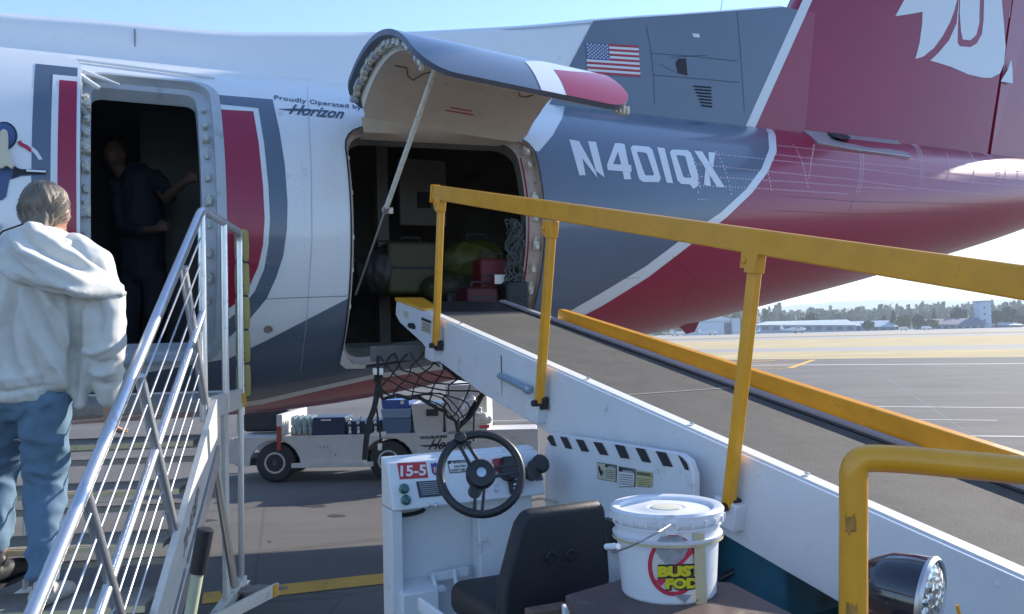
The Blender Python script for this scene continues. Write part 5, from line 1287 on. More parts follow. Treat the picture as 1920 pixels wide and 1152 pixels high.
# ---- engine cover / table carrying the bucket
tz = ground(1060, 1115, 0); TZ = .885
def tbl(x, y, z=TZ): return ground(x, y, z)
tp = [tbl(1060, 1116), tbl(1168, 1085), tbl(1370, 1092), tbl(1500, 1158), tbl(1560, 1330), tbl(1180, 1330)]
b = MB(); b.hexa([p - Z * .03 for p in tp], tp); cover = recalc(b.build('engine_cover', m_table, loader, bevel=.003))
tp2 = [p + (sum(tp, Vector()) / 6 - p) * .03 for p in tp]
b = MB(); b.hexa([Vector((p.x, p.y, .42)) for p in tp2], [p - Z * .033 for p in tp2]); recalc(b.build('engine_housing', m_blk, loader, bevel=.003))
b = MB(); e0, e1 = tbl(1060, 1120, TZ - .02), tbl(1180, 1330, TZ - .02); s_ = (e1 - e0).normalized(); b.box(e0 + s_ * .02 - Z * .22, s_ * .022, s_.cross(Z) * .012, Z * .2); b.build('housing_edge', m_lw, loader, bevel=.003)
# chassis under the conveyor, teal frame, wheels
RL, DL = RL0, DL0
b = MB(); b.box(LW(.95, -1.2, .52), RL * .38, DL * 1.9, Z * .13); b.build('chassis', m_teal, loader, bevel=.01)
b = MB(); b.box(LW(.95, -.75, .80), RL * .30, DL * .35, Z * .18); b.build('pump_housing', m_teal, loader, bevel=.02)
for a, y in ((1.28, -.2), (-.38, -.1), (1.28, -2.9), (-.38, -2.9)):
    b = MB(); b.lathe(LW(a - .09, y, .27), RL, [(.15, 0), (.24, .01), (.27, .05), (.27, .13), (.24, .17), (.15, .18)], 28); wv_ = b.build('wheel', m_dark, loader)
    b = MB(); b.lathe(LW(a - .10, y, .27), RL, [(.14, 0), (.13, .02), (.05, .03), (.05, .17), (.13, .18), (.14, .2)], 20); b.build('rim', m_lw, wv_)
b = MB(); b.tube([BL(.1, 1.3, -.3), LW(.9, -.6, .6)], .04, 10); b.tube([BL(.5, 1.3, -.3), LW(1.1, -.6, .6)], .04, 10)
o = b.build('lift_ram', m_steel, loader); o['kind'] = 'stuff' if False else 'thing'
del o['kind']
# hose bundle below the third post
b = MB(); 
hs = [P(1372, 958, 3.25), P(1392, 975, 3.2), P(1398, 1010, 3.18), P(1402, 1040, 3.2), P(1380, 1070, 3.2), P(1350, 1085, 3.2)]
b.tube(bend(hs, .04), .012, 8); b.build('hydraulic_hose', m_blk, loader)
b = MB(); b.tube(bend([P(1365, 945, 3.3), P(1388, 955, 3.25), P(1402, 1000, 3.22), P(1410, 1012, 3.2), P(1408, 1030, 3.2)], .03), .02, 10); b.build('hydraulic_hose', m_rust, loader)
# ---- foreground grab rail and lamp
FY = 1.72
g0 = P(1600, 1152, FY); g1 = P(1598, 855, FY); g2 = P(1935, 884, FY - .10)
gb = MB(); lo = Vector((g0.x, g0.y, .42)); gb.tube([lo] + bend([g0, P(1600, 858, FY), P(1690, 861, FY - .02), g2], .12, 10)[0:] + [g2 + (g2 - P(1690, 861, FY - .02)).normalized() * .5, g2 + (g2 - P(1690, 861, FY - .02)).normalized() * .55 - Z * 1.], .0275, 20); gb.build('grab_rail', m_ly, loader)
def arc_patch(px, y0, y1, a0, a1, name, material, rr=.0282):
    vs = []; fs = []; A_, B_ = P(px, y0, FY), P(px, y1, FY); rng_ = random.Random(int(y0))
    for i in range(7):
        for j in range(9):
            t = j / 8; c = A_.lerp(B_, i / 6 + (rng_.uniform(-.3, .3) if i in (0, 6) else 0)); a = R(a0 + (a1 - a0) * t); c = Vector((g0.x + (g1.x - g0.x) * ((c.z - g0.z) / (g1.z - g0.z)), g0.y, c.z)); vs.append(c + Vector((math.sin(a), -math.cos(a), 0)) * rr)
            if i and j: n = len(vs) - 1; fs.append((n, n - 1, n - 10, n - 9))
    return add_obj(name, vs, fs, material, loader, angle=0)
m_scuff = mat('scuff_brown', (.36, .17, .03), rough=.7, var=.5, scale=45)
arc_patch(1600, 966, 996, -50, -8, 'paint_scuff', m_scuff); arc_patch(1600, 1128, 1150, -50, -5, 'paint_scuff', m_scuff)
m_lamp = mat('lamp_shell', (.012, .013, .022), rough=.12, coat=1)
lc = P(1712, 1118, 1.95); ldir = (P(1790, 1135, 1.75) - lc); ldir = Vector((.74, -.66, -.10)).normalized()
b = MB(); b.lathe(lc - ldir * .10, ldir, [(.0, -.02), (.035, -.015), (.065, .005), (.086, .05), (.094, .10), (.095, .13)], 36, cap=False); lamp = b.build('work_lamp', m_lamp, loader)
b = MB(); b.lathe(lc + ldir * .03, ldir, [(.097, 0), (.099, .008), (.093, .015), (.088, .012)], 36, cap=False); b.build('lamp_bezel', m_steel, lamp)
mg = bpy.data.materials.new('lamp_glass'); mg.use_nodes = True; N = mg.node_tree.nodes; Lk = mg.node_tree.links; bs = N['Principled BSDF']; bs.inputs['Base Color'].default_value = (.45, .47, .45, 1); bs.inputs['Metallic'].default_value = .9; bs.inputs['Roughness'].default_value = .12; bs.inputs['Coat Weight'].default_value = 1
tcn = N.new('ShaderNodeTexCoord'); vo = N.new('ShaderNodeTexVoronoi'); vo.inputs['Scale'].default_value = 60; Lk.new(tcn.outputs['Object'], vo.inputs['Vector']); bpn = N.new('ShaderNodeBump'); bpn.inputs['Strength'].default_value = .9; bpn.inputs['Distance'].default_value = .01; Lk.new(vo.outputs['Distance'], bpn.inputs['Height']); Lk.new(bpn.outputs[0], bs.inputs['Normal'])
b = MB(); b.lathe(lc + ldir * .03, ldir, [(.09, .002), (.07, .018), (.04, .028), (.0, .032)], 36, cap=False); b.build('lamp_lens', mg, lamp)
b = MB(); cb = lc - ldir * .04 - Z * .11; b.box(cb - Z * .1, Vector((.02, 0, 0)), Vector((0, .015, 0)), Z * .12); b.tube([cb + Z * .02, cb - Z * .3], .015, 8); b.build('lamp_bracket', m_blk, lamp)
b = MB(); b.lathe(lc - ldir * .045 + Vector((-.4, -.9, -.05)).normalized() * .082, Vector((-.4, -.9, -.05)), [(.014, 0), (.012, .008), (0, .01)], 14); b.build('lamp_screw', m_steel, lamp)
b = MB(); lo2 = Vector((lc.x, lc.y, .42)); b.tube([lc - Z * .2, lo2], .02, 8); b.build('lamp_stand', m_lw, lamp)
b = MB(); c = P(1795, 1145, 1.9); b.tube([c + Z * .012, c - Z * .05 + RL * .02], .004, 6); b.build('yellow_wire', m_ly, loader)

# ================================================================== BUCKET
BC = tbl(1254, 1108, TZ); 
bucket = thing('bucket', 'white plastic bucket with a round red BUST FOD sticker, standing on the brown plate', 'bucket', BC, 0)
m_pail = mat('pail_white', (.70, .72, .76), rough=.35, var=.03, dirt=(.35, .33, .28), dirt_amt=.12, dirt_scale=8)
def bradius(h): return .128 + (.146 - .128) * h / .37
bq = 1600 / (BC.y * 1.0)
RB = (P(1352, 1100, BC.y) - P(1170, 1100, BC.y)).x / 2; HB_ = P(1250, 945, BC.y).z - TZ
print('bucket radius', RB, 'height', HB_, 'Y', BC.y)
r0 = RB * .96; r1 = RB * 1.04; Hh = HB_ * 1.0
prof = [(r0 - .004, 0), (r0, .006), (r1, Hh * .66), (r1 + .010, Hh * .665), (r1 + .012, Hh * .70), (r1 + .003, Hh * .705), (r1 + .003, Hh * .80), (r1 + .010, Hh * .805), (r1 + .010, Hh * .83), (r1 + .003, Hh * .835), (r1 + .003, Hh * .9)]
b = MB(); b.lathe(BC, Z, prof, 72); b.build('pail', m_pail, bucket, angle=28)
b = MB(); b.lathe(BC, Z, [(r1 + .004, Hh * .86), (r1 + .016, Hh * .87), (r1 + .018, Hh * .97), (r1 + .012, Hh * 1.0), (r1 + .002, Hh * 1.0), (r1 - .010, Hh * .985), (r1 - .014, Hh * .95), (.07, Hh * .95), (.062, Hh * .965), (.055, Hh * .965), (.05, Hh * .955), (0, Hh * .955)], 72, cap=False); lid = b.build('lid', m_pail, bucket, angle=28)
b = MB(); b.lathe(BC, Z, [(.045, Hh * .956), (.045, Hh * .97), (.038, Hh * .975), (0, Hh * .975)], 32, cap=False); b.build('pour_cap', mat('cap_cream', (.60, .58, .48), rough=.5), lid)
b = MB()
for k in range(24):
    a = 2 * math.pi * k / 24; c = BC + Vector((math.cos(a) * (r1 + .018), math.sin(a) * (r1 + .018), Hh * .885)); b.box(c, Vector((-math.sin(a), math.cos(a), 0)) * .004, Vector((math.cos(a), math.sin(a), 0)) * .003, Z * .008)
o = b.build('lid_teeth', m_pail, lid); o['kind'] = 'stuff'
def cylpt(x, y, off=.0):
    """picture point on the pail wall"""
    d = ray(x, y); o_ = Vector((CAM.x - BC.x, CAM.y - BC.y)); dd = Vector((d.x, d.y)); rr = RB + off
    A_ = dd.dot(dd); B_ = 2 * o_.dot(dd); C_ = o_.dot(o_) - rr * rr; disc = max(B_ * B_ - 4 * A_ * C_, 0); t = (-B_ - math.sqrt(disc)) / (2 * A_)
    p = CAM + d * t; h = (p.z - BC.z) / (Hh * .66); rr2 = r0 + (r1 - r0) * h + off; C_ = o_.dot(o_) - rr2 * rr2; disc = max(B_ * B_ - 4 * A_ * C_, 0); t = (-B_ - math.sqrt(disc)) / (2 * A_)
    return CAM + d * t
def cyl_decal(name, poly, off, material, step=6):
    if area(poly) < 0: poly = poly[::-1]
    xs = [p[0] for p in poly]; vs = []; fs = []; nr = []
    for i in range(int(min(xs) // step), int(max(xs) // step) + 1):
        c = clip(clip(poly, i * step, 0, i * step, 1, -1), (i + 1) * step, 0, (i + 1) * step, 1, 1)
        if len(c) < 3: continue
        n = len(vs)
        for x, y in c: p = cylpt(x, y, off); vs.append(p); nr.append((p - BC).normalized() * Vector((1, 1, 0)))
        fs.append(tuple(range(n, len(vs))))
    return add_obj(name, vs, fs, material, sticker, normals=nr)
def b3(pts): return [(1000 + x / 3.098, 780 + y / 3.098) for x, y in pts]
sticker = None; sticker = bucket
def ell(cx, cy, rx, ry, a0=0, a1=360, n=40): return [(cx + rx * math.cos(R(a0 + (a1 - a0) * k / n)), cy + ry * math.sin(R(a0 + (a1 - a0) * k / n))) for k in range(n + 1)]
m_sr = mat('sticker_red', (.50, .03, .07), rough=.4); m_sy = mat('sticker_yellow', (.62, .55, .02), rough=.4); m_sg = mat('sticker_grey', (.28, .29, .31), rough=.5, var=.25, scale=60); m_sk = mat('sticker_black', (.02, .02, .02), rough=.5)
CX, CY_ = 815, 870
disc = cyl_decal('sticker', b3(ell(CX, CY_, 128, 160)), .0012, mat('sticker_cream', (.60, .56, .50), rough=.45))
sticker = disc
# ring and diagonal bar
out_r = ell(CX, CY_, 150, 178); in_r = ell(CX, CY_, 126, 152)
for k in range(40):
    cyl_decal('sticker_ring', b3([out_r[k], out_r[k + 1], in_r[k + 1], in_r[k]]), .0022, m_sr, 3) if False else None
vs = []; fs = []
for k in range(41):
    for q in (out_r[k], in_r[k]): vs.append(cylpt(*b3([q])[0], .0022))
    if k: fs.append((2 * k - 2, 2 * k - 1, 2 * k + 1, 2 * k))
add_obj('sticker_ring', vs, fs, m_sr, disc, angle=0)
cyl_decal('sticker_bar', b3([(900, 760), (925, 800), (850, 880), (740, 990), (712, 958), (820, 850)]), .0028, m_sr)
cyl_decal('sticker_grey_patch', b3([(712, 735), (740, 702), (800, 697), (860, 700), (895, 735), (900, 775), (870, 830), (820, 868), (770, 862), (735, 825), (712, 790)]), .0034, m_sg)
cyl_decal('sticker_grey_patch', b3([(820, 1040), (920, 1040), (882, 1090)]), .0034, m_sg)
def cyl_text(s, x0, y0, x1, y1, h, off, material, name, bold=.05, grow=0.):
    vs, fs, w = text_tris(s, bold=bold); pts = []
    for x, y in vs: pts.append(cylpt(*b3([(x0 + (x1 - x0) * x / w, y0 + (y1 - y0) * x / w - h * y)])[0], off))
    return add_obj(name, pts, fs, material, disc, angle=0)
cyl_text('BUST', 722, 934, 985, 928, 60, .0045, m_sk, 'sticker_lettering_edge', .16); cyl_text('BUST', 722, 932, 985, 926, 56, .0058, m_sy, 'sticker_lettering', .07)
cyl_text('FOD', 768, 1004, 962, 998, 58, .0045, m_sk, 'sticker_lettering_edge', .16); cyl_text('FOD', 768, 1002, 962, 996, 54, .0058, m_sy, 'sticker_lettering', .07)
# masking tape strip and band
m_tape = mat('masking_tape', (.52, .46, .28), rough=.7, var=.08, scale=12, dirt=(.12, .08, .04), dirt_amt=.25, dirt_scale=40)
sticker = bucket
cyl_decal('tape_strip', b3([(932, 684), (994, 682), (1000, 800), (1004, 950), (1012, 1112), (948, 1124), (942, 1000), (936, 820)]), .0075, m_tape)
b = MB(); n_ = 40; zc = Hh * .655
for k in range(n_):
    a0 = math.pi * (1.0 + 1.06 * k / n_)
q = [BC + Vector((math.cos(a), math.sin(a), 0)) * (r1 + .013) + Z * (Hh * .655) for a in [math.pi * (.98 + 1.0 * k / 40) for k in range(41)]]
vs = []; fs = []
for k, p in enumerate(q):
    vs += [p - Z * .0035, p + Z * .0035]
    if k: fs.append((2 * k - 2, 2 * k - 1, 2 * k + 1, 2 * k))
add_obj('tape_band', vs, fs, m_tape, bucket, angle=0)
# wire bail with its ears
ear = cylpt(*b3([(797, 625)])[0], .006)
b = MB(); no = Vector((ear.x - BC.x, ear.y - BC.y, 0)).normalized(); b.lathe(ear, no, [(.020, -.01), (.020, .006), (.008, .010), (0, .010)], 20); tg = no.cross(Z); b.box(ear - Z * .004, tg * .018, no * .006, Z * .028); b.build('handle_ear', m_pail, bucket, bevel=.002)
b = MB(); pts = [ear + no * .012] + [P(*b3([q_])[0], yy) for q_, yy in (((740, 668), 2.16), ((640, 720), 2.15), ((560, 760), 2.19), ((500, 782), 2.26), ((460, 795), 2.32), ((448, 770), 2.36), ((470, 740), 2.40))]
b.tube(bend(pts, .03), .0028, 8); b.build('wire_handle', m_steel, bucket)
b = MB(); b.lathe(P(*b3([(458, 760)])[0], 2.34), Vector((.6, -.8, .2)), [(.008, -.025), (.009, 0), (.008, .025)], 12); b.build('handle_grip', m_pail, bucket)
# dark lamp behind the bucket, on the side panel
b = MB(); c = hz(1154, 1000, .02); b.box(c, RL * .03, DL * .04, Z * .06); b.build('switch_box', m_blk, side, bevel=.004)
# ================================================================== PASSENGER STAIRS
T = P(378, 393, 4.40); Bt = P(60, 1152, 2.45); sd_s = (T - Bt); slope = sd_s.normalized()
sh_ = Vector((sd_s.x, sd_s.y, 0)).normalized(); aS = math.atan2(-sh_.x, sh_.y); RS = Vector((sh_.y, -sh_.x, 0))     # RS: to the right of someone climbing
rise = sd_s.z / Vector((sd_s.x, sd_s.y)).length
print('stairs az', math.degrees(aS), 'rise', rise)
m_alu = mat('aluminium', (.66, .67, .69), rough=.28, metal=.85, var=.06, scale=18, dirt=(.30, .29, .28), dirt_amt=.15, dirt_scale=12)
m_ap = mat('stairs_white', (.62, .61, .56), rough=.45, var=.08, scale=8, dirt=(.28, .24, .18), dirt_amt=.25, dirt_scale=6)
m_tread = mat('tread_grip', (.27, .25, .22), rough=.8, var=.2, scale=30, bump=.4, bscale=150)
m_nose = mat('tread_nosing', (.66, .55, .32), rough=.6, var=.1, dirt=(.15, .12, .07), dirt_amt=.3, dirt_scale=12)
stairs = thing('passenger_stairs', 'aluminium boarding stairs with cable railing leading up to the dark doorway', 'stairs', (T.x - .6, T.y, 0), aS)
def rl(t, dz=0., dx=0.):
    """point on the right-hand rail line, t metres (level) down from its top"""
    return T - sh_ * t - Z * (t * rise) - Z * dz + RS * dx
DX = -1.25
tp3 = T - Z * .0; pe2 = T + sh_ * .92
def rails(dx):
    o = MB(); low = rl(3.05, 0, dx)
    o.tube([rl(3.0, .25, dx)] + bend([rl(3.0, 0, dx), rl(0, 0, dx) , T + sh_ * .50 + RS * dx, T + sh_ * .92 + RS * dx, T + sh_ * .92 + RS * dx - Z * .16], .07, 6), .0225, 16); h = o.build('handrail', m_alu, stairs)
    o = MB(); o.tube([rl(2.9, .53, dx), rl(.0, .53, dx)], .019, 14); o.build('mid_rail', m_alu, stairs)
    for t0, t1, a, b_ in ((0.03, 2.9, .13, 0), (0.03, 2.9, .26, 0), (.03, 2.9, .39, 0), (.1, 2.9, .66, 0), (.1, 2.9, .78, 0), (.1, 2.9, .90, 0)):
        o = MB(); o.tube([rl(t1, a, dx), rl(t0, a, dx)], .0045, 8); o.build('cable', m_alu, stairs)
rails(0); rails(DX)
# posts down to the stringer and ground frame
def px_post(x0, y0, Y0, x1, y1, Y1, r=.020, dx=0., name='post'):
    o = MB(); o.tube([P(x0, y0, Y0) + RS * dx, P(x1, y1, Y1) + RS * dx], r, 12); return o.build(name, m_alu, stairs)
for dx in (0, DX):
    px_post(343, 500, 4.15, 440, 1100, 4.78, .022, dx); px_post(262, 705, 3.45, 357, 1128, 3.92, .022, dx); px_post(160, 926, 2.87, 226, 1160, 3.12, .022, dx)
zp = P(475, 745, 5.25).z; zpl = 1.36
# platform
pc = T + sh_ * .45 + RS * (DX / 2); 
def SW(x, y, z): return Vector((T.x, T.y, 0)) + RS * x + sh_ * y + Z * z
o = MB(); o.box(SW(DX / 2, .44, zpl - .03), RS * (-DX / 2 - .02), sh_ * .45, Z * .025); o.build('platform', m_tread, stairs, bevel=.003)
for x in (0, DX):
    o = MB(); o.box(SW(x, .44, zpl - .045), RS * .018, sh_ * .46, Z * .058); o.build('platform_fascia', m_ap, stairs, bevel=.003)
o = MB(); o.box(SW(.0, .90, zpl - .045), RS * .0205, sh_ * .05, Z * .03); o.box(SW(.0, .93, zpl - .07), RS * .021, sh_ * .05, Z * .03); o.build('yellow_marker', m_yline, stairs)
o = MB(); o.box(SW(DX / 2, .90, zpl - .045), RS * (-DX / 2 - .02), sh_ * .02, Z * .05); o.build('platform_edge', m_ap, stairs, bevel=.003)
# platform posts
for x in (0, DX):
    for y, r in ((.0, .021), (.50, .021), (.92, .021)):
        o = MB(); o.tube([SW(x, y, T.z), SW(x, y, zpl - (.09 if y < .9 else .15))], r, 12); o.build('post', m_alu, stairs)
    for k in range(4):
        o = MB(); c = SW(x + .0225, .92, T.z - .18 - .16 * k - (.3 if k > 1 else 0)); o.lathe(c - RS * .002, RS, [(.008, 0), (.007, .003)], 8); o.build('adjuster_hole', m_dark, stairs)
    o = MB(); o.box(SW(x, .46, zpl - .65), RS * .012, sh_ * .045, Z * .60); leg_ = o.build('support_leg', m_ap, stairs, bevel=.002)
    o = MB(); o.tube([SW(x, .90, zpl - .1), SW(x, .86, .18)], .018, 12); o.build('support_leg', m_alu, stairs)
    o = MB(); o.box(SW(x, -.1, .19), RS * .03, sh_ * .02, Z * .02) if False else None
    o = MB(); o.box(SW(x, -.55, .20), RS * .025, sh_ * 1.45, Z * .03); o.build('base_beam', m_ap, stairs, bevel=.003)
o = MB(); o.box(SW(DX / 2, -.2, .28), RS * -DX / 2, sh_ * .03, Z * .045); o.build('cross_beam', mat('beam_bluegrey', (.22, .27, .32), rough=.5, var=.1), stairs, bevel=.003)
# outrigger foot lower right
o = MB(); a0, a1 = ground(400, 1165, .20), ground(520, 1104, .20); d = (a1 - a0).normalized(); s = Vector((-d.y, d.x, 0)); o.box((a0 + a1) / 2, d * (a1 - a0).length / 2, s * .012, Z * .035); o.build('outrigger', m_ap, stairs, bevel=.003)
o = MB(); a0, a1 = ground(440, 1112, .20), ground(512, 1100, .20); o.box((a0 + a1) / 2, (a1 - a0) / 2, s * .10, Z * .008); o.build('outrigger_plate', m_tread, stairs, bevel=.002)
o = MB(); c = ground(514, 1108, .20); o.box(c, d * .02, s * .014, Z * .034); o.build('outrigger_cap', m_yline, stairs)
for y in (.9, -2.0):
    for x in (0, DX):
        o = MB(); c = SW(x, y, .09); o.lathe(c - RS * .025, RS, [(.05, 0), (.085, .008), (.09, .02), (.09, .03), (.085, .042), (.05, .05)], 20); o.build('caster_wheel', m_dark, stairs)
        o = MB(); o.box(SW(x, y, .17), RS * .035, sh_ * .05, Z * .015); o.build('caster_fork', m_steel, stairs)
# stringers with lettering
def stringer(dx):
    o = MB(); A, B_ = rl(3.2, 1.02, dx), rl(-.05, 1.02, dx); A2, B2 = rl(3.2, 1.24, dx), rl(-.05, 1.24, dx); w = RS * .016
    o.hexa([A - w, A + w, A2 + w, A2 - w], [B_ - w, B_ + w, B2 + w, B2 - w]); recalc(o.build('stringer', m_ap, stairs, bevel=.003))
    o = MB(); A, B_ = rl(3.2, 1.26, dx + .01), rl(-.05, 1.26, dx + .01); A2, B2 = rl(3.2, 1.36, dx + .01), rl(-.05, 1.36, dx + .01); o.hexa([A - w, A + w, A2 + w, A2 - w], [B_ - w, B_ + w, B2 + w, B2 - w]); recalc(o.build('stringer_flange', m_alu, stairs, bevel=.003))
stringer(.04); stringer(DX - .04)
def st_text(s, t, dz, h, w, name='stringer_lettering'):
    vs, fs, ww = text_tris(s, bold=.02, shear=.2); o0 = rl(t, dz, .04 + .0175); ex = slope; ey = Z
    add_obj(name, [o0 + ex * (x * w / ww) + ey * y * h for x, y in vs], fs, mat('lettering_dark', (.16, .16, .17), rough=.6), stairs, smooth=False)
st_text('70-0387', .62, 1.18, .075, .34)
for k in range(7):
    o = MB(); c_ = rl(1.60 - .055 * k, 1.17 - .015 * (k % 3), .04 + .018); o.box(c_, slope * .004, RS * .001, (Z + slope * .45) * (.030 + .012 * (k % 2))); o.build('stringer_lettering', mat('lettering_dark', (.05, .055, .07)), stairs)
# steps
n_st = 9
for k in range(n_st):
    t = .02 + .253 * k; z = rl(t, .97).z - .0
    o = MB(); o.box(Vector((T.x, T.y, 0)) + RS * (DX / 2) - sh_ * (t + .02) + Z * (zpl - .19 * (k + 1) + .0), RS * (-DX / 2 - .01), sh_ * .135, Z * .012); tr1 = o.build('tread', m_tread, stairs, bevel=.002)
    o = MB(); o.box(Vector((T.x, T.y, 0)) + RS * (DX / 2) - sh_ * (t + .158) + Z * (zpl - .19 * (k + 1) - .004), RS * (-DX / 2 - .01), sh_ * .006, Z * .012); o.build('nosing', m_nose, tr1)
    o = MB(); o.box(Vector((T.x, T.y, 0)) + RS * (DX / 2) - sh_ * (t - .11) + Z * (zpl - .19 * (k + 1) - .035), RS * (-DX / 2 - .01), sh_ * .010, Z * .02); o.build('tread_brace', m_ap, tr1)
    o = MB(); c_ = Vector((T.x, T.y, 0)) + RS * (DX / 2) - sh_ * (t + .03) + Z * (zpl - .19 * (k + 1) - .095); o.box(c_, RS * (-DX / 2 - .01), sh_ * .012, Z * .014); o.build('riser_bar', mat('bar_tan', (.40, .37, .32), rough=.5, var=.1, scale=10), tr1)
# yellow foam buffer tied round the far post
o = MB(); x0 = SW(.03, 1.02, 0); m_foam = mat('foam_yellow', (.34, .30, .10), rough=.75, var=.12, scale=14, bump=.3, bscale=20)
zt_s, zb_s = P(468, 430, 5.4).z, P(468, 746, 5.35).z
nsg = 5
for k in range(nsg):
    z1 = zt_s + (zb_s - zt_s) * k / nsg; z2 = zt_s + (zb_s - zt_s) * (k + 1) / nsg
    o = MB(); o.tube([SW(.0, .995, z1 - .004), SW(.0, .995, z1 - .02), SW(.0, .995, (z1 + z2) / 2), SW(.0, .995, z2 + .02), SW(.0, .995, z2 + .004)], [.034, .043, .046, .043, .034], 14); o.build('foam_buffer', m_foam, stairs)
    o = MB(); o.tube([SW(.0, .995, z2 + .006), SW(.0, .995, z2 - .006)], .037, 12); o.build('buffer_tie', m_dark, stairs)
o = MB(); o.tube([SW(DX, .995, zt_s - .002), SW(DX, .995, zt_s - .5)], .038, 14); o.build('foam_buffer', m_foam, stairs)
# tow handle with black grip
o = MB(); h0, h1, h2 = P(350, 1190, 2.75), P(371, 1073, 2.75), P(385, 993, 2.75); o.tube([h0 - (h2 - h0) * .9, h1], .019, 12); hnd = o.build('tow_handle', mat('handle_pale', (.44, .46, .32), rough=.5, var=.08), stairs)
o = MB(); o.tube([h1 - (h2 - h1) * .02, h2, h2 + (h2 - h1) * .03], [.026, .027, .020], 16); o.build('handle_grip', m_blk, hnd)

# ================================================================== PEOPLE
def blob(parts, voxel=.012, smooth=6, name='b'):
    """parts: list of [(point, radius), ...] chains (tapered limbs) or ('e', centre, axes) ellipsoids, fused into one skin"""
    bm = bmesh.new()
    def ring_mesh(vs, fs):
        vv = [bm.verts.new(v) for v in vs]
        for f in fs: bm.faces.new([vv[i] for i in f])
    for p in parts:
        if p[0] == 'e':
            _, c, ax, ay, az = p; c = Vector(c); ax, ay, az = Vector(ax), Vector(ay), Vector(az); n, mm = 20, 12; vs = []
            for i in range(1, mm):
                th = math.pi * i / mm
                for k in range(n): q = 2 * math.pi * k / n; vs.append(c + (ax * math.cos(q) + ay * math.sin(q)) * math.sin(th) + az * math.cos(th))
            fs = [(i * n + k, i * n + (k + 1) % n, (i + 1) * n + (k + 1) % n, (i + 1) * n + k) for i in range(mm - 2) for k in range(n)]
            vs += [c + az, c - az]; fs += [((k + 1) % n, k, len(vs) - 2) for k in range(n)] + [((mm - 2) * n + k, (mm - 2) * n + (k + 1) % n, len(vs) - 1) for k in range(n)]
            if ax.cross(ay).dot(az) > 0: fs = [f[::-1] for f in fs]
            fs = [f[::-1] for f in fs]; ring_mesh(vs, fs)
        else:
            pts = [Vector(q[0]) for q in p]; rs = [q[1] for q in p]; m_ = MB(); ext = [pts[0] - (pts[1] - pts[0]).normalized() * rs[0] * .7] + pts + [pts[-1] + (pts[-1] - pts[-2]).normalized() * rs[-1] * .7]
            m_.tube(ext, [rs[0] * .5] + rs + [rs[-1] * .5], 16); ring_mesh(m_.v, m_.f)
    bmesh.ops.recalc_face_normals(bm, faces=bm.faces)
    me = bpy.data.meshes.new(name); bm.to_mesh(me); bm.free(); o = bpy.data.objects.new(name, me); sc.collection.objects.link(o)
    r = o.modifiers.new('r', 'REMESH'); r.mode = 'VOXEL'; r.voxel_size = voxel
    s = o.modifiers.new('s', 'SMOOTH'); s.iterations = smooth; s.factor = .5
    dg = bpy.context.evaluated_depsgraph_get(); m2 = bpy.data.meshes.new_from_object(o.evaluated_get(dg))
    vs = [v.co.copy() for v in m2.vertices]; fs = [tuple(f.vertices) for f in m2.polygons]; ns = [v.normal.copy() for v in m2.vertices]
    bpy.data.objects.remove(o); bpy.data.meshes.remove(me); bpy.data.meshes.remove(m2)
    return vs, fs, ns
def fold(vs, ns, amp, sx, seed=0., sharp=1.6, stretch=(1, 1, .35)):
    out = []
    for v, n in zip(vs, ns):
        q = Vector((v.x * sx * stretch[0], v.y * sx * stretch[1], v.z * sx * stretch[2] + seed)); q += Vector((noise.noise(v * 3 + Vector((9, 1, seed))), 0, noise.noise(v * 3))) * .9
        r = 1 - abs(noise.noise(q)) * 2; r = max(r, 0) ** sharp
        out.append(v + n * (amp * (r - .4) + amp * .35 * noise.noise(v * 22)))
    return out
m_skin = mat('skin', (.42, .22, .15), rough=.5, var=.08, scale=30)
m_jkt = mat('jacket_cloth', (.60, .60, .56), rough=.75, var=.05, scale=25, bump=.12, bscale=300, sheen=.2)
m_jean = mat('denim_light', (.11, .19, .28), rough=.85, var=.14, scale=14, bump=.15, bscale=400)
m_jean2 = mat('denim_dark', (.03, .06, .12), rough=.85, var=.12, scale=14)
m_hair = mat('hair_ash', (.165, .135, .105), rough=.55, var=.45, scale=26, stretch=(1, 1, .25), bump=.4, bscale=90)
m_shoe = mat('shoe_white', (.62, .58, .50), rough=.6, var=.1); m_shoe2 = mat('shoe_black', (.03, .03, .035), rough=.5)
YB = 3.50
def PP(x, y, dy=0.): return P(x, y, YB + dy)
px2m = YB / FPX
person = thing('person', 'person in a loose white hooded jacket and jeans climbing the boarding stairs', 'person', (PP(90, 1110).x, YB, PP(95, 1122, .0).z), 0)
# bare body: head with face, ears, neck, torso, arms and hands, legs: one surface
hd = PP(88, 396, -.02); E = lambda c, a, b_, c_: ('e', c, Vector((a, 0, 0)), Vector((0, b_, 0)), Vector((0, 0, c_)))
head = [E(hd, .078, .098, .108), E(hd + Vector((0, .045, -.07)), .052, .06, .055)]
neck = [(hd + Vector((.012, -.005, -.07)), .052), (hd + Vector((-.015, -.02, -.17)), .058)]
face = [E(hd + Vector((.0, .10, -.035)), .013, .022, .018), E(hd + Vector((-.026, .088, .0)), .013, .01, .01), E(hd + Vector((.026, .088, .0)), .013, .01, .01), E(hd + Vector((0, .092, -.072)), .022, .012, .008)]
ears = [('e', hd + Vector((s * .079, .005, -.02)), Vector((.010, .004, 0)), Vector((0, .018, 0)), Vector((0, 0, .030))) for s in (-1, 1)]
torso = [[(PP(72, 530), .10), (PP(60, 640, .02), .09), (PP(52, 700, .0), .08)]]
shR, elR, wrR = PP(165, 520), PP(199, 640, -.02), PP(206, 755, .06)
shL, elL = PP(-40, 520), PP(-80, 640, .1); wrL = PP(-75, 700, .38)
arms = [[(shR, .045), (elR, .036), (wrR, .027)], [(shL, .045), (elL, .036), (wrL, .027)]]
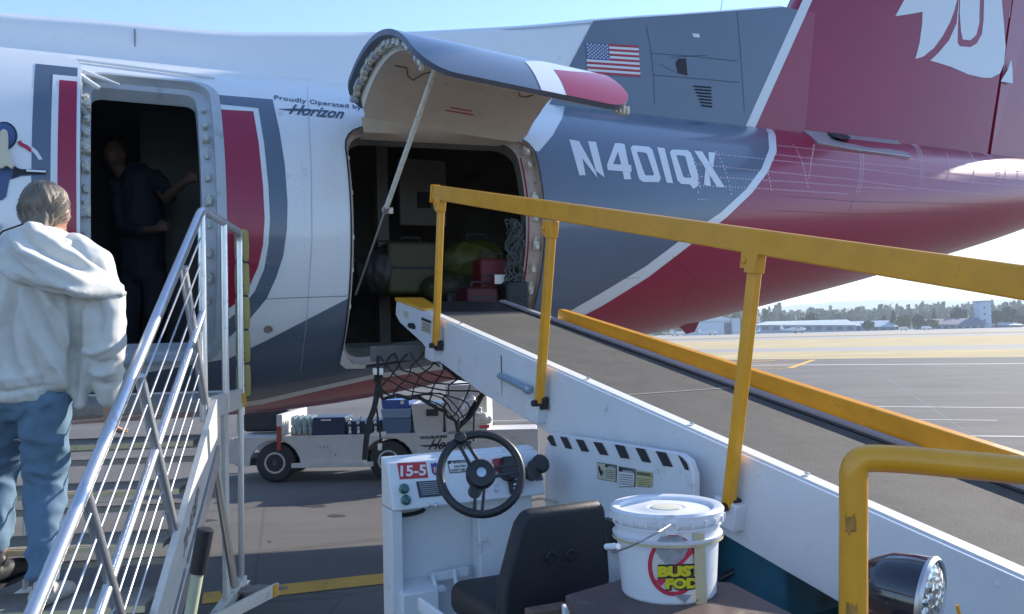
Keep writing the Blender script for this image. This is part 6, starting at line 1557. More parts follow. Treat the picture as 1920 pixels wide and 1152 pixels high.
def hand(w, fwd, out, grip=1.):
    """palm, four unequal fingers curled forward and a thumb from the side of the palm"""
    f = Vector(fwd).normalized(); o_ = Vector(out).normalized(); n = f.cross(o_).normalized(); ps = [[(w, .026), (w + f * .045, .030), (w + f * .085, .028)]]
    for k, ln in enumerate((.062, .074, .070, .055)):
        r = w + f * .085 + o_ * (.030 - .020 * k); k1 = r + f * ln * .45 + n * .012 * grip; k2 = k1 + f * ln * .25 + n * .022 * grip; k3 = k2 + n * ln * .28 * grip
        ps.append([(r, .0095), (k1, .009), (k2, .0085), (k3, .0075)])
    t = w + f * .03 + o_ * .03; ps.append([(t, .012), (t + f * .025 + o_ * .022, .011), (t + f * .055 + o_ * .026 + n * .018 * grip, .009)])
    return ps
hands = hand(wrR, (.02, .15, -1), (-.5, .6, 0)) + hand(wrL, (.1, .4, -.9), (.5, .6, 0))
hipR, kneeR, ankR = PP(78, 745), PP(88, 900, .10), PP(85, 1085, .0)
hipL, kneeL, ankL = PP(15, 745), PP(-2, 885, .22), PP(-6, 1035, .06)
legs = [[(hipR, .085), (kneeR, .055), (ankR, .04)], [(hipL, .085), (kneeL, .055), (ankL, .04)], [(hipL, .07), (hipR, .07)]]
vs, fs, ns = blob(head + [neck] + face + ears + torso + arms + hands + legs, .0065, 2)
add_obj('body', vs, fs, m_skin, person, angle=0)
# hair gathered low at the back
hair = [E(hd + Vector((0, -.018, .018)), .088, .100, .108), E(hd + Vector((.0, -.06, -.03)), .070, .058, .075), [(hd + Vector((.01, -.08, -.06)), .045), (hd + Vector((.018, -.09, -.11)), .040), (hd + Vector((.02, -.07, -.16)), .022)], E(hd + Vector((-.01, .0, .085)), .05, .06, .035)]
vs, fs, ns = blob(hair, .007, 2)
out = []
for v, n in zip(vs, ns):
    q = v - hd; ang = math.atan2(q.x, -q.y); w_ = math.sin(ang * 24 + q.z * 30 + 5 * noise.noise(v * 9)) * .5 + math.sin(ang * 55 - q.z * 60) * .25
    out.append(v + n * .0040 * w_ + n * .008 * noise.noise(v * 14))
hr = add_obj('hair', out, fs, m_hair, person, angle=0)
sb = MB(); rng = random.Random(4)
for k in range(260):
    a = rng.uniform(-2.2, 2.2); e = rng.uniform(-.2, 1.2); p = hd + Vector((0, -.018, .018)) + Vector((math.sin(a) * math.cos(e) * .089, -math.cos(a) * math.cos(e) * .101, math.sin(e) * .109))
    q = [p]; tgt = hd + Vector((.012, -.105, -.07))
    for s in range(4): p = p.lerp(tgt, .28) ; d_ = p - (hd + Vector((0, -.018, .0))); p = hd + Vector((0, -.018, 0)) + d_.normalized() * max(d_.length, .097) + Vector((rng.gauss(0, .002),) * 3); q.append(p)
    sb.tube(q, [.0012, .0013, .0012, .0010, .0006], 3, caps=False)
o = sb.build('hair_strands', mat('hair_light', (.22, .185, .14), rough=.45), hr); o['kind'] = 'stuff'
# jacket: silhouette rings read off the picture, then folds
def jring(y, xl, xr, dep, cy=0., n=56, sq=2.4):
    """closed ring at picture height y between columns xl..xr, dep = half thickness"""
    a, b_ = PP(xl, y, cy), PP(xr, y, cy); c = (a + b_) / 2; hw = (b_ - a).length / 2; ex = (b_ - a).normalized(); q = []
    for k in range(n):
        t = 2 * math.pi * k / n; cx, sy = math.cos(t), math.sin(t); q.append(c + ex * hw * math.copysign(abs(cx) ** (2 / sq), cx) + Vector((0, -1, 0)) * dep * math.copysign(abs(sy) ** (2 / sq), sy))
    return q
JR = [(432, 40, 118, .07, .0), (440, 20, 128, .085, .0), (455, -10, 142, .105, .0), (480, -48, 165, .125, .0), (510, -66, 186, .135, 0), (545, -76, 192, .14, .0), (590, -74, 182, .14, .0), (640, -64, 164, .14, .0), (690, -60, 150, .145, .01), (720, -58, 140, .15, .01), (742, -58, 122, .152, .02), (750, -56, 118, .148, .02)]
b = MB(); vs = [p for r in JR for p in jring(*r)]; n_ = 56; fs = [(i * n_ + k, i * n_ + (k + 1) % n_, (i + 1) * n_ + (k + 1) % n_, (i + 1) * n_ + k) for i in range(len(JR) - 1) for k in range(n_)]; fs.append(tuple(range((len(JR) - 1) * n_, len(JR) * n_))); fs.append(tuple(range(n_))[::-1])
def to_parts(vs, fs): return ('m', vs, fs)
_blob = blob
def blob2(raw, parts, voxel, smooth):
    bm = bmesh.new(); vv = [bm.verts.new(v) for v in raw[0]]
    for f in raw[1]: bm.faces.new([vv[i] for i in f])
    me0 = bpy.data.meshes.new('raw'); bmesh.ops.recalc_face_normals(bm, faces=bm.faces); bm.to_mesh(me0); bm.free()
    v2, f2, n2 = blob(parts, voxel, 1); bm = bmesh.new(); bm.from_mesh(me0); vv = [bm.verts.new(v) for v in v2]
    for f in f2: bm.faces.new([vv[i] for i in f])
    me = bpy.data.meshes.new('j'); bm.to_mesh(me); bm.free(); o = bpy.data.objects.new('j', me); sc.collection.objects.link(o)
    r = o.modifiers.new('r', 'REMESH'); r.mode = 'VOXEL'; r.voxel_size = voxel; s = o.modifiers.new('s', 'SMOOTH'); s.iterations = smooth; s.factor = .5
    dg = bpy.context.evaluated_depsgraph_get(); m2 = bpy.data.meshes.new_from_object(o.evaluated_get(dg)); out = ([v.co.copy() for v in m2.vertices], [tuple(f.vertices) for f in m2.polygons], [v.normal.copy() for v in m2.vertices])
    bpy.data.objects.remove(o); bpy.data.meshes.remove(me); bpy.data.meshes.remove(me0); bpy.data.meshes.remove(m2); return out
slv = [[(PP(170, 505), .075), (PP(200, 560, -.02), .070), (PP(200, 640, -.02), .068), (PP(200, 700, .02), .060), (PP(206, 735, .05), .056), (PP(206, 748, .06), .052)],
       [(PP(130, 470, -.01), .08), (PP(180, 505, -.01), .09)], [(PP(-40, 500), .085), (PP(-72, 640, .1), .075), (PP(-46, 715, .3), .05)],
       [(PP(160, 640, .0), .045), (PP(148, 735, .02), .040), (PP(150, 762, .02), .030)]]
vs, fs, ns = blob2((vs, fs), slv, .011, 4)
def crease(vs, ns, lines):
    L_ = []
    for pts, w, amp in lines:
        L_.append(([(PP(*p).x, PP(*p).z) for p in pts], w * px2m, amp))
    out = []
    for v, n in zip(vs, ns):
        d_ = 0.
        for q, w, amp in L_:
            best = 1e9; tt = 0; m_ = len(q) - 1
            for i in range(m_):
                ax_, az_ = q[i]; bx, bz = q[i + 1]; dx, dz = bx - ax_, bz - az_; t = max(0, min(1, ((v.x - ax_) * dx + (v.z - az_) * dz) / (dx * dx + dz * dz))); dd = (v.x - ax_ - dx * t) ** 2 + (v.z - az_ - dz * t) ** 2
                if dd < best: best = dd; tt = (i + t) / m_
            if best < 9 * w * w: d_ += amp * math.exp(-best / (w * w)) * (math.sin(math.pi * min(1, max(0, tt * .9 + .05))) ** .6)
        out.append(v + n * d_ * 1.35)
    return out
vs = fold(vs, ns, .010, 5.0, 3.0, 1.0, (1.1, 1, .25))
vs = crease(vs, ns, [([(52, 545), (30, 620), (34, 690), (60, 735)], 7, .026), ([(70, 548), (52, 610), (62, 680), (100, 735)], 6, -.022), ([(78, 552), (98, 620), (128, 690), (134, 730)], 7, .026), ([(100, 550), (122, 610), (142, 668)], 5, -.020),
    ([(112, 548), (140, 590), (150, 650)], 6, .022), ([(158, 556), (160, 620), (150, 690), (140, 750)], 6, -.034), ([(176, 560), (186, 600), (180, 660)], 7, .022), ([(200, 556), (212, 600), (206, 640)], 5, -.016), ([(168, 650), (190, 662), (222, 650)], 5, .018),
    ([(172, 672), (196, 684), (222, 676)], 5, -.020), ([(176, 694), (198, 702), (220, 696)], 5, .018), ([(180, 716), (200, 722), (220, 716)], 4, -.016), ([(-10, 560), (-20, 640), (5, 720)], 8, .024), ([(8, 555), (10, 620), (20, 700)], 6, -.020),
    ([(-50, 690), (20, 712), (110, 700)], 6, .014), ([(-50, 725), (40, 732), (120, 722)], 4, -.014), ([(90, 640), (108, 700), (112, 745)], 5, -.016), ([(-40, 580), (-50, 650), (-40, 720)], 7, -.02)])
vs = fold(vs, ns, .0035, 16., 8.0, 1.3, (1, 1, .4))
jk = add_obj('jacket', vs, fs, m_jkt, person, angle=0)
# hood lying over the shoulders, pointed drape to the right
HR = [[(66, 428), (120, 432)], [(20, 452), (140, 452)], [(0, 478), (172, 478)], [(8, 505), (205, 508)], [(28, 525), (236, 540)], [(60, 540), (238, 556)], [(110, 545), (225, 566)]]
hv = []; n2 = 40
for i, ((x0, y0), (x1, y1)) in enumerate(HR):
    a, c = PP(x0, y0, -.06 - .02 * min(i, 4)), PP(x1, y1, -.02); mid = (a + c) / 2
    for k in range(n2):
        t = 2 * math.pi * k / n2; s = (1 - math.cos(t)) / 2; th_h = .030 + .012 * math.sin(math.pi * i / 6)
        hv.append(a.lerp(c, s) + Vector((0, -.11 * math.sin(math.pi * s) - (th_h if math.sin(t) > 0 else -th_h * .4) * abs(math.sin(t)), .012 * math.sin(t))))
hf = [(i * n2 + k, i * n2 + (k + 1) % n2, (i + 1) * n2 + (k + 1) % n2, (i + 1) * n2 + k) for i in range(len(HR) - 1) for k in range(n2)] + [tuple(range(n2))[::-1], tuple(range((len(HR) - 1) * n2, len(HR) * n2))]
vs, fs, ns = blob2((hv, hf), [[(PP(20, 455, -.10), .022), (PP(75, 446, -.12), .024), (PP(130, 458, -.08), .022)]], .009, 3)
vs = fold(vs, ns, .008, 5.0, 1.0, 1.0, (.35, 1, 1.5)); vs = crease(vs, ns, [([(24, 452), (40, 500), (80, 532)], 7, .020), ([(44, 450), (66, 492), (120, 528)], 6, -.022), ([(66, 446), (96, 482), (150, 512), (200, 536)], 7, .022), ([(92, 446), (130, 480), (190, 512)], 5, -.018), ([(112, 444), (150, 474), (210, 520)], 6, .016)]); add_obj('hood', vs, fs, m_jkt, jk, angle=0)
# jeans
vs, fs, ns = blob([[(PP(80, 735), .105), (PP(84, 800, .03), .098), (PP(86, 900, .10), .080), (PP(84, 990, .05), .070), (PP(82, 1078, .0), .062)], [(PP(15, 735), .105), (PP(6, 800, .1), .095), (PP(-2, 885, .22), .078), (PP(-8, 970, .12), .066), (PP(-8, 1025, .06), .058)], [(PP(15, 735), .115), (PP(60, 735), .125)]], .011, 3)
right = [v for v in vs]
vs = fold(vs, ns, .016, 9.0, 5.0, 1.4, (1, 1, 1.1)); cut = PP(38, 800).x
jn = add_obj('jeans', vs, fs, [m_jean, m_jean2], person, angle=0)
# shoes
def shoe(a, material, k=0.):
    a = Vector(a); parts = [[(a + Vector((0, -.07, -.035)), .040), (a + Vector((0, .04, -.045)), .042), (a + Vector((.005, .13, -.055)), .036), (a + Vector((.005, .17, -.062)), .028)], [(a + Vector((0, -.03, .0)), .042), (a, .04)]]
    vs, fs, ns = blob(parts, .007, 2); zmin = a.z - .085; vs = [Vector((v.x, v.y, max(v.z, zmin))) for v in vs]; s = add_obj('shoe', vs, fs, material, person, angle=0)
    q = [Vector((a.x + .047 * math.cos(t) * (1 if math.cos(t) > 0 else 1), a.y + .045 + .135 * math.sin(t), zmin)) for t in [2 * math.pi * k_ / 24 for k_ in range(24)]]; m_ = MB(); m_.hexa([p - Z * .016 for p in q], q); m_.build('sole', mat('sole_white', (.6, .6, .58), rough=.7) if material is m_shoe else m_shoe2, s); return s
shoe(PP(88, 1096, .0), m_shoe); shoe(PP(0, 1052, .06), m_shoe2)
# shoulder strap
b = MB(); b.tube([PP(-30, 470, -.12), PP(5, 434, -.13), PP(50, 418, -.10)], .004, 6); b.build('strap', m_dark, person)

# crew member standing in the dim doorway
YC = 6.5; cz_ = zs
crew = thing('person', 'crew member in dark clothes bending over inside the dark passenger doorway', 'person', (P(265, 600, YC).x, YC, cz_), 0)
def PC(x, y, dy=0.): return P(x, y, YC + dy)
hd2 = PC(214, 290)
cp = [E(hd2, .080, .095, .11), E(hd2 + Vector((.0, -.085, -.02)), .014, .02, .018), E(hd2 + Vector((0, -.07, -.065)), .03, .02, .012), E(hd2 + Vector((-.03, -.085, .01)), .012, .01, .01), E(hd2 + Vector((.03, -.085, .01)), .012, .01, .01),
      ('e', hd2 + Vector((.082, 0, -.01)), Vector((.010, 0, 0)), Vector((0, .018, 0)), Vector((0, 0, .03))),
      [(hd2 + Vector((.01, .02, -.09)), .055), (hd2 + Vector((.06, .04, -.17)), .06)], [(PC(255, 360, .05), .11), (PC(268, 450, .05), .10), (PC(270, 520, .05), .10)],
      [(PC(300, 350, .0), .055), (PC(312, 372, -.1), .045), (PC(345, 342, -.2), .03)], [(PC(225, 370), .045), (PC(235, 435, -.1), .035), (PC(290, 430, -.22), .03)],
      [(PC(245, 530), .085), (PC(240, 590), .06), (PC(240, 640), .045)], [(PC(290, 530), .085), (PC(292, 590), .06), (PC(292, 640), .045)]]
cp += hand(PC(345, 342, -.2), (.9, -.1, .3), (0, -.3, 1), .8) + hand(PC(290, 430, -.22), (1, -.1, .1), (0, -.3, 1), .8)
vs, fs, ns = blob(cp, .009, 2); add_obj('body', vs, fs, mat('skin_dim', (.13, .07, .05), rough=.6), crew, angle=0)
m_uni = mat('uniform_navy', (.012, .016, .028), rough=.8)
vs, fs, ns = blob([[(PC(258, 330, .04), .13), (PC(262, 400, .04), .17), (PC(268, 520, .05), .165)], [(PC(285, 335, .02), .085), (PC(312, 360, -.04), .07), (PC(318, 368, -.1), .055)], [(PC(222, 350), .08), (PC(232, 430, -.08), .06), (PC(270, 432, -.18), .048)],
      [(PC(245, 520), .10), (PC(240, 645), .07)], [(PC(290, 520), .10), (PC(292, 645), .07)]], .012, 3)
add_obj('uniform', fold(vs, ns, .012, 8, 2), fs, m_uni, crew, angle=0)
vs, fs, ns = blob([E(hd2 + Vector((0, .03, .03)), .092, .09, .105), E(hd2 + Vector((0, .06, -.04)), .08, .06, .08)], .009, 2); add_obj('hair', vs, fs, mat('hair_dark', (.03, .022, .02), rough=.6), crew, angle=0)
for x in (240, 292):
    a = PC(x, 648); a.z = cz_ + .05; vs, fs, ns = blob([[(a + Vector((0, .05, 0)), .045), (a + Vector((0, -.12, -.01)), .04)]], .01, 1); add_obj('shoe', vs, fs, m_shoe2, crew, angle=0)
# ================================================================== UTILITY CART BEHIND THE AIRCRAFT
YK = 9.7; KD = (P(840, 870, YK) - P(560, 875, YK)); g0_ = ground(515, 906); g1_ = ground(728, 902)
KX = Vector((g1_.x - g0_.x, g1_.y - g0_.y, 0)).normalized(); KY = Vector((-KX.y, KX.x, 0)); aK = math.atan2(KX.y, KX.x); K0 = Vector((g0_.x, g0_.y, 0))
print('cart axle', (g1_ - g0_).length, math.degrees(aK), g0_)
def kp(x, y, dy=0.): return hit_plane(x, y, K0 + KY * dy, KY)
def kx(x, y=850): return (kp(x, y) - K0).dot(KX)
def kz(x, y, dy=0.): return kp(x, y, dy).z
def KW(x, y, z): return K0 + KX * x + KY * y + Z * z
m_kw = mat('cart_white', (.50, .49, .47), rough=.55, var=.08, scale=4, dirt=(.20, .18, .16), dirt_amt=.2, dirt_scale=5)
cart = thing('utility_cart', 'dirty white flatbed airport utility cart under the belly of the aircraft', 'cart', (K0.x, K0.y, 0), aK)
WR = kz(515, 842) / 2 if False else .235
xa, xb = kx(515), kx(728)
def kprism(x0, x1, y0, y1, z0, z1, name, material, bev=.008, par=cart): b = MB(); b.box(KW((x0 + x1) / 2, (y0 + y1) / 2, (z0 + z1) / 2), KX * (x1 - x0) / 2, KY * (y1 - y0) / 2, Z * (z1 - z0) / 2); return b.build(name, material, par, bevel=bev)
zb_k, zt_k = kz(650, 872), kz(650, 815); xl_k, xr_k = kx(425), kx(1010)
# body side as one outline with wheel arches
def arch(cx, r, z0, n=10): return [(cx - r * math.cos(math.pi * k / n), z0 + r * math.sin(math.pi * k / n)) for k in range(n + 1)]
ol = [(xl_k, zb_k + .05)] + arch(xa, .31, zb_k) + arch(xb, .31, zb_k) + [(xr_k, zb_k), (xr_k, zt_k + .02), (kx(845), zt_k + .02), (kx(840), zt_k), (xl_k + .1, zt_k - .01), (xl_k, zt_k - .10)]
for yy in (0, 1.08):
    b = MB(); b.hexa([KW(x, yy, z) for x, z in ol], [KW(x, yy + .04, z) for x, z in ol]); o = recalc(b.build('side_panel', m_kw, cart, smooth=False, bevel=.004))
kprism(xl_k + .02, xr_k - .02, .04, 1.08, zt_k - .07, zt_k - .03, 'deck', m_kw); kprism(xl_k, xr_k, .3, .85, zb_k - .03, zb_k + .06, 'chassis', m_dark)
kprism(kx(548), kx(700), -.05, .0, zb_k - .02, zb_k + .035, 'running_board', m_kw, .005)
for x in (xa, xb):
    for yy in (.02, .95):
        b = MB(); b.lathe(KW(x, yy - .02, .235), KY, [(.13, 0), (.20, .004), (.232, .03), (.235, .06), (.235, .13), (.20, .17), (.13, .17)], 32); w = b.build('wheel', m_dark, cart)
        b = MB(); b.lathe(KW(x, yy - .025, .235), KY, [(.10, .03), (.105, .0), (.125, .0), (.125, .03)], 28, cap=False); b.lathe(KW(x, yy - .02, .235), KY, [(0, .0), (.03, .0), (.035, .03), (.10, .035), (.10, .05)], 24, cap=False); rm = b.build('rim', mat('rim_grey', (.46, .46, .46), rough=.5, dirt=(.12, .1, .09), dirt_amt=.3, dirt_scale=14), w)
        for k in range(5):
            a = 1.257 * k; b = MB(); b.lathe(KW(x + .06 * math.cos(a), yy - .005, .235 + .06 * math.sin(a)), -KY, [(.010, 0), (.008, .012)], 6); b.build('wheel_nut', m_dark, rm)
def kq(name, pts, material, off=.003): return add_obj(name, [kp(x, y) - KY * off for x, y in pts], [tuple(range(len(pts)))], material, cart, smooth=False)
def k_text(s, x0, y0, x1, y1, h, shear=0., bold=.03, name='side_lettering'):
    a, c, t = kp(x0, y0), kp(x1, y1), kp(x0, y0 - h); vs, fs, w = text_tris(s, shear=shear, bold=bold); add_obj(name, [a + (c - a) * (x / w) + (t - a) * y - KY * .005 for x, y in vs], fs, m_txt, cart, smooth=False)
k_text('TAYLOR-DUNN', 787, 824, 838, 821, 5.5, 0, .05); k_text('Horizon', 803, 843, 884, 839, 19, .62, .02)
kq('swash', [(786, 835), (830, 834), (852, 836), (830, 837.5), (795, 838)], m_txt, .005)
kq('reflector', [(697, 812), (724, 809), (724, 817), (695, 819)], m_lw2)
for (x, y) in ((600, 838), (607, 838), (614, 839), (629, 854)): b = MB(); b.lathe(kp(x, y), -KY, [(.008, 0), (.006, .004)], 8); b.build('bolt', m_dark, cart)
b = MB(); b.box(kp(524, 822) - KY * .02, KX * .025, KY * .01, Z * .14); b.build('red_strap', mat('strap_red', (.30, .05, .04), rough=.6), cart, bevel=.003)
# bulkhead behind the load and cab end
kprism(kx(838), kx(915), .0, 1.08, zt_k - .03, kz(870, 722), 'load_bulkhead', m_kw); kprism(kx(838) - .01, kx(838), .0, 1.08, zt_k, kz(838, 735), 'bulkhead_frame', m_steel)
kprism(xl_k + .02, kx(520), .5, .9, zt_k, zt_k + .28, 'seat', m_dark, .04); kprism(kx(519), kx(530), .0, 1.08, zt_k, kz(524, 778), 'seat_bulkhead', m_kw)
b = MB(); b.tube(bend([KW(kx(440), .1, zt_k), KW(kx(440), .1, zt_k + .30), KW(kx(500), .1, zt_k + .30)], .06), .014, 8); b.build('rail', m_steel, cart)
# the load: each a thing on the deck
zd = zt_k - .03
def load(name, label, cat, x0, x1, ytop, d0, d1, material, extra=None, zb=None, bev=.01):
    X0, X1 = kx(x0), kx(x1); zt = kz((x0 + x1) / 2, ytop, d0); z0 = zd if zb is None else zb; t = thing(name, label, cat, KW((X0 + X1) / 2, (d0 + d1) / 2, z0), aK)
    b = MB(); b.box(KW((X0 + X1) / 2, (d0 + d1) / 2, (z0 + zt) / 2), KX * (X1 - X0) / 2, KY * (d1 - d0) / 2, Z * (zt - z0) / 2); b.build('body', material, t, bevel=bev)
    return t, X0, X1, z0, zt
m_wat = mat('water_plastic', (.42, .55, .58), rough=.15, trans=.35, var=.3, scale=20)
t = thing('water_bottle_pack', 'shrink wrapped pack of clear water bottles at the front of the load', 'bottles', KW(kx(562), .25, zd), aK)
b = MB(); b.box(KW(kx(562), .26, zd + .02), KX * .125, KY * .17, Z * .02); b.build('tray', mat('tray_brown', (.30, .20, .12), rough=.8), t)
for i in range(4):
    for j in range(3):
        for l in range(2):
            c = KW(kx(562) - .105 + .07 * i, .12 + .09 * j, zd + .03 + .0 + l * .11); b = MB(); b.lathe(c, Z, [(.030, 0), (.031, .01), (.029, .05), (.031, .07), (.022, .095), (.012, .10), (.012, .108)], 10); b.build('bottle', m_wat, t)
m_nb = mat('crate_navy', (.018, .028, .075), rough=.5, var=.25, scale=30)
load('bottle_crate', 'navy crate with a white tag, beside the water bottles', 'crate', 585, 646, 783, .06, .5, m_nb)
c = KW(kx(610), .05, zd + .20); b = MB(); b.box(c, KX * .06, KY * .002, Z * .008); o = b.build('tag', m_lw2, bpy.data.objects['bottle_crate'])
t, X0, X1, z0, z1 = load('bottle_rack', 'navy rack of small chrome topped bottles, middle of the load', 'rack', 648, 712, 790, .06, .5, m_nb)
for i in range(4):
    for j in range(2):
        c = KW(X0 + .05 + (X1 - X0 - .1) * i / 3, .04 - .02 * j, z0 + .03 + .11 * j); b = MB(); b.lathe(c, Z, [(.016, 0), (.022, .015), (.014, .04), (.020, .06), (.012, .08), (.014, .09)], 10); b.build('bottle', m_steel, t)
    b = MB(); c = KW(X0 + .05 + (X1 - X0 - .1) * i / 3, .12, z1); b.lathe(c, Z, [(.012, 0), (.012, .03), (.02, .035), (.02, .055)], 8); b.build('bottle_neck', m_steel, t)
m_bl = mat('bin_blue', (.05, .12, .36), rough=.4); m_lb = mat('bin_pale_blue', (.22, .32, .46), rough=.4); m_sb = mat('bin_slate', (.08, .15, .24), rough=.5)
xs0, xs1 = kx(716), kx(772); zz0 = zd
t = thing('storage_bin', 'slate blue bottom bin of the stack of three', 'bin', KW((xs0 + xs1) / 2, .25, zz0), aK, 'stacked blue bins on the cart'); b = MB(); za = kz(744, 786, .0); 
b.hexa([KW(x, y, zz0) for x, y in ((xs0 + .02, .04), (xs1 - .02, .04), (xs1 - .02, .46), (xs0 + .02, .46))], [KW(x, y, za) for x, y in ((xs0, .02), (xs1, .02), (xs1, .48), (xs0, .48))]); recalc(b.build('body', m_sb, t, bevel=.01))
t = thing('storage_bin', 'pale blue middle bin of the stack of three', 'bin', KW((xs0 + xs1) / 2, .25, za), aK, 'stacked blue bins on the cart'); zb3 = kz(744, 767, .0); b = MB()
b.hexa([KW(x, y, za + .003) for x, y in ((xs0 + .01, .03), (xs1 - .01, .03), (xs1 - .01, .47), (xs0 + .01, .47))], [KW(x, y, zb3) for x, y in ((xs0 - .01, .0), (xs1, .0), (xs1, .48), (xs0 - .01, .48))]); recalc(b.build('body', m_lb, t, bevel=.01))
t = thing('storage_bin', 'bright blue top bin of the stack of three', 'bin', KW((xs0 + xs1) / 2, .25, zb3), aK, 'stacked blue bins on the cart'); zc3 = kz(744, 750, .0); b = MB()
b.hexa([KW(x, y, zb3 + .003) for x, y in ((xs0 + .01, .02), (xs1 - .02, .02), (xs1 - .02, .47), (xs0 + .01, .47))], [KW(x, y, zc3) for x, y in ((xs0 + .0, .0), (xs1 - .02, .0), (xs1 - .02, .48), (xs0 + .0, .48))]); recalc(b.build('body', m_bl, t, bevel=.01)); b = MB(); b.box(KW(xs1 - .1, -.004, zc3 - .03), KX * .02, KY * .003, Z * .02); b.build('latch', m_lw2, t)
t = thing('storage_bin', 'large off white bin right of the blue bins', 'bin', KW(kx(803), .25, zd), aK); x0, x1 = kx(775), kx(834); zz1 = kz(803, 757); b = MB()
b.hexa([KW(x, y, zd) for x, y in ((x0 + .02, .04), (x1 - .02, .04), (x1 - .02, .5), (x0 + .02, .5))], [KW(x, y, zz1) for x, y in ((x0 - .02, .0), (x1, .0), (x1, .52), (x0 - .02, .52))]); recalc(b.build('body', mat('bin_offwhite', (.50, .49, .47), rough=.5), t, bevel=.012))
b = MB(); b.box(KW(kx(812), .003, (zd + zz1) / 2 + .08), KX * .07, KY * .004, Z * .04); b.build('label', m_txt, t)
# bags hanging on the rear bulkhead
m_film = mat('bag_film', (.72, .72, .70), rough=.25, trans=.35, coat=.3)
def bagmesh(px_pts, yy, thick, amp, seed):
    q = [kp(x, y, yy) for x, y in px_pts]; c = sum(q, Vector()) / len(q); parts = []
    for p in q: parts.append([(p.lerp(c, .18), thick * .55), (p.lerp(c, .5), thick), (c, thick)])
    vs, fs, ns = blob(parts, .014, 3); return fold(vs, ns, amp, 14, seed, 1.2, (1, 1, 1)), fs
bg_ = thing('plastic_bag', 'crumpled white translucent plastic bag hung at the rear of the cart', 'bag', kp(888, 790, -.12), aK)
vs, fs = bagmesh([(862, 745), (885, 742), (900, 765), (925, 792), (900, 800), (860, 796), (852, 775)], -.12, .07, .022, 2); add_obj('film', vs, fs, m_film, bg_, angle=0)
bg2 = thing('cloth_bag', 'dark blue bag above the plastic bag at the rear of the cart', 'bag', kp(872, 735, .1), aK)
vs, fs = bagmesh([(855, 726), (890, 724), (897, 750), (860, 760)], .1, .07, .015, 5); add_obj('body', vs, fs, mat('bag_navy', (.03, .04, .09), rough=.7), bg2, angle=0)
kq('red_sticker', [(899, 798), (918, 796), (917, 803), (899, 804)], mat('sticker_r2', (.45, .05, .07), rough=.5), .003)

# ================================================================== CARGO NET
m_web = mat('net_webbing', (.030, .030, .028), rough=.8, var=.2)
net = thing('cargo_net', 'black webbing cargo net sagging from the hold sill towards the conveyor', 'net', P(780, 700, 5.5))
NA = [[P(704, 655, 5.55), P(750, 655, 5.6), P(785, 658, 5.65), P(822, 655, 5.6)],
      [P(706, 695, 5.42), P(745, 690, 5.45), P(790, 690, 5.5), P(835, 684, 5.5)],
      [P(708, 726, 5.35), P(752, 716, 5.38), P(800, 714, 5.4), P(858, 706, 5.42)],
      [P(722, 748, 5.3), P(772, 742, 5.3), P(828, 730, 5.34), P(880, 712, 5.4)],
      [P(765, 746, 5.28), P(812, 738, 5.3), P(850, 748, 5.32), P(912, 726, 5.36)],
      [P(790, 748, 5.28), P(835, 762, 5.25), P(868, 776, 5.25), P(886, 772, 5.3)],
      [P(815, 765, 5.26), P(842, 782, 5.25), P(858, 798, 5.24), P(868, 790, 5.26)]]
def cr(p0, p1, p2, p3, t): return .5 * ((2 * p1) + (p2 - p0) * t + (2 * p0 - 5 * p1 + 4 * p2 - p3) * t * t + (3 * p1 - p0 - 3 * p2 + p3) * t ** 3)
def spl(pts, n=5):
    out = []
    for i in range(len(pts) - 1):
        a = pts[max(0, i - 1)]; d = pts[min(len(pts) - 1, i + 2)]
        for k in range(n): out.append(cr(a, pts[i], pts[i + 1], d, k / n))
    return out + [pts[-1]]
rowsS = [spl(r, 3) for r in NA]; cols = list(zip(*rowsS)); 
gridS = [spl(list(c), 2) for c in cols]       # [col][row]
nc, nr_ = len(gridS), len(gridS[0])
rng = random.Random(8)
gridS = [[p + Vector((rng.gauss(0, .008), rng.gauss(0, .02), rng.gauss(0, .008))) for p in c] for c in gridS]
k_ = 0
for off in range(-nr_, nc):
    for sg in (1, -1):
        q = []
        for r_ in range(nr_):
            c = off + r_ if sg == 1 else nc - 1 - (off + r_)
            if 0 <= c < nc: q.append(gridS[c][r_])
        if len(q) > 1 and off % 2 == 0: b = MB(); b.tube(spl(q, 2), .0052, 4); b.build('strap', m_web, net)
for q, r in ((gridS[0], .012), (gridS[-1], .012), ([c[-1] for c in gridS], .011), ([c[0] for c in gridS], .012)): b = MB(); b.tube(spl(q, 2), r, 6); b.build('border_strap', m_web, net)
for q, r in (([P(712, 700, 5.4), P(703, 760, 5.35), P(690, 800, 5.3), P(684, 862, 5.3)], .018), ([P(706, 765, 5.38), P(712, 810, 5.36), P(716, 838, 5.35)], .006), ([P(912, 726, 5.36), P(886, 775, 5.3), P(860, 802, 5.25), P(861, 812, 5.25)], .014), ([P(889, 772, 5.3), P(888, 812, 5.3), P(888, 828, 5.3)], .006)):
    b = MB(); b.tube(spl(q, 4), r, 8); b.build('hanging_strap', m_web, net)
for x, y in ((712, 838), (888, 826), (703, 697), (715, 697), (684, 865)):
    b = MB(); b.box(P(x, y, 5.33), Vector((.014, 0, 0)), Vector((0, .004, 0)), Vector((0, 0, .022))); b.build('buckle', m_steel, net, bevel=.003)
b = MB(); b.box(P(765, 662, 5.6), U * .25, NN * .01, Z * .05); b.build('net_apron', mat('apron_grey', (.16, .16, .15), rough=.8, var=.2), net)

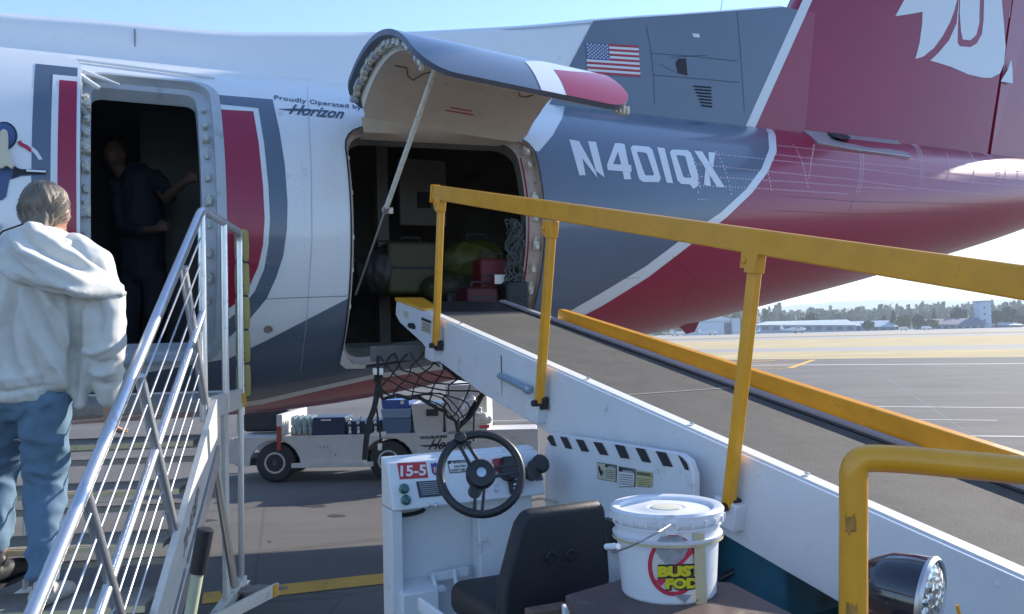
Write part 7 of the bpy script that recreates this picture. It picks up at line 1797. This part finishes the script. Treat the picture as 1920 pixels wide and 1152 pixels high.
# ================================================================== LUGGAGE IN THE HOLD
def case(label, px, py, Y, w, d, h, col, rz=0., soft=False, name='suitcase', cat='suitcase'):
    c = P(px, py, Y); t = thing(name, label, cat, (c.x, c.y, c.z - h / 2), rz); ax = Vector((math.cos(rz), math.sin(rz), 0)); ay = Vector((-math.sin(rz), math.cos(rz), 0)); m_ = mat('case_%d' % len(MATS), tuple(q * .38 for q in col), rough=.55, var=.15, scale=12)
    if soft:
        vs, fs, ns = blob([[(c - ax * w * .3, h * .42), (c, h * .5), (c + ax * w * .3, h * .42)], ('e', c, ax * w / 2, ay * d / 2, Z * h / 2)], .016, 3); add_obj('body', fold(vs, ns, .02, 9, px), fs, m_, t, angle=0)
    else:
        b = MB(); b.box(c, ax * w / 2, ay * d / 2, Z * h / 2); bd_ = b.build('body', m_, t, bevel=.03, bseg=3)
        b = MB(); b.box(c - ay * (d / 2 + .004), ax * w * .44, ay * .004, Z * .008); b.build('zip', m_dark, t)
    b = MB(); b.tube(bend([c + Z * h / 2 - ax * .08 - ay * d * .3, c + Z * (h / 2 + .04) - ax * .08 - ay * d * .3, c + Z * (h / 2 + .04) + ax * .08 - ay * d * .3, c + Z * h / 2 + ax * .08 - ay * d * .3], .02), .008, 6); b.build('handle', m_dark, t)
    return t
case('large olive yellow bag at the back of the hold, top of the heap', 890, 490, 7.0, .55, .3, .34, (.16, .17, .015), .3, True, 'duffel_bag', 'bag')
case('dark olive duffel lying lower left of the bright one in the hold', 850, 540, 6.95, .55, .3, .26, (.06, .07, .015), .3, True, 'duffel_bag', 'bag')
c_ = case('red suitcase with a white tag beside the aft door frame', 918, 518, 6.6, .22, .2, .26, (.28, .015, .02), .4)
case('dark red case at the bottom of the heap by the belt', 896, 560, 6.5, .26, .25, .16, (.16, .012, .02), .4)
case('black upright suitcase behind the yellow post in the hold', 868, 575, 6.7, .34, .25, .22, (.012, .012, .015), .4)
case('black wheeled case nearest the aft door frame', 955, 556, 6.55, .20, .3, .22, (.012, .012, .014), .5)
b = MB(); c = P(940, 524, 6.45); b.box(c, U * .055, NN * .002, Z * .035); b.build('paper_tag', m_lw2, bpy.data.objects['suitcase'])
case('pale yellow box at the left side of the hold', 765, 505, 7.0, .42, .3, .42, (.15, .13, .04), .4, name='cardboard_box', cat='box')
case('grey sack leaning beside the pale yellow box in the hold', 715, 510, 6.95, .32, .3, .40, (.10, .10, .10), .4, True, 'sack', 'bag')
# wheeled handle of the black case, and the hold net by the aft frame
t = thing('cargo_net', 'tangled grey hold net bunched inside the aft edge of the baggage opening', 'net', P(975, 480, 6.6)); rng = random.Random(2)
for k in range(14):
    q = [P(960 + rng.uniform(-14, 22), 415 + 18 * j + rng.uniform(-7, 7), 6.45 + rng.uniform(-.05, .05)) for j in range(0, 9)]
    b = MB(); b.tube(spl(q, 3), .006, 5); b.build('strap', mat('net_grey', (.07, .08, .08), rough=.8), t)
# ================================================================== AIR

# ================================================================== HAZE (kept last: it needs the finished heights)
def haze(density):
    M = bpy.data.materials.new('haze'); M.use_nodes = True; N = M.node_tree.nodes; L = M.node_tree.links; N.remove(N['Principled BSDF'])
    v = N.new('ShaderNodeVolumePrincipled'); v.inputs['Color'].default_value = (.80, .90, 1, 1); v.inputs['Density'].default_value = density; v.inputs['Anisotropy'].default_value = .1
    L.new(v.outputs[0], N['Material Output'].inputs['Volume'])
    b = MB(); b.box((1500, 3500, 139), (6500, 0, 0), (0, 5500, 0), (0, 0, 142)); o = b.build('haze', M, None, smooth=False); o['kind'] = 'stuff'
haze(.00022)
